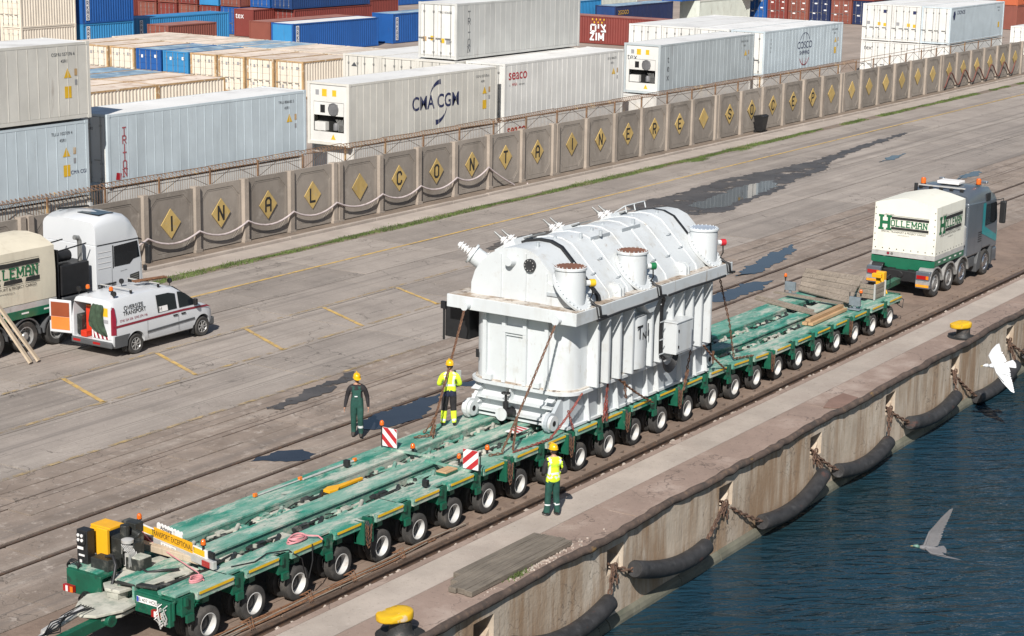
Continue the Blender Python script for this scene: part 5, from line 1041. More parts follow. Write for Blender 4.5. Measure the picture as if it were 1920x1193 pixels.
for x in (41.62, 42.17, 42.75, 43.42, 44.46, 44.98, 45.6, 46.2, 46.75, 47.3, 47.85): wb(MB().box(x-.018, x+.018, 24.60, 24.91, 2.24, 4.10).box(x-.018, x+.06, 24.58, 24.602, 2.24, 4.1), 'rib', 'tr_white', TF)
for y in (27.50, 26.90, 26.25, 25.58): wb(MB().box(40.66, 40.76, y-.055, y+.055, 2.22, 4.10), 'rib', 'tr_white', TF)
wb(MB().box(40.655, 40.70, 26.2, 26.95, 3.58, 3.76).box(40.70, 40.72, 26.3, 26.85, 3.5, 3.58), 'rating_plate', 'tr_white', TF)
for y in (27.35, 25.85): wb(MB().box(40.62, 40.76, y-.1, y+.1, 2.235, 2.37), 'bracket', 'tr_white', TF)
wb(MB().box(40.742, 40.748, 27.72, 27.82, 2.75, 2.98), 'small_plate', 'black', TF)
wb(MB().box(40.35, 48.95, 24.5, 28.5, 4.10, 4.44), 'upper_flange', 'tr_white', TF, bevel=.012)
wb(MB().box(40.39, 48.91, 24.54, 28.46, 4.441, 4.456), 'flange_top', 'tr_dirty', TF)
# cover
PR = [(28.05, 4.45), (28.04, 4.75), (27.93, 5.08), (27.72, 5.38), (27.42, 5.62), (27.05, 5.78), (26.65, 5.855), (26.3, 5.84), (25.98, 5.72), (25.70, 5.45), (24.86, 4.60), (24.82, 4.45)]
def prof(s, dy=0.0, n0=0, n1=None):
    c = (26.45, 4.45); return [(c[0]+(y-c[0])*s, c[1]+(z-c[1])*s) for y, z in PR[n0:n1]]
def hull(x0, x1, s, mb): 
    P = prof(s); return mb.loft([[(x, y, z) for y, z in P] for x in (x0, x1)])
wb(hull(40.78, 41.95, .985, MB()), 'cover_end', 'tr_white', TF, smooth=32)
wb(hull(41.96, 48.0, 1.02, MB()), 'cover', 'tr_white', TF, smooth=32)
wb(hull(48.01, 48.85, .985, MB()), 'cover_end', 'tr_white', TF, smooth=32)
wb(hull(41.90, 42.02, 1.035, MB()), 'cover_seam', 'cable', TF, smooth=32); wb(hull(47.95, 48.06, 1.035, MB()), 'cover_seam', 'cable', TF, smooth=32)
for x in (42.5, 43.45, 44.55, 45.55, 46.4, 47.3):
    mb = MB(); A = prof(1.019); B = prof(1.036); S = []
    for xx in (x-.055, x-.045, x+.045, x+.055):
        S.append([(xx, y, z) for y, z in (B if abs(xx-x) < .05 else A)])
    mb.loft(S); wb(mb, 'band', 'tr_white', TF, smooth=35)
for y, za, zb in ((27.09, 4.46, 5.62), (26.32, 4.46, 5.70), (25.68, 4.46, 5.25)): wb(MB().box(40.745, 40.785, y-.03, y+.03, za, zb), 'end_rib', 'tr_white', TF)
wb(MB().prism([(25.62, 5.05), (25.62, 4.46), (24.9, 4.46), (24.9, 4.62)], 40.70, 40.78, 'x'), 'gusset', 'tr_white', TF); wb(MB().box(40.66, 40.70, 24.95, 25.6, 4.72, 4.80), 'gusset_bar', 'tr_grey', TF)
wb(MB().cyl((40.78, 26.17, 5.42), (40.70, 26.17, 5.42), .17, 24), 'manhole', 'hub_dark', TF); wb(MB().cyl((40.78, 26.76, 5.46), (40.60, 26.76, 5.46), .15, 24, r2=.11), 'boss', 'tr_white', TF, smooth=40)
for k in range(10): a = 2*PI*k/10; wb(MB().cyl((40.70, 26.17+.135*math.cos(a), 5.42+.135*math.sin(a)), (40.685, 26.17+.135*math.cos(a), 5.42+.135*math.sin(a)), .014, 6), 'bolt', 'alu', TF)
# handles and lugs on the cover
sl_n = Vector((0, -.72, .69))
for x, s in ((42.25, .5), (43.2, .75), (43.0, .2), (45.1, .35), (46.1, .62), (47.0, .5), (46.9, .1), (45.3, .62)):
    p_ = Vector((x, 25.70-.84*s, 5.45-.85*s))+sl_n*.035; wb(MB().tube([p_, p_+sl_n*.05, p_+sl_n*.05+Vector((.2, 0, 0)), p_+Vector((.2, 0, 0))], .012, 6), 'handle', 'tr_grey', TF)
for x, y in ((42.3, 26.4), (43.1, 26.1), (44.0, 26.3), (44.9, 26.5), (45.9, 26.1), (46.7, 26.6), (47.6, 26.3), (41.3, 26.3), (43.8, 25.9)): wb(MB().cyl((x, y, 5.78), (x, y, 5.93), .05, 8), 'cover_bolt', 'tr_grey', TF)
for x in (43.35, 45.0): wb(MB().box(x, x+1.0, 25.93, 25.96, 5.70, 5.80), 'cover_strip', 'tr_grey', TF)
for x in (42.75, 46.35): wb(MB().prism([(24.95, 4.45), (24.6, 4.45), (24.6, 4.68), (24.68, 4.78), (24.95, 4.80)], x-.03, x+.03, 'x').prism([(24.95, 4.45), (24.6, 4.45), (24.6, 4.68), (24.68, 4.78), (24.95, 4.80)], x+.12, x+.18, 'x').cyl((x-.05, 24.75, 4.6), (x+.2, 24.75, 4.6), .05, 12), 'lug', 'tr_white', TF)
# turrets
for x, z, cap, cov in ((40.92, 5.49, 'cap_yellow', 'rust_cover'), (44.08, 5.43, 'cap_green', 'rust_cover'), (48.15, 5.48, 'cap_red', 'blue_grey_cover')):
    y = 25.06; mb = MB(); r = .40; n = 36; V = []; F = []
    for k in range(n):
        a = 2*PI*k/n; yy = y+r*math.sin(a); V += [(x+r*math.cos(a), yy, z), (x+r*math.cos(a), yy, 4.60+(yy-24.86)*1.0)]
    for k in range(n): F.append((2*k, 2*((k+1) % n), 2*((k+1) % n)+1, 2*k+1))
    mb.add(V, F); tu = wb(mb, 'turret', 'tr_white', TF, smooth=40)
    wb(MB().lathe([(.40, -.05), (.43, -.05), (.43, 0), (.41, .02)], 36, 0, Matrix.Translation((x, y, z)), caps=False), 'turret_rim', 'tr_white', TF, smooth=40)
    wb(MB().lathe([(.41, 0), (.41, .022)], 36, 0, Matrix.Translation((x, y, z))), 'turret_cover', cov, TF)
    mb = MB()
    for k in range(20): a = 2*PI*k/20; mb.cyl((x+.375*math.cos(a), y+.375*math.sin(a), z+.02), (x+.375*math.cos(a), y+.375*math.sin(a), z+.045), .016, 6)
    wb(mb, 'cover_bolts', 'tr_white', TF)['kind'] = 'stuff'
    X_ = Matrix.Translation((x, y-.0, 4.60+(y-24.86))) @ Matrix.Rotation(R(45), 4, 'X')
    fl = []; 
    mb = MB(); P0 = [(.53*math.cos(2*PI*k/40), .68*math.sin(2*PI*k/40)) for k in range(40)]
    mb.prism(P0, .04, .10, 'z', 0, X_); wb(mb, 'turret_flange', 'tr_white', TF, smooth=40)
    mb = MB()
    for k in range(30): a = 2*PI*k/30; c_ = X_ @ Vector((.475*math.cos(a), .62*math.sin(a), .10)); d_ = X_.to_3x3() @ Vector((0, 0, .035)); mb.cyl(c_, c_+d_, .024, 6)
    wb(mb, 'flange_bolts', 'tr_white', TF)['kind'] = 'stuff'
    c_ = Vector((x+.26, y-.32, z-.42)); d_ = Vector((.75, -.66, 0))
    wb(MB().cyl(c_, c_+d_*.10, .075, 16), 'cap_neck', 'tr_white', TF); wb(MB().cyl(c_+d_*.10, c_+d_*.23, .10, 20).cyl(c_+d_*.23, c_+d_*.25, .08, 20), 'cap', cap, TF, smooth=40)
    e_ = c_+d_*.17; wb(MB().tube([e_+Vector((0, 0, -.1)), e_+Vector((.02, .0, -.3)), e_+Vector((.0, .1, -.5)), (e_.x+.02, 24.50, 4.48), (e_.x+.02, 24.44, 4.2), (e_.x+.3, 24.43, 4.14)], .02, 8), 'cable', 'cable', TF, smooth=60)
    wb(MB().tube([(x+.3, y-.1, 4.75), (x+.45, 24.75, 4.6), (x+.5, 24.6, 4.47), (x+.52, 24.46, 4.44), (x+.55, 24.44, 4.2), (x+.8, 24.43, 4.16)], .035, 8), 'cable', 'cable', TF, smooth=60)
# cable run along the flange, down the side, coil
wb(MB().tube([(41.3, 24.44, 4.10), (42.5, 24.44, 4.13), (43.6, 24.44, 4.12), (44.7, 24.45, 4.14)], .035, 8).tube([(45.1, 24.45, 4.12), (46.3, 24.44, 4.14), (47.4, 24.44, 4.12), (48.4, 24.44, 4.13)], .035, 8), 'cable', 'cable', TF, smooth=60)
for k in range(3): wb(MB().tube([(44.7+.05*k, 24.45, 4.12), (44.80+.05*k, 24.47, 4.05), (44.82+.05*k, 24.54, 3.8), (44.82+.05*k, 24.55, 3.1), (44.83+.05*k, 24.54, 2.5), (45.1+.05*k, 24.55, 2.30)], .026, 8), 'cable', 'cable', TF, smooth=60)
for z in (3.9, 3.4, 2.9, 2.5): wb(MB().box(44.76, 45.0, 24.50, 24.515, z, z+.03), 'cable_clamp', 'tr_white', TF)
mb = MB()
for k in range(7):
    P = [(45.25+(.32+.02*k)*math.cos(PI*j/12+PI), 24.5-.012*k, 2.42+(.30+.03*k)*math.sin(PI*j/12+PI)) for j in range(13)]; mb.tube(P, .018, 6)
wb(mb, 'cable_coil', 'cable', TF, smooth=60)
cb = wb(MB().box(45.32, 46.22, 24.30, 24.72, 2.42, 3.30), 'control_cabinet', 'tr_white', TF, bevel=.012); wb(MB().box(45.30, 46.24, 24.27, 24.74, 3.30, 3.335), 'cabinet_roof', 'tr_white', TF, bevel=.008); wb(MB().box(45.36, 46.18, 24.285, 24.30, 2.47, 3.26), 'cabinet_door', 'tr_white', TF, bevel=.005); wb(MB().box(45.40, 45.43, 24.26, 24.286, 3.05, 3.12).box(45.40, 45.43, 24.26, 24.286, 2.6, 2.67), 'hinge', 'black', TF)
pc = []
for k in range(9): a = R(200+140*k/8); pc.append((43.93+.42*math.cos(a), 24.82+.26*math.sin(a)))
wb(MB().loft([[(x, y, z) for x, y in pc] + [(43.93+.40, 24.93, z), (43.93-.40, 24.93, z)] for z in (2.30, 3.72)]), 'bulged_panel', 'tr_white', TF, smooth=40)
for s, sz, x, z in (('T', .52, 43.74, 3.30), ('N', .28, 43.98, 3.18), ('1', .50, 44.17, 3.30)):
    q = put_text(s, sz, (x, 24.552, z), (1, 0, 0), (0, 0, 1), 'black', TF, bold=.006); q.location = -TF.location
wb(MB().prism([(43.75, 4.1), (44.7, 4.1), (44.4, 3.78), (44.2, 3.78)], 24.52, 24.9, 'y'), 'gusset', 'tr_white', TF, bevel=.01)
# base frame and jacking feet
wb(MB().box(40.9, 48.35, 24.98, 27.92, 1.26, 2.12), 'base', 'tr_grey', TF)
wb(MB().box(40.70, 48.5, 24.9, 28.0, 1.24, 1.30), 'base_plate', 'tr_white', TF)
for x in (41.65, 42.35, 43.15, 43.9, 44.75, 45.35, 46.7, 47.55, 48.2): wb(MB().prism([(24.80, 1.30), (24.98, 1.30), (24.98, 2.12), (24.90, 2.12)], x-.02, x+.02, 'x'), 'base_rib', 'tr_white', TF)
for z in (1.38, 1.72): wb(MB().box(40.62, 40.9, 25.35, 27.85, z, z+.045), 'base_beam', 'tr_white', TF)
wb(MB().box(40.86, 40.9, 25.3, 27.9, 1.30, 2.12), 'base_end', 'tr_white', TF); wb(MB().box(40.66, 40.86, 26.65, 26.69, 1.76, 2.12), 'base_rib', 'tr_white', TF)
for y in (27.75, 25.45):
    for z in (1.55, 1.9): wb(MB().prism([(40.86, z), (40.60, z+.02), (40.86, z+.12)], y-.12, y+.12, 'y'), 'base_fin', 'tr_white', TF)
for x0, sg in ((41.35, -1), (47.9, 1)):
    for y in (25.22, 27.72):
        P = [(x0, 2.10), (x0+sg*.45, 2.10)] + [(x0+sg*(1.0+.26*math.sin(R(a))), 1.47+.26*math.cos(R(a))) for a in range(-30, 151, 20)] + [(x0+sg*.6, 1.22), (x0, 1.22)]
        wb(MB().prism(P, y-.05, y+.05, 'y'), 'jacking_foot', 'tr_grey' if y < 26 else 'tr_white', TF)
        wb(MB().cyl((x0+sg*1.0, y-.13, 1.47), (x0+sg*1.0, y+.13, 1.47), .20, 24), 'jacking_disc', 'tr_white', TF, smooth=40); wb(MB().cyl((x0+sg*1.0, y-.137, 1.47), (x0+sg*1.0, y-.131, 1.47), .075, 18), 'jacking_hole', 'black_void', TF)
# drain valve
wb(MB().cyl((40.9, 26.72, 1.45), (40.35, 26.72, 1.45), .10, 16).cyl((40.55, 26.72, 1.45), (40.55, 26.72, 1.75), .075, 14).cyl((40.55, 26.72, 1.75), (40.55, 26.72, 1.98), .035, 10).cyl((40.55, 26.72, 1.45), (40.55, 26.45, 1.5), .10, 16), 'valve_body', 'black', TF, smooth=40)
wb(MB().cyl((40.36, 26.72, 1.45), (40.32, 26.72, 1.45), .17, 24), 'valve_cover', 'tr_white', TF)
wb(MB().tube([(40.55+.11*math.cos(2*PI*k/16), 26.72+.11*math.sin(2*PI*k/16), 1.98) for k in range(16)], .018, 8, closed=True).bar((40.45, 26.72, 1.98), (40.65, 26.72, 1.98), .02, .02).bar((40.55, 26.62, 1.98), (40.55, 26.82, 1.98), .02, .02), 'valve_wheel', 'black', TF, smooth=40)
# side radiator stub on the far left
wb(MB().box(40.85, 41.6, 28.12, 28.9, 3.15, 4.0), 'black_cabinet', 'black', TF, bevel=.02); wb(MB().cyl((40.84, 28.93, 3.05), (40.84, 28.93, 4.05), .03, 8).box(40.78, 40.86, 28.85, 29.0, 3.9, 4.1), 'cabinet_bar', 'black', TF)
# lifting lugs on the flange ends
for y in (27.82, 25.02): wb(MB().cyl((40.36, y, 4.22), (40.18, y, 4.22), .10, 18).cyl((40.18, y, 4.22), (40.16, y, 4.22), .115, 18), 'lashing_lug', 'tr_white', TF, smooth=40)
wb(MB().cyl((48.94, 25.02, 4.22), (49.12, 25.02, 4.22), .10, 18), 'lashing_lug', 'tr_white', TF, smooth=40)
# bushings on the far shoulder
def bushing(p, d, n, r, L_, rods):
    d = Vector(d).normalized(); p = Vector(p); z = Vector((0, 0, 1)); X_ = Matrix.Translation(p) @ z.rotation_difference(d).to_matrix().to_4x4(); mb = MB(); pr = [(r*1.5, 0), (r*1.5, .05), (r*.8, .06)]; k = L_/n
    for i in range(n): b = .06+i*k; pr += [(r*.7, b), (r*1.15, b+.25*k), (r*1.1, b+.5*k), (r*.7, b+.62*k), (r*.68, b+.98*k)]
    pr += [(r*.6, .07+L_), (r*.3, .09+L_)]; mb.lathe(pr, 16, 0, X_); wb(mb, 'bushing', 'porcelain', TF, smooth=50)
    if rods: wb(MB().cyl(p+d*(L_+.05), p+d*(L_+.15), .05, 10).cyl(p+d*(L_+.15), p+d*(L_+.34), .03, 8), 'terminal_rod', 'galv', TF, smooth=50)
m_('porcelain', (.62, .61, .60), .25, var=.08, coat=.3)
for x in (41.75, 44.15, 46.75):
    wb(MB().prism([(27.15, 5.62), (27.75, 5.30), (27.85, 5.50), (27.25, 5.86)], x-.15, x+.75, 'x'), 'bushing_seat', 'tr_white', TF)
    for k, dx in enumerate((.05, .40)):
        bushing((x+dx, 27.45, 5.60), (-.25, .62, .55), 3, .12, .26, True)
    bushing((x-.30, 27.78, 5.30), (-.25, .75, .4), 2, .09, .14, True)
    wb(MB().prism([(27.05, 5.86), (27.5, 5.72), (27.5, 5.75), (27.05, 5.90)], x+.3, x+1.1, 'x'), 'bracket', 'galv', TF)
c_ = Vector((41.1, 27.75, 5.2)); d_ = Vector((-.35, .7, .55)).normalized(); wb(MB().cyl(c_, c_+d_*.48, .24, 24).cyl(c_+d_*.44, c_+d_*.50, .29, 24), 'side_turret', 'tr_white', TF, smooth=40); bushing(c_+d_*.50, d_, 4, .11, .34, False)
wb(MB().tube([(46.9, 26.9, 5.9), (46.9, 26.95, 6.08), (48.0, 26.95, 6.08), (48.0, 26.9, 5.9)], .018, 6).tube([(47.4, 26.95, 6.08), (47.4, 26.9, 5.9)], .018, 6).tube([(46.9, 26.95, 6.08), (46.4, 27.0, 5.95)], .018, 6), 'hand_rail', 'tr_white', TF)
# lashing chains
def lash(pts, label, mat='chain_rust', ll=.135, extra=None):
    t = thing('lashing_chain', label, 'chain', pts[0]); mb = MB(); chain_links(mb, pts, ll, ll*.62, ll*.13); wb(mb, 'links', mat, t)
    if extra:
        mb = MB()
        for e in extra: chain_links(mb, e, ll, ll*.62, ll*.13)
        wb(mb, 'loose_links', mat, t)
    return t
lash(chain_pts((40.17, 27.82, 4.1), (38.2, 27.45, 1.26), .05, 16), 'rusty chain from the far end lug down past the man on the deck', extra=[chain_pts((38.2, 27.45, 1.26), (37.8, 27.7, 1.25), .0, 4), chain_pts((38.5, 27.5, 1.7), (38.3, 27.75, 1.25), .05, 6), chain_pts((38.35, 27.42, 1.45), (38.1, 27.3, 1.24), .02, 4)])
lash(chain_pts((40.17, 25.02, 4.1), (38.0, 25.15, 1.24), .05, 16), 'rusty chain from the near end lug down to the deck', extra=[chain_pts((38.0, 25.15, 1.24), (37.7, 25.3, 1.24), 0, 4), chain_pts((38.6, 25.1, 1.95), (38.3, 25.0, 1.3), .02, 6)])
lash(chain_pts((41.05, 24.72, 2.15), (39.75, 24.85, 1.24), .06, 12), 'red and rusty chain binder at the near front foot of the transformer', 'chain_red', extra=[chain_pts((39.75, 24.85, 1.24), (38.3, 25.0, 1.22), 0, 10), chain_pts((40.5, 24.75, 1.8), (40.7, 24.72, 1.3), .02, 6)])
lash(chain_pts((42.35, 24.70, 2.12), (42.22, 24.74, 1.16), .02, 10), 'rusty chain bundle hanging on the base left of the lettered panel', 'chain_red', extra=[chain_pts((42.3, 24.68, 1.7), (42.35, 24.70, 1.2), 0, 8), chain_pts((42.25, 24.66, 1.6), (42.15, 24.70, 1.2), 0, 8)])
lash(chain_pts((42.95, 24.70, 2.16), (44.9, 24.74, 1.10), .04, 14), 'rusty chain slanting below the lettered panel', extra=[chain_pts((43.2, 24.68, 2.02), (43.3, 24.68, 1.6), 0, 6)])
lash(chain_pts((46.95, 24.70, 2.2), (46.65, 24.74, 1.10), .02, 12), 'rusty chain hanging below the control cabinet', extra=[chain_pts((46.8, 24.68, 1.6), (46.6, 24.70, 1.1), 0, 8)])
lash(chain_pts((47.75, 24.70, 2.15), (49.3, 24.76, 1.14), .04, 12), 'rusty chain at the far lower corner of the transformer', extra=[chain_pts((48.3, 24.68, 1.85), (48.35, 24.70, 1.5), 0, 5)])
lash(chain_pts((49.08, 25.02, 4.1), (49.9, 25.0, 2.4), .02, 10)+chain_pts((49.9, 25.0, 2.4), (50.3, 25.0, 1.22), .02, 10)+chain_pts((50.3, 25.0, 1.22), (51.4, 24.9, 1.12), 0, 6), 'rusty chain from the far end lug to the front deck')
# bundle of rusty bars lying between the trailer and the crane rail
rb = thing('rebar_bundle', 'long bundle of thin rusty steel bars lying beside the crane rail', 'steel bars', (31, 24.8, 0))
for k in range(9):
    y0 = 24.62+.03*k; mat = 'rust' if k % 3 else 'wood_grey'; a = 26.0+random.uniform(-.5, .8); b = 35.4+random.uniform(-2.5, .8)
    P = [(a+(b-a)*j/10, y0+.05*math.sin(j*.7+k)+.008*j*(1 if k < 5 else -1), .03+.016*(k % 4)+.01*math.sin(j*1.3+k)) for j in range(11)]; wb(MB().tube(P, .016+.004*(k % 2), 7), 'bar', mat, rb, smooth=60)
for x in (28.0, 29.9, 31.4, 33.2):
    mb = MB()
    for k in range(3): mb.tube([(x+.05*k, 24.60, .02), (x+.08*k, 24.72, .16+.03*k), (x+.03*k, 24.9, .10), (x+.2, 24.98, .03)], .010, 6)
    wb(mb, 'tie_wire', 'rust', rb)

t = thing('round_lamp', 'round black lamp with a pale rim hung beside the far end of the transformer', 'lamp', (49.9, 26.2, 2.0)); wb(MB().lathe([(.15, 0), (.17, .02), (.15, .04), (.13, .02), (.02, .10)], 20, 0, Matrix.Translation((50.0, 26.05, 1.93)) @ Matrix.Rotation(-PI/2, 4, 'Y')), 'reflector', 'tr_white', t, smooth=40); wb(MB().lathe([(.16, -.02), (.12, -.16), (.05, -.2)], 20, 0, Matrix.Translation((50.0, 26.05, 1.93)) @ Matrix.Rotation(-PI/2, 4, 'Y')).bar((50.1, 26.05, 1.93), (50.25, 25.8, 1.95), .05, .05).bar((50.25, 25.8, 1.95), (50.25, 25.75, 1.16), .05, .05), 'housing', 'black', t, smooth=40)
t = thing('black_box', 'black equipment box on the deck behind the transformer', 'box', (50.3, 26.9, 1.2)); wb(MB().box(49.5, 50.7, 26.5, 27.1, 1.17, 1.5), 'case', 'black', t, bevel=.03)
# ================================================================== VEHICLES
m_('van_white', (.56, .575, .59), .3, vs=1, var=.04, coat=.5, layers=[L((.42, .40, .37), (1, 1, 3), .62, .8, .5)])
m_('cab_white', (.58, .595, .61), .28, vs=1, var=.03, coat=.5); m_('glass_dark', (.010, .013, .016), .05, var=.2, spec=.35); m_('trim_grey', (.075, .078, .082), .6, var=.15); m_('stripe_red', (.22, .012, .030), .35, coat=.3)
m_('tarp', (.60, .545, .43), .75, vs=1.2, var=.06, layers=[L((.50, .445, .345), (3, 3, .4), .52, .7, .7), L((.40, .35, .27), 2.5, .66, .76, .5)], bump=.25, bs=7); m_('tarp_white', (.70, .685, .60), .7, vs=1.2, var=.04, layers=[L((.60, .585, .50), (3, 3, .5), .55, .72, .6)], bump=.2, bs=7)
m_('truck_green', (.008, .115, .060), .4, vs=2, var=.12, coat=.3); m_('truck_silver', (.105, .122, .145), .35, .2, vs=1, var=.07, coat=.4); m_('truck_dark', (.10, .115, .135), .4, .2, var=.1, coat=.3); m_('teal', (.006, .22, .24), .35, coat=.3); m_('orange_panel', (.70, .19, .035), .5, var=.08); m_('red_panel', (.24, .055, .02), .5, var=.12); m_('red_box', (.55, .035, .012), .5, var=.1)
m_('logo_green', (.008, .12, .045), .6, var=.1); m_('logo_black', (.022, .022, .020), .6, var=.1); m_('logo_grey', (.16, .155, .14), .6); m_('cloth_dark_green', (.035, .06, .035), .9, vs=5, var=.4); m_('chrome', (.55, .55, .56), .2, .9, var=.1); m_('plate_orange', (.75, .30, .02), .45, var=.1)
def cut(o, cutters):
    """carve openings out of a body and keep the plain result"""
    for k, c in enumerate(cutters):
        md = o.modifiers.new('cut', 'BOOLEAN'); md.operation = 'DIFFERENCE'; md.object = c; md.solver = 'EXACT'
    bpy.context.view_layer.update(); dg = bpy.context.evaluated_depsgraph_get(); me = bpy.data.meshes.new_from_object(o.evaluated_get(dg)); o.modifiers.clear(); o.data = me
    for c in cutters: bpy.data.objects.remove(c)
    return o
def big_wheel(parent, x, y, r, wd, style='alloy', out=-1):
    """road wheel lying in the x-z plane, dish towards out*y"""
    s = out; X_ = Matrix.Translation((x, y, r)) @ Matrix.Rotation(PI/2 if s < 0 else -PI/2, 4, 'X')
    mb = MB(); mb.lathe([(r*.60, -wd/2), (r*.9, -wd/2), (r*.985, -wd*.38), (r, -wd*.25), (r, -.02*wd), (r*.985, 0), (r, .02*wd), (r, wd*.25), (r*.985, wd*.38), (r*.9, wd/2), (r*.66, wd*.47), (r*.60, wd*.42)], 36, 0, caps=False); t_ = mb.build('wheel', 'tyre', parent, smooth=40); t_.matrix_local = X_
    mb = MB(); R_ = r*.63
    if style == 'alloy':
        mb.lathe([(R_, wd*.44), (R_*.93, wd*.47), (R_*.88, wd*.40), (R_*.86, .0)], 32, 0, caps=False); mb.lathe([(R_*.3, wd*.30), (R_*.22, wd*.42), (.001, wd*.42)], 16, 0, caps=False); mb.lathe([(R_*.86, .02), (.001, .02)], 24, 1, caps=False)
        for k in range(7):
            a = 2*PI*k/7; c_, s_ = math.cos(a), math.sin(a); mb.bar((c_*R_*.2, s_*R_*.2, wd*.36), (c_*R_*.92, s_*R_*.92, wd*.42), R_*.15, .03)
    elif style == 'dish':
        mb.lathe([(R_, wd*.44), (R_*.95, wd*.47), (R_*.88, wd*.42), (R_*.84, -wd*.1), (R_*.5, -wd*.1), (R_*.42, wd*.3), (R_*.3, wd*.42), (.001, wd*.42)], 32, 0, caps=False)
        for k in range(10): a = 2*PI*k/10; mb.cyl((R_*.66*math.cos(a), R_*.66*math.sin(a), -wd*.1), (R_*.66*math.cos(a), R_*.66*math.sin(a), -wd*.02), .022, 8, 1)
    else:
        mb.lathe([(R_, wd*.44), (R_*.95, wd*.47), (R_*.88, wd*.42), (R_*.84, wd*.2), (R_*.55, wd*.38), (R_*.5, wd*.46), (.001, wd*.46)], 32, 0, caps=False)
        for k in range(10): a = 2*PI*k/10; mb.cyl((R_*.42*math.cos(a), R_*.42*math.sin(a), wd*.4), (R_*.42*math.cos(a), R_*.42*math.sin(a), wd*.5), .018, 8, 1)
    mb.build('rim', ['chrome' if style == 'front' else 'rim_grey', 'hub_dark'], t_, smooth=40); return t_
m_('rim_grey', (.36, .355, .345), .4, .4, vs=5, var=.15, layers=[L((.16, .14, .12), 7, .58, .7, .6)])
def logo(parent, o, ux, uy, W, full=True, hcol='logo_green', tcol='logo_green', off=.004):
    """the haulier's name: tall slab H, smaller letters between two bars, lines of small print; o is the lower left corner of the tall H"""
    ux = Vector(ux).normalized(); uy = Vector(uy).normalized(); n = ux.cross(uy); o = Vector(o)
    P = lambda a, b, e=0: o+ux*a+uy*b+n*(off+e)
    h = W*.27
    mb = MB(); stroke_text(mb, 'H', h, P(h*.16, 0), ux, uy, .24, serif=True, width=1.05); mb.build('lettering', hcol, parent)
    x0 = h*.98; hs = h*.44; mb = MB(); wd = stroke_text(mb, 'OLLEMAN', hs, P(x0, h*.28, .001), ux, uy, .19, .36, True); mb.build('lettering', tcol, parent)
    x1 = x0+wd
    for z in (.80, .0):
        f_ = MB(); f_.add([P(x0, h*z), P(x1, h*z), P(x1, h*(z+.20)), P(x0, h*(z+.20))], [(0, 1, 2, 3)]); q = bpy.data.meshes.new('bar'); q.from_pydata(f_.v, [], f_.f); q.materials.append(MATS['logo_black']); link('bar', q, parent)
    for z in (1.06, -.07):
        f_ = MB(); f_.add([P(0, h*z), P(x1, h*z), P(x1, h*(z+.02)), P(0, h*(z+.02))], [(0, 1, 2, 3)]); q = bpy.data.meshes.new('bar'); q.from_pydata(f_.v, [], f_.f); q.materials.append(MATS['logo_black']); link('bar', q, parent)
    if full:
        put_text('SPECIAL TRANSPORT & PROJECT CARGO', h*.19, P(x1/2, -h*.2), ux, uy, 'logo_black', parent, sx=x1/(h*.19*20.6)); put_text('www.holleman.ro', h*.13, P(x1/2, -h*.40), ux, uy, 'logo_grey', parent); put_text('HEAVY IS EASY', h*.11, P(x1*.2, h*1.14), ux, uy, 'logo_black', parent)
# ------------------------------------------------------------------ white van
VO = Vector((42.55, 42.93, 0)); VN = thing('parked_van', 'white van with a dark red side stripe and its left rear door open', 'van', VO)
def tum(z): return 0.0 if z < 1.1 else .13*(z-1.1)/.7
def vsec(x, zt, w=0.0, zb=.30, belt=1.1):
    H = []; b = min(belt, zt-.16)
    H = [(.16+w, zb), (.05+w, zb+.06), (.012+w, zb+.22), (w, (zb+b)/2), (.004+w, b)]
    te = min(zt-.10, 1.76); H += [(w+tum(te)+.02, te), (w+tum(te)+.08, zt-.045), (w+tum(te)+.2, zt-.012), (.60, zt+.008), (.95, zt+.012)]
    return [(x, a, z) for a, z in H] + [(x, 1.9-a, z) for a, z in H[-2::-1]]
secs = [vsec(.0, 1.80, .03, .36), vsec(.05, 1.87, .012, .34), vsec(.22, 1.915), vsec(1.0, 1.94), vsec(2.0, 1.945), vsec(2.6, 1.93), vsec(2.95, 1.875), vsec(3.25, 1.70), vsec(3.6, 1.455), vsec(3.92, 1.235, 0), vsec(4.2, 1.135, .01), vsec(4.45, 1.05, .035), vsec(4.62, .95, .09, .26), vsec(4.72, .80, .17, .28), vsec(4.77, .66, .26, .34)]
body = MB().loft(secs).build('body', 'van_white', VN, smooth=38)
ct = []
for x in (1.0, 4.12):
    for y0, y1 in ((-.1, .30), (1.6, 2.0)): 
        c_ = MB().cyl((x, y0, .36), (x, y1, .36), .405, 28).build('c', 'black', VN); ct.append(c_)
ct.append(MB().box(-.2, 1.9, .96, 1.76, .55, 1.70).build('c', 'black', VN))
cut(body, ct); body.data.polygons.foreach_set('use_smooth', [True]*len(body.data.polygons)); body.data.set_sharp_from_angle(angle=R(38))
def vdec(poly, mat, name, par=None, off=.006):
    me = bpy.data.meshes.new(name); me.from_pydata([(x, tum(z)-off, z) for x, z in poly], [], [tuple(range(len(poly)))]); me.materials.append(MATS[mat]); return link(name, me, par or VN)
for x in (1.0, 4.12):
    wb_ = big_wheel(VN, x, .115, .335, .21, 'alloy'); big_wheel(VN, x, 1.785, .335, .21, 'alloy', 1)
    MB().box(x-.4, x+.4, .3, 1.6, .3, .75).build('wheel_well', 'black_void', VN)
    MB().box(x-.44, x-.40, .03, .22, .16, .46).build('mud_flap', 'black', VN)
vdec([(2.02, 1.17), (2.90, 1.17), (2.90, 1.66), (2.60, 1.73), (2.02, 1.74)], 'glass_dark', 'window'); vdec([(3.00, 1.17), (3.86, 1.17), (3.78, 1.28), (3.35, 1.60), (3.12, 1.69), (3.00, 1.70)], 'glass_dark', 'window', None, .010)
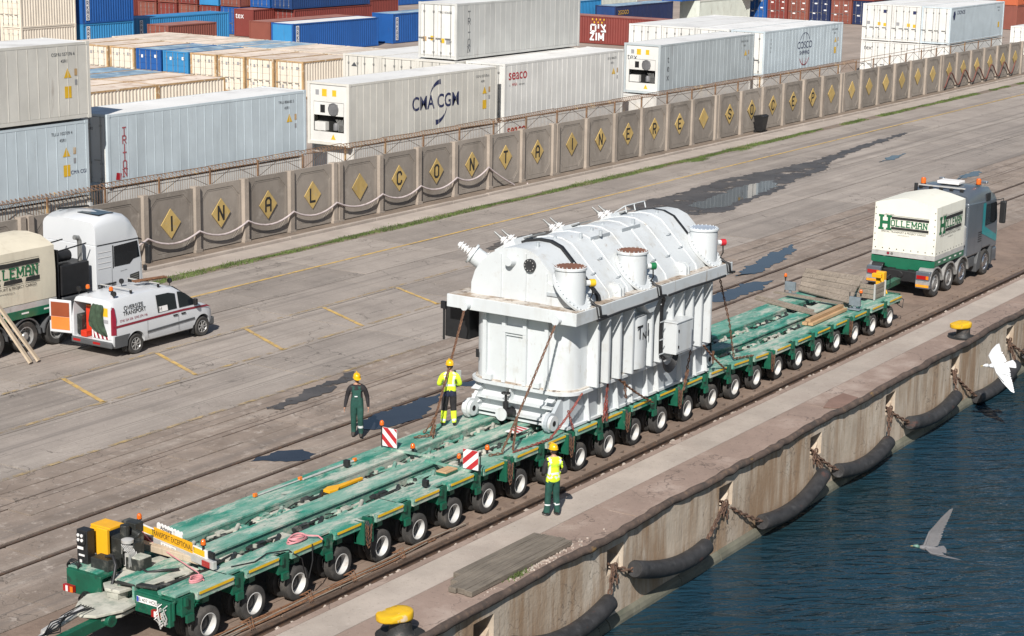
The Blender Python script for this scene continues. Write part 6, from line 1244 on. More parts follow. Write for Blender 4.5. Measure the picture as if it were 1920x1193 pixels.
vdec([(.03, 1.00), (1.6, 1.02), (3.2, 1.035), (4.3, 1.0), (4.5, .965), (4.3, 1.065), (3.2, 1.105), (1.6, 1.095), (.03, 1.075)], 'stripe_red', 'side_stripe')
vdec([(1.5, .60), (3.72, .66), (3.72, .735), (1.5, .675)], 'trim_grey', 'side_moulding', None, .014); vdec([(.03, .36), (.58, .36), (.62, .6), (.72, .74), (.03, .74)], 'trim_grey', 'bumper_corner', None, .010)
for x in (1.52, 2.96): vdec([(x, .42), (x+.012, .42), (x+.012, 1.0), (x, 1.0)], 'trim_grey', 'door_seam', None, .004)
for x in (2.7, 3.08): MB().box(x, x+.2, -.03, -.005, .94, .99).build('door_handle', 'black', VN, bevel=.008)
for s, z, sz, m, xx in (('OVERSIZE', 1.56, .21, 'logo_black', .98), ('TRANSPORT', 1.40, .19, 'logo_black', 1.0)):
    q = put_text(s, sz, (xx, tum(z)-.005, z), (1, 0, .015), (0, .17, .98), m, VN, bold=.002, sx=.95)
put_text('0740 324 256  0740 274 146', .115, (.92, -.002+tum(1.19), 1.20), (1, 0, .02), (0, .17, .98), 'stripe_red', VN, sx=.92)
q = flat([(-.2, -.09), (.2, -.09), (.2, .09), (-.2, .09)], (2.28, tum(1.27)-.009, 1.27), (1, 0, 0), (0, .17, .98), 'sign_white', VN, 'sticker'); put_text('H', .2, (2.15, tum(1.27)-.012, 1.27), (1, 0, 0), (0, .17, .98), 'logo_black', VN)
# windscreen, lamps, mirror, bumper
MB().add([(2.97, .25, 1.855), (2.97, 1.65, 1.855), (3.88, 1.75, 1.255), (3.88, .15, 1.255)], [(0, 1, 2, 3)]).build('windscreen', 'glass_dark', VN, loc=(.012, 0, .014))
MB().loft([[(4.38, .045, .86), (4.60, .09, .80), (4.60, .11, .62), (4.38, .035, .68)], [(4.44, .32, .93), (4.70, .36, .82), (4.70, .36, .66), (4.44, .3, .7)]]).build('headlamp', 'alu', VN)
MB().box(4.42, 4.80, .1, 1.8, .28, .56).build('front_bumper', 'trim_grey', VN, bevel=.05)
MB().box(3.62, 3.74, -.16, -.02, 1.16, 1.38).build('mirror', 'black', VN, bevel=.03)
MB().box(-.02, .05, .10, .96, .62, 1.70).build('rear_door', 'van_white', VN, bevel=.02); flat([(-.36, 0), (.36, 0), (.36, .26), (-.36, .26)], (-.022, .55, .62), (0, -1, 0), (0, 0, 1), 'sign_white', VN, 'chevron_panel')
for k in range(4): flat([(-.34+.18*k, 0), (-.25+.18*k, 0), (-.35+.18*k, .26), (-.44+.18*k if k else -.36, .26)], (-.024, .52, .62), (0, -1, 0), (0, 0, 1), 'stripe_red', VN, 'chevron')
flat([(-.16, -.14), (.16, -.14), (.16, .14), (-.16, .14)], (-.024, .38, 1.5), (0, -1, 0), (0, 0, 1), 'sticker_yellow', VN, 'sticker'); flat([(-.15, -.06), (.15, -.06), (.15, .06), (-.15, .06)], (-.024, .36, 1.2), (0, -1, 0), (0, 0, 1), 'sticker_grey', VN, 'sticker')
MB().loft([[(-.012, .03, .78), (.11, -.012, .78), (.11, .05, .78), (-.012, .12, .78)], [(-.012, .03, 1.3), (.11, -.01, 1.3), (.11, .05, 1.3), (-.012, .12, 1.3)], [(.0, .12, 1.66), (.12, .08, 1.66), (.12, .14, 1.66), (.0, .2, 1.66)]]).build('tail_lamp', 'stripe_red', VN, smooth=40)
MB().box(-.06, .14, .06, 1.86, .34, .54).build('rear_bumper', 'trim_grey', VN, bevel=.04); flat([(-.16, -.04), (.16, -.04), (.16, .04), (-.16, .04)], (-.063, .72, .45), (0, -1, 0), (0, 0, 1), 'red_lens', VN, 'reflector'); flat([(-.16, -.04), (.16, -.04), (.16, .04), (-.16, .04)], (-.063, 1.6, .45), (0, -1, 0), (0, 0, 1), 'red_lens', VN, 'reflector')
# open left rear door, hinged at the far side, its lined inner face towards us
dd = thing('x', 'x', 'x'); bpy.data.objects.remove(dd)
DO = MB().box(0, .05, 0, .82, .60, 1.68).build('open_door', 'van_white', VN, bevel=.03, loc=(-.03, 1.84, 0)); DO.rotation_euler.z = R(14)
MB().box(-.012, -.002, .07, .75, .70, 1.12).build('door_lining', 'orange_panel', DO, bevel=.004); MB().box(-.012, -.002, .07, .75, 1.13, 1.60).build('door_lining', 'red_panel', DO, bevel=.004); MB().box(-.03, .02, .76, .80, 1.0, 1.12).build('latch', 'black', DO)
MB().box(.3, 1.6, 1.02, 1.5, .56, 1.55).build('orange_cabinet', 'orange_panel', VN); MB().box(.28, .30, 1.03, 1.49, .6, 1.5).build('cabinet_front', 'red_box', VN); MB().box(.02, .26, 1.25, 1.5, .56, .76).build('red_case', 'red_box', VN, bevel=.02); MB().box(.1, .5, 1.52, 1.74, .6, 1.25).build('tool_bag', 'oily', VN, bevel=.03)
jk = MB(); S = []
for k, (z, w0, w1, d) in enumerate(((1.72, .42, .86, .03), (1.6, .38, .95, .09), (1.4, .42, 1.02, .10), (1.15, .40, 1.05, .11), (.98, .34, .98, .09), (.86, .28, .8, .06), (.74, .24, .4, .03))):
    S.append([(-.035-d*(.55+.45*math.sin(j*1.9+k)), w0+(w1-w0)*j/8, z+.03*math.sin(j*2+k)) for j in range(9)] + [(-.03, w0+(w1-w0)*j/8, z) for j in (8, 4, 0)])
tj = thing('hanging_jacket', 'dark green jacket hanging over the rear door of the van', 'jacket', VO+Vector((0, .6, 1.7))); o = jk.loft(S).build('cloth', 'cloth_dark_green', tj, smooth=70); o.location = -Vector((0, .6, 1.7))
# roof gear
for x in (1.1, 2.35):
    for y in (.3, 1.6): MB().box(x-.03, x+.03, y-.03, y+.03, 1.94, 2.05).build('rack_foot', 'black', VN)
    MB().bar((x, .25, 2.06), (x, 1.65, 2.06), .04, .03).build('rack_bar', 'alu', VN)
MB().bar((1.9, .95, 2.11), (3.05, .62, 2.13), .22, .05).build('roof_board', 'rust', VN); MB().bar((2.0, .75, 2.16), (2.9, .5, 2.17), .08, .04).build('roof_board', 'rust', VN)
for x, y in ((.35, 1.45), (.55, .62)):
    mb = MB(); X_ = Matrix.Translation((x, y, 2.05)); mb.cyl((x, y, 1.92), (x, y, 2.05), .02, 8); mb.lathe([(.075, 0), (.075, .03)], 14, 0, X_); mb.lathe([(.065, .03), (.07, .1), (.05, .15), (.002, .165)], 14, 1, X_); mb.build('beacon', ['black', 'beacon_orange'], VN, smooth=45)
for x, y, z in ((.25, 1.75, 2.0), (.35, .3, 2.0), (1.6, 1.2, 2.1), (3.15, .55, 1.95)): MB().lathe([(.03, -.06), (.08, -.04), (.09, .02), (.085, .03)], 14, 0, Matrix.Translation((x, y, z+.04)) @ Matrix.Rotation(-PI/2, 4, 'Y')).cyl((x, y, z-.12), (x, y, z), .015, 6).build('spot_lamp', 'black', VN, smooth=40)
# ------------------------------------------------------------------ white tractor with tarpaulin box (left)
TO = Vector((40.0, 45.85, 0)); T1 = thing('ballast_truck', 'white tractor unit with a cream tarpaulin ballast box, parked behind the van', 'truck', TO)
def cab(parent, prof_, y0, y1, mat, name='cab', inset=.0, bev=.07):
    return MB().prism(prof_, y0, y1, 'y').build(name, mat, parent, bevel=bev)
cb1 = cab(T1, [(4.72, .95), (4.72, 3.0), (4.74, 3.0), (6.72, 3.0), (6.86, 2.2), (6.92, 1.2), (6.90, .45), (6.2, .45), (6.15, .95)], 0.0, 2.48, 'cab_white')
S = []
for x, zt, ins in ((4.74, 3.78, .04), (5.0, 3.88, .03), (5.6, 3.95, .03), (6.15, 3.90, .03), (6.42, 3.72, .04), (6.62, 3.38, .04), (6.72, 3.02, .02)):
    P = [(x, .01, 3.01)] + [(x, ins*.5+.0, 3.01+(zt-3.01)*.7), (x, ins+.05, zt-.10), (x, ins+.16, zt-.015), (x, 1.24, zt+.03)]; S.append(P + [(x, 2.48-a, z) for _, a, z in P[-2::-1]])
MB().loft(S).build('roof_fairing', 'cab_white', T1, smooth=50)
MB().bar((4.78, -.004, 3.0), (6.70, -.004, 3.0), .012, .03).build('cab_seam', 'black', T1)
def t1p(poly, mat, name, off=.006):
    me = bpy.data.meshes.new(name); me.from_pydata([(x, -off, z) for x, z in poly], [], [tuple(range(len(poly)))]); me.materials.append(MATS[mat]); return link(name, me, T1)
t1p([(5.55, 2.18), (6.28, 2.18), (6.45, 2.32), (6.76, 2.36), (6.66, 2.93), (5.55, 2.88)], 'glass_dark', 'side_window', .008); t1p([(5.48, 2.14), (5.53, 2.14), (5.53, 2.92), (5.48, 2.92)], 'black', 'window_pillar', .007)
for x in (5.44, 6.80): t1p([(x, 1.0), (x+.012, 1.0), (x+.012, 2.15), (x, 2.15)], 'trim_grey', 'door_seam')
t1p([(6.28, 1.45), (6.72, 1.5), (6.72, 1.85), (6.28, 1.80)], 'logo_black', 'placard', .005)
for k in range(4): t1p([(6.32, 1.5+.075*k), (6.68, 1.535+.075*k), (6.68, 1.575+.075*k), (6.32, 1.54+.075*k)], 'logo_grey', 'placard_line', .008)
for k in range(4): t1p([(4.8, 2.2+.18*k), (5.4, 2.2+.18*k), (5.4, 2.23+.18*k), (4.8, 2.23+.18*k)], 'sign_white', 'panel_crease', .012)
logo(T1, (4.78, -.004, 1.45), (1, 0, .0), (0, 0, 1), .78, False, 'logo_black', 'logo_black'); put_text('heavy is easy', .06, (6.0, -.006, 2.0), (1, 0, .1), (0, 0, 1), 'logo_black', T1)
MB().add([(6.735, .12, 2.90), (6.735, 2.36, 2.90), (6.885, 2.36, 2.15), (6.885, .12, 2.15)], [(0, 1, 2, 3)]).build('windscreen', 'glass_dark', T1, loc=(.012, 0, 0)); MB().prism([(6.70, 3.05), (7.0, 2.92), (7.0, 2.88), (6.70, 2.98)], .1, 2.38, 'y').build('sun_visor', 'glass_dark', T1)
MB().box(6.92, 7.04, -.30, -.08, 2.1, 2.75).build('mirror', 'black', T1, bevel=.04); MB().tube([(6.8, 0, 2.85), (6.95, -.18, 2.8), (6.96, -.18, 2.7)], .02, 6).build('mirror_arm', 'black', T1); MB().box(6.88, 6.96, -.16, -.02, 1.85, 2.05).build('mirror', 'black', T1, bevel=.03)
MB().box(6.0, 7.0, .02, 2.46, .35, .9).build('bumper', 'cab_white', T1, bevel=.06); MB().box(5.2, 5.9, .3, 1.3, 3.93, 3.96).build('roof_hatch', 'glass_dark', T1, bevel=.02); MB().bar((5.1, 2.1, 4.0), (6.6, 2.1, 3.9), .08, .06).build('roof_bar', 'black', T1); MB().box(6.5, 6.62, 2.0, 2.15, 3.9, 4.02).build('roof_lamp', 'alu', T1)
for x, st in ((1.6, 'dish'), (2.95, 'dish'), (5.75, 'front'), (.2, 'dish')):
    for yy, ot in ((.17, -1), (2.3, 1)): big_wheel(T1, x, yy, .51, .30, st, ot)
    A = [(x+.62*math.cos(R(a)), .51+.62*math.sin(R(a))) for a in range(0, 181, 15)]; B = [(x+.57*math.cos(R(a)), .51+.57*math.sin(R(a))) for a in range(180, -1, -15)]
    MB().prism(A+B, .0, .62, 'y').build('mudguard', 'trim_grey', T1)
MB().box(-3, 6.2, .75, 1.05, .65, 1.0).box(-3, 6.2, 1.45, 1.75, .65, 1.0).build('chassis', 'black', T1)
MB().box(3.25, 4.5, .08, .95, 1.55, 2.55).build('black_cabinet', 'black', T1, bevel=.03); MB().box(3.3, 4.5, .1, 1.2, .65, 1.5).build('fuel_tank', 'trim_grey', T1, bevel=.06); MB().box(3.05, 3.2, .2, .45, 1.2, 2.0).build('gas_bottle', 'gas_pink' if 'gas_pink' in MATS else 'stripe_red', T1, bevel=.05)
MB().cyl((3.15, .5, 2.78), (3.95, .5, 2.78), .19, 18).build('air_tank', 'black', T1, smooth=40); MB().tube([(4.35, .35, 2.3), (4.35, .35, 3.2), (4.28, .35, 3.32), (4.12, .35, 3.35)], .08, 12).build('exhaust_stack', 'galv', T1, smooth=40); MB().box(3.1, 3.16, .1, 2.3, 1.0, 3.1).build('rear_guard', 'black', T1)
for y in (.1, 1.2): MB().tube([(3.1, y, 3.05), (4.4, y, 3.15)], .025, 6).build('guard_rail', 'black', T1)
# tarpaulin box
tb = MB(); L0, L1 = -3.0, 2.92; S = []
for x in np.linspace(L0, L1, 14):
    wv = .012*math.sin(x*7); S.append([(x, .0+wv, 1.62), (x, -.015+wv, 2.5), (x, .03+wv, 3.32), (x, .62, 3.58), (x, 1.25, 3.64), (x, 1.88, 3.58), (x, 2.47, 3.32), (x, 2.5, 1.62)])
tb.loft(S).build('tarpaulin', 'tarp', T1, smooth=30)
MB().box(L0, L1, -.01, 2.51, 1.42, 1.60).build('box_sill', 'alu', T1); MB().box(L0, L1, -.02, 2.52, 1.14, 1.415).build('green_skirt', 'truck_green', T1, bevel=.01)
for k in range(6): MB().box(L0+.6+k*.95, L0+.9+k*.95, -.026, -.021, 1.28, 1.33).build('side_reflector', 'sign_white', T1)
logo(T1, (-.55, -.017, 2.32), (1, 0, 0), (0, 0, 1), 2.55)
# timber props leaning in front of the wheels
for k, (x, dx) in enumerate(((.75, .5), (.45, .4))):
    t = thing('leaning_timber', 'pale timber prop leaning on the truck box, %s one' % ['right', 'left'][k], 'timber', TO+Vector((x, -.9, 0))); t_ = MB().bar((dx*.3, -.35, .05), (-dx*.7, .82, 1.75), .16, .07).build('board', 'wood_pale', t, bevel=.005)
# ------------------------------------------------------------------ grey four-axle tractor with white tarpaulin box (right)
UO = Vector((67.8, 25.55, 0)); T2 = thing('ballast_truck', 'grey four axle tractor with a white tarpaulin ballast box pulling the trailer', 'truck', UO)
tb = MB(); S = []
for x in np.linspace(0, 2.95, 9):
    wv = .008*math.sin(x*9); S.append([(x, wv, 1.58), (x, -.01+wv, 2.5), (x, .02+wv, 3.40), (x, .62, 3.55), (x, 1.25, 3.66), (x, 1.88, 3.55), (x, 2.48, 3.40), (x, 2.5, 1.58)])
tb.loft(S).build('tarpaulin', 'tarp_white', T2, smooth=25)
ey = MB()
for k in range(9): ey.cyl((-.004, .1+.285*k, 1.68), (-.012, .1+.285*k, 1.68), .022, 8)
for k in range(6): ey.cyl((-.004, .07, 1.95+.25*k), (-.012, .07, 1.95+.25*k), .02, 8); ey.cyl((-.004, 2.43, 1.95+.25*k), (-.012, 2.43, 1.95+.25*k), .02, 8)
for k in range(10): ey.cyl((.15+.29*k, -.004, 1.66), (.15+.29*k, -.014, 1.66), .02, 8)
ey.build('eyelets', 'black', T2)['kind'] = 'stuff'
logo(T2, (-.006, 2.28, 2.42), (0, -1, 0), (0, 0, 1), 1.82); logo(T2, (.30, -.012, 2.40), (1, 0, 0), (0, 0, 1), 2.15)
MB().box(-.02, 3.0, -.01, 2.51, 1.40, 1.575).build('box_sill', 'alu', T2); MB().box(0, 3.0, -.02, .06, 1.18, 1.395).box(0, 3.0, 2.44, 2.52, 1.18, 1.395).build('green_skirt', 'truck_green', T2)
MB().prism([(-.02, 1.36), (2.52, 1.36), (2.52, 1.15), (1.65, .92), (1.5, .72), (1.0, .72), (.85, .92), (-.02, 1.15)], -.03, .03, 'x').build('rear_green_plate', 'truck_green', T2, bevel=.01)
for k in range(5): MB().box(.35+k*.55, .55+k*.55, -.026, -.021, 1.28, 1.33).build('side_reflector', 'sign_white', T2)
for y in (1.7, 1.85): MB().cyl((-.022, y, 1.50), (-.03, y, 1.50), .055, 14).build('speed_disc', 'stripe_red' if y > 1.8 else 'logo_grey', T2)
for y0, y1 in ((-.02, .55), (1.95, 2.52)):
    MB().box(-.75, -.25, y0, y1, .45, 1.0).build('lamp_housing', 'trim_light', T2, bevel=.03) if 'trim_light' in MATS else MB().box(-.42, -.20, y0, y1, .38, 1.02).build('lamp_housing', 'truck_silver', T2, bevel=.03)
    MB().box(-.435, -.425, y0+.05, y1-.05, .74, .88).build('tail_lamp', 'red_lens', T2); MB().box(-.437, -.430, y0+.05, y0+.15, .745, .875).build('indicator_lamp', 'orange_lens', T2); MB().box(-.435, -.425, y0+.03, y1-.03, .44, .58).build('marker_plate', 'plate_orange', T2)
MB().box(-.3, .0, .6, 1.9, .55, .95).cyl((-.35, 1.2, .8), (.2, 1.2, .8), .12, 14).cyl((-.1, 1.95, .98), (-.1, 2.4, .98), .16, 16).build('hitch', 'black', T2, bevel=.02)
MB().box(-.1, 6.3, .75, 1.0, .6, .98).box(-.1, 6.3, 1.5, 1.75, .6, .98).build('chassis', 'black', T2)
for x, st in ((.22, 'dish2'), (1.62, 'dish2'), (2.98, 'front'), (5.55, 'front')):
    for yy, ot in ((.15, -1), (2.33, 1)): big_wheel(T2, x, yy, .52, .31, st, ot)
    if x < 4:
        A = [(x+.66*math.cos(R(a)), .54+.62*math.sin(R(a))) for a in range(0, 181, 15)]; B = [(x+.60*math.cos(R(a)), .54+.56*math.sin(R(a))) for a in range(180, -1, -15)]
        for y in (-.03, 1.95): MB().prism(A+B, y, y+.56, 'y').build('mudguard', 'mud_grey' if 'mud_grey' in MATS else 'rim_grey', T2)
cab(T2, [(3.35, .98), (3.35, 3.15), (6.45, 3.0), (6.72, 2.3), (6.80, 1.3), (6.78, .98), (6.15, .98), (6.05, 1.1), (5.1, 1.1), (4.95, .98)], 0.0, 2.48, 'truck_silver')
S = []
for x, zt in ((3.38, 3.45), (3.7, 3.58), (4.8, 3.64), (5.8, 3.55), (6.3, 3.25), (6.46, 3.02)):
    P = [(x, .01, 3.0), (x, .05, 3.0+(zt-3)*.6), (x, .16, zt-.05), (x, .4, zt), (x, 1.24, zt+.02)]; S.append(P+[(x, 2.48-a, z) for _, a, z in P[-2::-1]])
MB().loft(S).build('roof_fairing', 'truck_silver', T2, smooth=50)
def t2p(poly, mat, name, off=.006):
    me = bpy.data.meshes.new(name); me.from_pydata([(x, -off, z) for x, z in poly], [], [tuple(range(len(poly)))]); me.materials.append(MATS[mat]); return link(name, me, T2)
t2p([(5.28, 2.02), (6.30, 2.02), (6.60, 2.12), (6.46, 2.84), (5.28, 2.86)], 'glass_dark', 'side_window', .014); t2p([(5.15, 2.88), (6.40, 2.86), (6.42, 2.96), (5.15, 3.0)], 'truck_dark', 'roof_shade'); t2p([(4.95, 2.95), (5.24, 2.95), (5.24, 2.0), (6.60, 1.50), (6.68, 1.78), (6.68, 1.3), (6.60, 1.22), (4.95, 1.75)], 'teal', 'teal_stripe', .009)
for x in (4.2, 5.02): t2p([(x, 1.1), (x+.015, 1.1), (x+.015, 2.95), (x, 2.95)], 'truck_dark', 'door_seam')
for k in range(5): t2p([(4.55, 1.45+.09*k), (4.95, 1.45+.09*k), (4.95, 1.49+.09*k), (4.55, 1.49+.09*k)], 'black', 'vent_slot')
t2p([(4.2, 2.75), (4.95, 2.75), (4.95, 3.0), (4.2, 3.0)], 'truck_dark', 'upper_panel', .005); MB().box(5.25, 5.7, -.015, .05, 2.98, 3.3).build('side_locker', 'black', T2, bevel=.02)
MB().box(6.62, 6.78, -.32, -.08, 1.95, 2.85).build('mirror', 'black', T2, bevel=.04); MB().tube([(6.4, 0, 2.9), (6.68, -.2, 2.95), (6.7, -.2, 2.8)], .02, 6).build('mirror_arm', 'black', T2); MB().box(6.2, 6.9, .02, 2.46, .4, .96).build('bumper', 'truck_silver', T2, bevel=.06)
MB().add([(6.5, .12, 2.92), (6.5, 2.36, 2.92), (6.76, 2.36, 1.95), (6.76, .12, 1.95)], [(0, 1, 2, 3)]).build('windscreen', 'glass_dark', T2, loc=(.02, 0, 0))
MB().prism([(4.6, .25), (5.0, .35), (5.0, 1.05), (4.75, 1.05), (4.55, .6)], -.01, .5, 'y').build('front_mudguard', 'trim_grey', T2, bevel=.02); MB().prism([(6.1, .35), (6.3, .35), (6.35, 1.0), (6.1, 1.05)], -.01, .5, 'y').build('front_mudguard', 'trim_grey', T2, bevel=.02); MB().box(3.7, 4.5, .05, .6, .5, .95).build('fuel_tank', 'trim_grey', T2, bevel=.05)
MB().box(3.02, 3.30, .1, 2.4, 1.0, 3.0).build('cooling_tower', 'black', T2); MB().box(3.0, 3.28, .02, .4, 1.5, 2.3).build('air_filter', 'alu', T2, bevel=.06)
MB().box(4.2, 4.9, .8, 1.7, 3.68, 3.80).build('roof_sign', 'sign_white', T2, bevel=.03); MB().bar((3.6, .3, 3.66), (3.6, 2.2, 3.66), .05, .05).build('roof_bar', 'alu', T2)
for k in range(5): MB().box(3.52, 3.6, .35+.42*k, .5+.42*k, 3.52, 3.64).build('roof_lamp', 'black', T2, bevel=.02)
for x, y in ((3.8, 2.1), (4.9, .25)):
    mb = MB(); X_ = Matrix.Translation((x, y, 3.66)); mb.lathe([(.11, 0), (.11, .04)], 16, 0, X_); mb.lathe([(.10, .04), (.105, .2), (.08, .26), (.002, .28)], 16, 1, X_); mb.build('beacon', ['black', 'beacon_orange'], T2, smooth=45)
MB().cyl((3.3, 2.2, 3.3), (3.3, 2.2, 3.75), .07, 12).build('exhaust_stack', 'black', T2); MB().box(5.7, 5.9, .2, .5, 3.62, 3.7).box(5.7, 5.85, 2.0, 2.2, 3.62, 3.7).build('air_horn', 'chrome', T2, bevel=.02)
# ================================================================== PEOPLE
m_('skin', (.42, .23, .155), .6, var=.08, vs=20); m_('hair', (.03, .022, .016), .8); m_('helmet', (.72, .40, .006), .3, var=.05, coat=.4); m_('hivis', (.62, .80, .03), .7, vs=9, var=.12); m_('reflective', (.62, .66, .66), .4, var=.08, vs=12); m_('overall_green', (.012, .062, .048), .85, vs=8, var=.3); m_('black_cloth', (.016, .014, .016), .85, vs=9, var=.4); m_('navy_cloth', (.018, .022, .05), .85, var=.3, vs=9); m_('boot', (.03, .024, .02), .7, var=.3, vs=15); m_('shoe_white', (.55, .54, .52), .6); m_('print_green', (.10, .42, .06), .6); m_('device_grey', (.30, .32, .32), .5)
def person(label, loc, rz, J, matfn, mats, lean=0, helmet='helmet', headturn=0.0, headtilt=0.0, h=1.0):
    """figure from one skinned skeleton; J gives the joints of the pose, facing -y"""
    t = thing('person', label, 'person', loc, rz)
    V = []; E_ = []; Rd = []
    def v(p, r, par=None):
        V.append(tuple(q*h for q in p)); Rd.append(r); i = len(V)-1
        if par is not None: E_.append((par, i))
        return i
    pel = v(J['pelvis'], (.165, .125)); sp = v(J['spine'], (.168, .13), pel); ch = v(J['chest'], (.185, .135), sp); sh = v(J['neck0'], (.13, .10), ch); nk = v(J['neck'], (.058, .058), sh); hd = v(J['head'], (.06, .065), nk)
    for s in ('L', 'R'):
        hp = v(J['hip'+s], (.108, .115), pel); th = v(tuple((a+b)/2 for a, b in zip(J['hip'+s], J['knee'+s])), (.098, .105), hp); kn = v(J['knee'+s], (.080, .085), th); cf = v(tuple(a*.6+b*.4 for a, b in zip(J['knee'+s], J['ank'+s])), (.080, .085), kn); an = v(J['ank'+s], (.066, .07), cf); he = v(J['heel'+s], (.04, .045), an); to = v(J['toe'+s], (.044, .034), an)
        so = v(J['sho'+s], (.085, .09), sh); ua = v(tuple((a+b)/2 for a, b in zip(J['sho'+s], J['elb'+s])), (.072, .075), so); el = v(J['elb'+s], (.062, .064), ua); fa = v(tuple(a*.55+b*.45 for a, b in zip(J['elb'+s], J['wri'+s])), (.057, .058), el); wr = v(J['wri'+s], (.040, .042), fa)
        d = (Vector(J['wri'+s])-Vector(J['elb'+s])).normalized(); side = Vector(J.get('palm'+s, (0, 1, 0))).normalized(); w_ = Vector(J['wri'+s]); pm = v(tuple(w_+d*.055), (.032, .026), wr)
        for k in range(4):
            b = w_+d*.095+side*(.030*(1.5-k)/1.5*1.1); ln = (.07, .078, .074, .058)[k]; nrm = d.cross(side)*(1 if s == 'L' else -1)
            f1 = v(tuple(b), (.0105, .0105), pm); f2 = v(tuple(b+d*ln*.5+nrm*.006), (.009, .009), f1); v(tuple(b+d*ln+nrm*.028), (.008, .008), f2)
        tb_ = w_+d*.04+side*.036; t1_ = v(tuple(tb_), (.012, .012), pm); v(tuple(tb_+d*.045+side*.022), (.010, .010), t1_)
    me = bpy.data.meshes.new('body'); me.from_pydata(V, E_, []); o = bpy.data.objects.new('body', me); C.objects.link(o)
    sk = o.modifiers.new('skin', 'SKIN'); ly = me.skin_vertices[0].data if me.skin_vertices else None
    if ly is None:
        bpy.context.view_layer.update(); ly = me.skin_vertices[0].data
    for i, r in enumerate(Rd): ly[i].radius = r
    ly[0].use_root = True
    sb = o.modifiers.new('sub', 'SUBSURF'); sb.levels = 2; sb.render_levels = 2
    bpy.context.view_layer.update(); dg = bpy.context.evaluated_depsgraph_get(); bm_ = bpy.data.meshes.new_from_object(o.evaluated_get(dg)); bpy.data.objects.remove(o)
    # head with brow, nose, chin and ears joined to the body
    mb = MB(); X_ = Matrix.Translation(Vector(J['head'])*h+Vector((0, -.01, .085))) @ Matrix.Rotation(headturn, 4, 'Z') @ Matrix.Rotation(headtilt, 4, 'X'); n, k_ = 18, 13; P = []
    for i in range(k_):
        a = PI*i/(k_-1)
        for j in range(n):
            b = 2*PI*j/n; x = .078*math.sin(a)*math.cos(b); y = .098*math.sin(a)*math.sin(b); z = .118*math.cos(a)
            if z < -.02: x *= 1+z*2.0; y = y*(1+z*1.2)-.012*(-z/.1)
            if y < 0 and -.05 < z < .03: y -= .022*max(0, 1-abs(x)/.016)*max(0, 1-abs(z+.012)/.035)
            if y < 0 and abs(z-.02) < .014: y += .008*max(0, 1-abs(abs(x)-.032)/.018)
            P.append((x, y, z))
    F = [(i*n+j, i*n+(j+1) % n, (i+1)*n+(j+1) % n, (i+1)*n+j) for i in range(k_-1) for j in range(n)]
    mb.add(P, F, 0, X_)
    for s in (-1, 1): mb.box(s*.074-.008, s*.074+.008, -.01, .03, -.03, .035, 0, X_)
    for s in (-1, 1): mb.box(s*.032-.014, s*.032+.014, -.098, -.086, .012, .026, 1, X_)
    mb.box(-.024, .024, -.098, -.088, -.066, -.058, 1, X_)
    hm = mb.mesh('h', ['skin', 'black'], 60)
    nv = len(bm_.vertices); vs_ = [tuple(q.co) for q in bm_.vertices]+[tuple(q.co) for q in hm.vertices]; fs = [tuple(f.vertices) for f in bm_.polygons]; hf = [tuple(i+nv for i in f.vertices) for f in hm.polygons]
    out = bpy.data.meshes.new('body'); out.from_pydata(vs_, [], fs+hf)
    for m in mats: out.materials.append(MATS[m])
    idx = [matfn(f.center/h) for f in bm_.polygons]+[mats.index('skin') if f.material_index == 0 else mats.index('black') for f in hm.polygons]
    out.polygons.foreach_set('material_index', idx); out.polygons.foreach_set('use_smooth', [True]*len(idx)); link('body', out, t)
    mb = MB(); mb.lathe([(.108, .035), (.110, .06), (.104, .10), (.085, .14), (.05, .163), (.001, .17)], 20, 0, X_ @ Matrix.Diagonal((.95, 1.16, 1, 1)), caps=False)
    mb.add([(.108*math.cos(a)*.95, -.02-.12*abs(math.sin(a))**.7*1.0-(.045 if True else 0)*math.sin(a)**2, .030-.012*math.sin(a)) for a in [PI*k/12 for k in range(13)]]+[(.104*math.cos(a)*.95, -.104*math.sin(a)*1.12, .042) for a in [PI*k/12 for k in range(12, -1, -1)]], [tuple(range(26))], 0, X_)
    mb.lathe([(.116, .030), (.118, .036), (.108, .045)], 20, 0, X_ @ Matrix.Diagonal((.95, 1.16, 1, 1)), caps=False); mb.box(-.012, .012, -.11, .11, .155, .180, 0, X_)
    mb.build('hard_hat', helmet, t, smooth=50)
    mb = MB(); mb.lathe([(.07, -.06), (.083, -.02), (.086, .035)], 16, 0, X_ @ Matrix.Translation((0, .022, 0)) @ Matrix.Diagonal((.95, 1.02, 1, 1)), caps=False)
    hr = mb.mesh('hair', 'hair', 50); bmv = [f for f in hr.polygons if True]; import bmesh
    b_ = bmesh.new(); b_.from_mesh(hr); Xi = X_.inverted(); bmesh.ops.delete(b_, geom=[f for f in b_.faces if (Xi @ f.calc_center_median()).y < .0], context='FACES'); b_.to_mesh(hr); b_.free(); link('hair', hr, t)
    return t
base = dict(pelvis=(0, 0, .96), spine=(0, .005, 1.13), chest=(0, .01, 1.29), neck0=(0, .015, 1.415), neck=(0, .01, 1.49), head=(0, -.005, 1.55), hipL=(.085, 0, .90), hipR=(-.085, 0, .90), kneeL=(.10, -.02, .50), kneeR=(-.10, -.02, .50), ankL=(.11, .02, .10), ankR=(-.11, .02, .10), heelL=(.11, .07, .045), heelR=(-.11, .07, .045), toeL=(.13, -.14, .04), toeR=(-.13, -.14, .04),
    shoL=(.19, .01, 1.38), shoR=(-.19, .01, 1.38), elbL=(.255, .04, 1.11), elbR=(-.255, .04, 1.11), wriL=(.275, -.03, .88), wriR=(-.275, -.03, .88), palmL=(0, -1, 0), palmR=(0, -1, 0))
MT = ['skin', 'black', 'overall_green', 'black_cloth', 'hivis', 'reflective', 'navy_cloth', 'boot', 'shoe_white']
I = {m: i for i, m in enumerate(MT)}
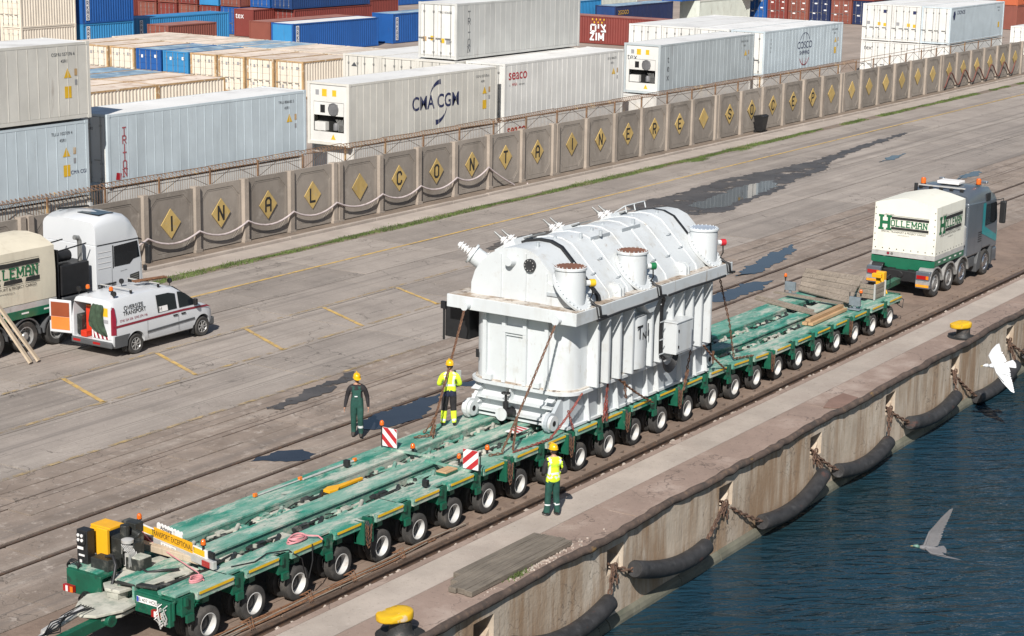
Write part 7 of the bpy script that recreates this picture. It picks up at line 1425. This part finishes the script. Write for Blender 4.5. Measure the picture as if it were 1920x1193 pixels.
# walking man in overalls
J = dict(base); J.update(kneeL=(.10, -.10, .51), ankL=(.11, -.02, .13), heelL=(.11, .03, .075), toeL=(.12, -.17, .05), kneeR=(-.09, .0, .50), ankR=(-.10, .10, .10), heelR=(-.10, .15, .05), toeR=(-.11, -.05, .04), elbL=(.27, .06, 1.12), wriL=(.30, .0, .88), elbR=(-.27, .03, 1.12), wriR=(-.31, -.07, .89))
def f1(c):
    x, y, z = c
    if abs(x) > .24 and z < .86: return I['skin']
    if z > 1.475 and abs(x) < .09: return I['skin']
    if z > 1.42: return I['black_cloth']
    if z < .14: return I['boot']
    if abs(x) > .20 and z > .84: return I['black_cloth']
    if z < 1.14: 
        if .30 < z < .34 and x > 0: return I['reflective']
        return I['overall_green']
    if z < 1.32 and abs(x) < .12 and y < .02: return I['overall_green']
    if abs(abs(x)-.085) < .022: return I['overall_green']
    return I['black_cloth']
p1_ = person('man in yellow hard hat, black sweater and dark green bib overalls walking', (40.3, 31.45, 0), R(-58), J, f1, MT, headturn=.25, headtilt=.15, h=1.03)
MB().box(-.05, .03, -.158, -.148, 1.19, 1.22).build('badge', 'reflective', p1_)
# man in high visibility jacket on the deck, back turned
J = dict(base); J.update(elbL=(.29, -.02, 1.13), wriL=(.20, -.22, 1.10), palmL=(0, 0, 1), elbR=(-.29, -.02, 1.13), wriR=(-.20, -.24, 1.08), palmR=(0, 0, 1), hipL=(.09, 0, .90), kneeL=(.13, -.02, .5), ankL=(.16, .03, .1), heelL=(.16, .08, .045), toeL=(.19, -.13, .04), kneeR=(-.11, -.02, .5), ankR=(-.13, .03, .1), heelR=(-.13, .08, .045), toeR=(-.16, -.13, .04))
def f2(c):
    x, y, z = c
    if y < -.25 and 1.0 < z < 1.2: return I['skin']
    if z > 1.485 and abs(x) < .09: return I['skin']
    if z < .11: return I['boot']
    if z < .42: return I['reflective'] if (.16 < z < .20) else I['hivis']
    if z < .84: return I['black_cloth']
    if z < .98 and abs(x) < .22: return I['navy_cloth']
    if 1.12 < z < 1.17 and abs(x) < .2: return I['reflective']
    if abs(abs(x)-.10) < .022 and z > 1.17: return I['reflective']
    return I['hivis']
p2_ = person('man in high visibility yellow jacket and black trousers standing on the trailer, back turned', (39.35, 27.68, 1.205), R(128), J, f2, MT, headturn=.2, h=.98)
hs_ = thing('control_handset', 'grey control box held by the man in the high visibility jacket', 'handset', Vector((39.35, 27.68, 1.205)) + Matrix.Rotation(R(128), 3, 'Z') @ Vector((-.22, -.345, 1.06)), R(128)); MB().box(-.1, .1, -.015, .015, 0, .34).build('case', 'device_grey', hs_, bevel=.01); MB().box(-.03, .03, -.03, -.016, .06, .28).build('antenna_panel', 'black', hs_)
# man on the quay watching, vest over black sleeves
J = dict(base); J.update(kneeL=(.10, -.05, .50), ankL=(.13, -.03, .10), heelL=(.13, .02, .045), toeL=(.17, -.19, .04), ankR=(-.12, .04, .10), elbL=(.29, .08, 1.12), wriL=(.20, -.14, 1.02), palmL=(0, 0, 1), elbR=(-.29, .09, 1.11), wriR=(-.19, -.15, 1.00), palmR=(0, 0, 1))
def f3(c):
    x, y, z = c
    if y < -.16 and .92 < z < 1.12: return I['skin']
    if z > 1.485 and abs(x) < .09: return I['skin']
    if z < .05: return I['shoe_white']
    if z < .10: return I['black']
    if z < .90: return I['reflective'] if .29 < z < .325 else I['overall_green']
    if abs(x) > .20 or (abs(x) > .175 and z > 1.38): return I['black_cloth']
    if 1.08 < z < 1.12 or .98 < z < 1.015: return I['reflective']
    if abs(abs(x)-.13) < .02 and z > 1.1: return I['reflective']
    return I['hivis']
p3_ = person('man in yellow vest and green trousers on the quay beside the trailer, watching it', (37.8, 23.5, 0), R(150), J, f3, MT, headturn=.15, h=1.02)
put_text('HOLLEMAN', .066, (0, .168, 1.34), (-1, 0, 0), (0, 0, 1), 'print_green', p3_)
# ================================================================== BIRDS
m_('feather_white', (.60, .61, .62), .7, var=.06, vs=20); m_('feather_grey', (.15, .148, .155), .7, var=.2, vs=30, layers=[L((.12, .11, .11), 30, .5, .62, .7)]); m_('feather_dark', (.055, .055, .06), .7, var=.3, vs=30); m_('neck_green', (.10, .20, .16), .4, var=.3, vs=40); m_('bill', (.45, .33, .1), .5)
def bird(name, label, loc, rot, s, bodym, headm, wingm, tipm, wl, wr_):
    t = thing(name, label, 'bird', loc); t.rotation_euler = rot; t.scale = (s, s, s)
    # body along -x (head at -x)
    pr = [(-.50, .004), (-.46, .030), (-.40, .055), (-.33, .058), (-.27, .052), (-.18, .085), (-.05, .105), (.10, .09), (.24, .05), (.34, .02)]
    S = []
    for x, r in pr: S.append([(x, r*math.cos(2*PI*k/14)*1.05, r*.9*math.sin(2*PI*k/14)+(.03 if x < -.3 else 0)) for k in range(14)])
    MB().loft(S[3:]).build('body', bodym, t, smooth=60); MB().loft(S[:5]).build('head', headm, t, smooth=60)
    MB().cyl((-.49, 0, .025), (-.57, 0, .012), .014, 8, 0, .004).build('beak', 'bill', t)
    for sg in (-1, 1): MB().lathe([(.001, -.008), (.010, 0), (.001, .008)], 8, 0, Matrix.Translation((-.43, sg*.045, .045))).build('eye', 'black', t)
    for k in range(7):
        a = (k-3)*.11; MB().prism([(.26, -.022), (.26, .022), (.56, .030), (.59, 0), (.56, -.030)], -.002-.003*abs(k-3), .002-.003*abs(k-3), 'z', 0, Matrix.Translation((.0, 0, .0)) @ Matrix.Rotation(a, 4, 'Z')).build('tail_feather', bodym, t)
    for sg, w in ((1, wl), (-1, wr_)):
        # wing as an arm of overlapping feathers along a bent bone
        bone = [Vector(q) for q in w]; mb = None
        n = 15
        for k in range(n):
            s_ = k/(n-1); d = s_*2; i = min(1, int(d)); p = bone[i].lerp(bone[i+1], d-i); ax = (bone[i+1]-bone[i]).normalized()
            back = Vector((1, 0, 0)); bd = (back*(1-.8*max(0, s_-.4)/.6)+ax*(.15+1.0*max(0, s_-.35)/.65)).normalized(); ln = (.44-.02*abs(s_-.5)) if s_ < .6 else .44+.10*(s_-.6)
            nr = bd.cross(ax).normalized(); wd = ax-bd*ax.dot(bd); wd = wd.normalized() if wd.length > .05 else nr.cross(bd)
            q = []
            for u, v_ in ((-.03, -.045), (-.03, .045), (ln*.8, .05), (ln, .012), (ln*.97, -.02), (ln*.8, -.05)): q.append(p+bd*u+wd*v_+nr*(.0035*k))
            V = [tuple(a) for a in q]+[tuple(a+nr*.003) for a in q]; m = len(q)
            MB().add(V, [tuple(range(m)), tuple(reversed(range(m, 2*m)))]+[(j, (j+1) % m, (j+1) % m+m, j+m) for j in range(m)]).build('wing_feather', tipm if s_ > .8 else wingm, t)
        MB().tube([bone[0]+Vector((-.02, 0, 0)), bone[1]+Vector((-.02, 0, 0)), bone[2]], [.045, .03, .012], 10).build('wing_arm', wingm, t, smooth=60)
    return t
bird('gull', 'white gull flying low in front of the quay wall', (59.1, 19.9, .02), (R(24), R(-6), R(-57)), 1.0, 'feather_white', 'feather_white', 'feather_white', 'feather_white', [(-.12, .06, .04), (-.20, .30, .16), (-.02, .62, .10)], [(-.10, -.06, .04), (-.08, -.30, -.06), (.10, -.52, -.28)])
bird('pigeon', 'grey pigeon with raised wing flying over the water', (18.28, 6.75, 8.36), (R(14), R(4), R(-57)), .33, 'feather_grey', 'neck_green', 'feather_grey', 'feather_grey', [(-.10, .05, .05), (.0, .16, .48), (.28, .22, 1.0)], [(-.08, -.06, .03), (.05, -.35, .04), (.45, -.55, .12)])
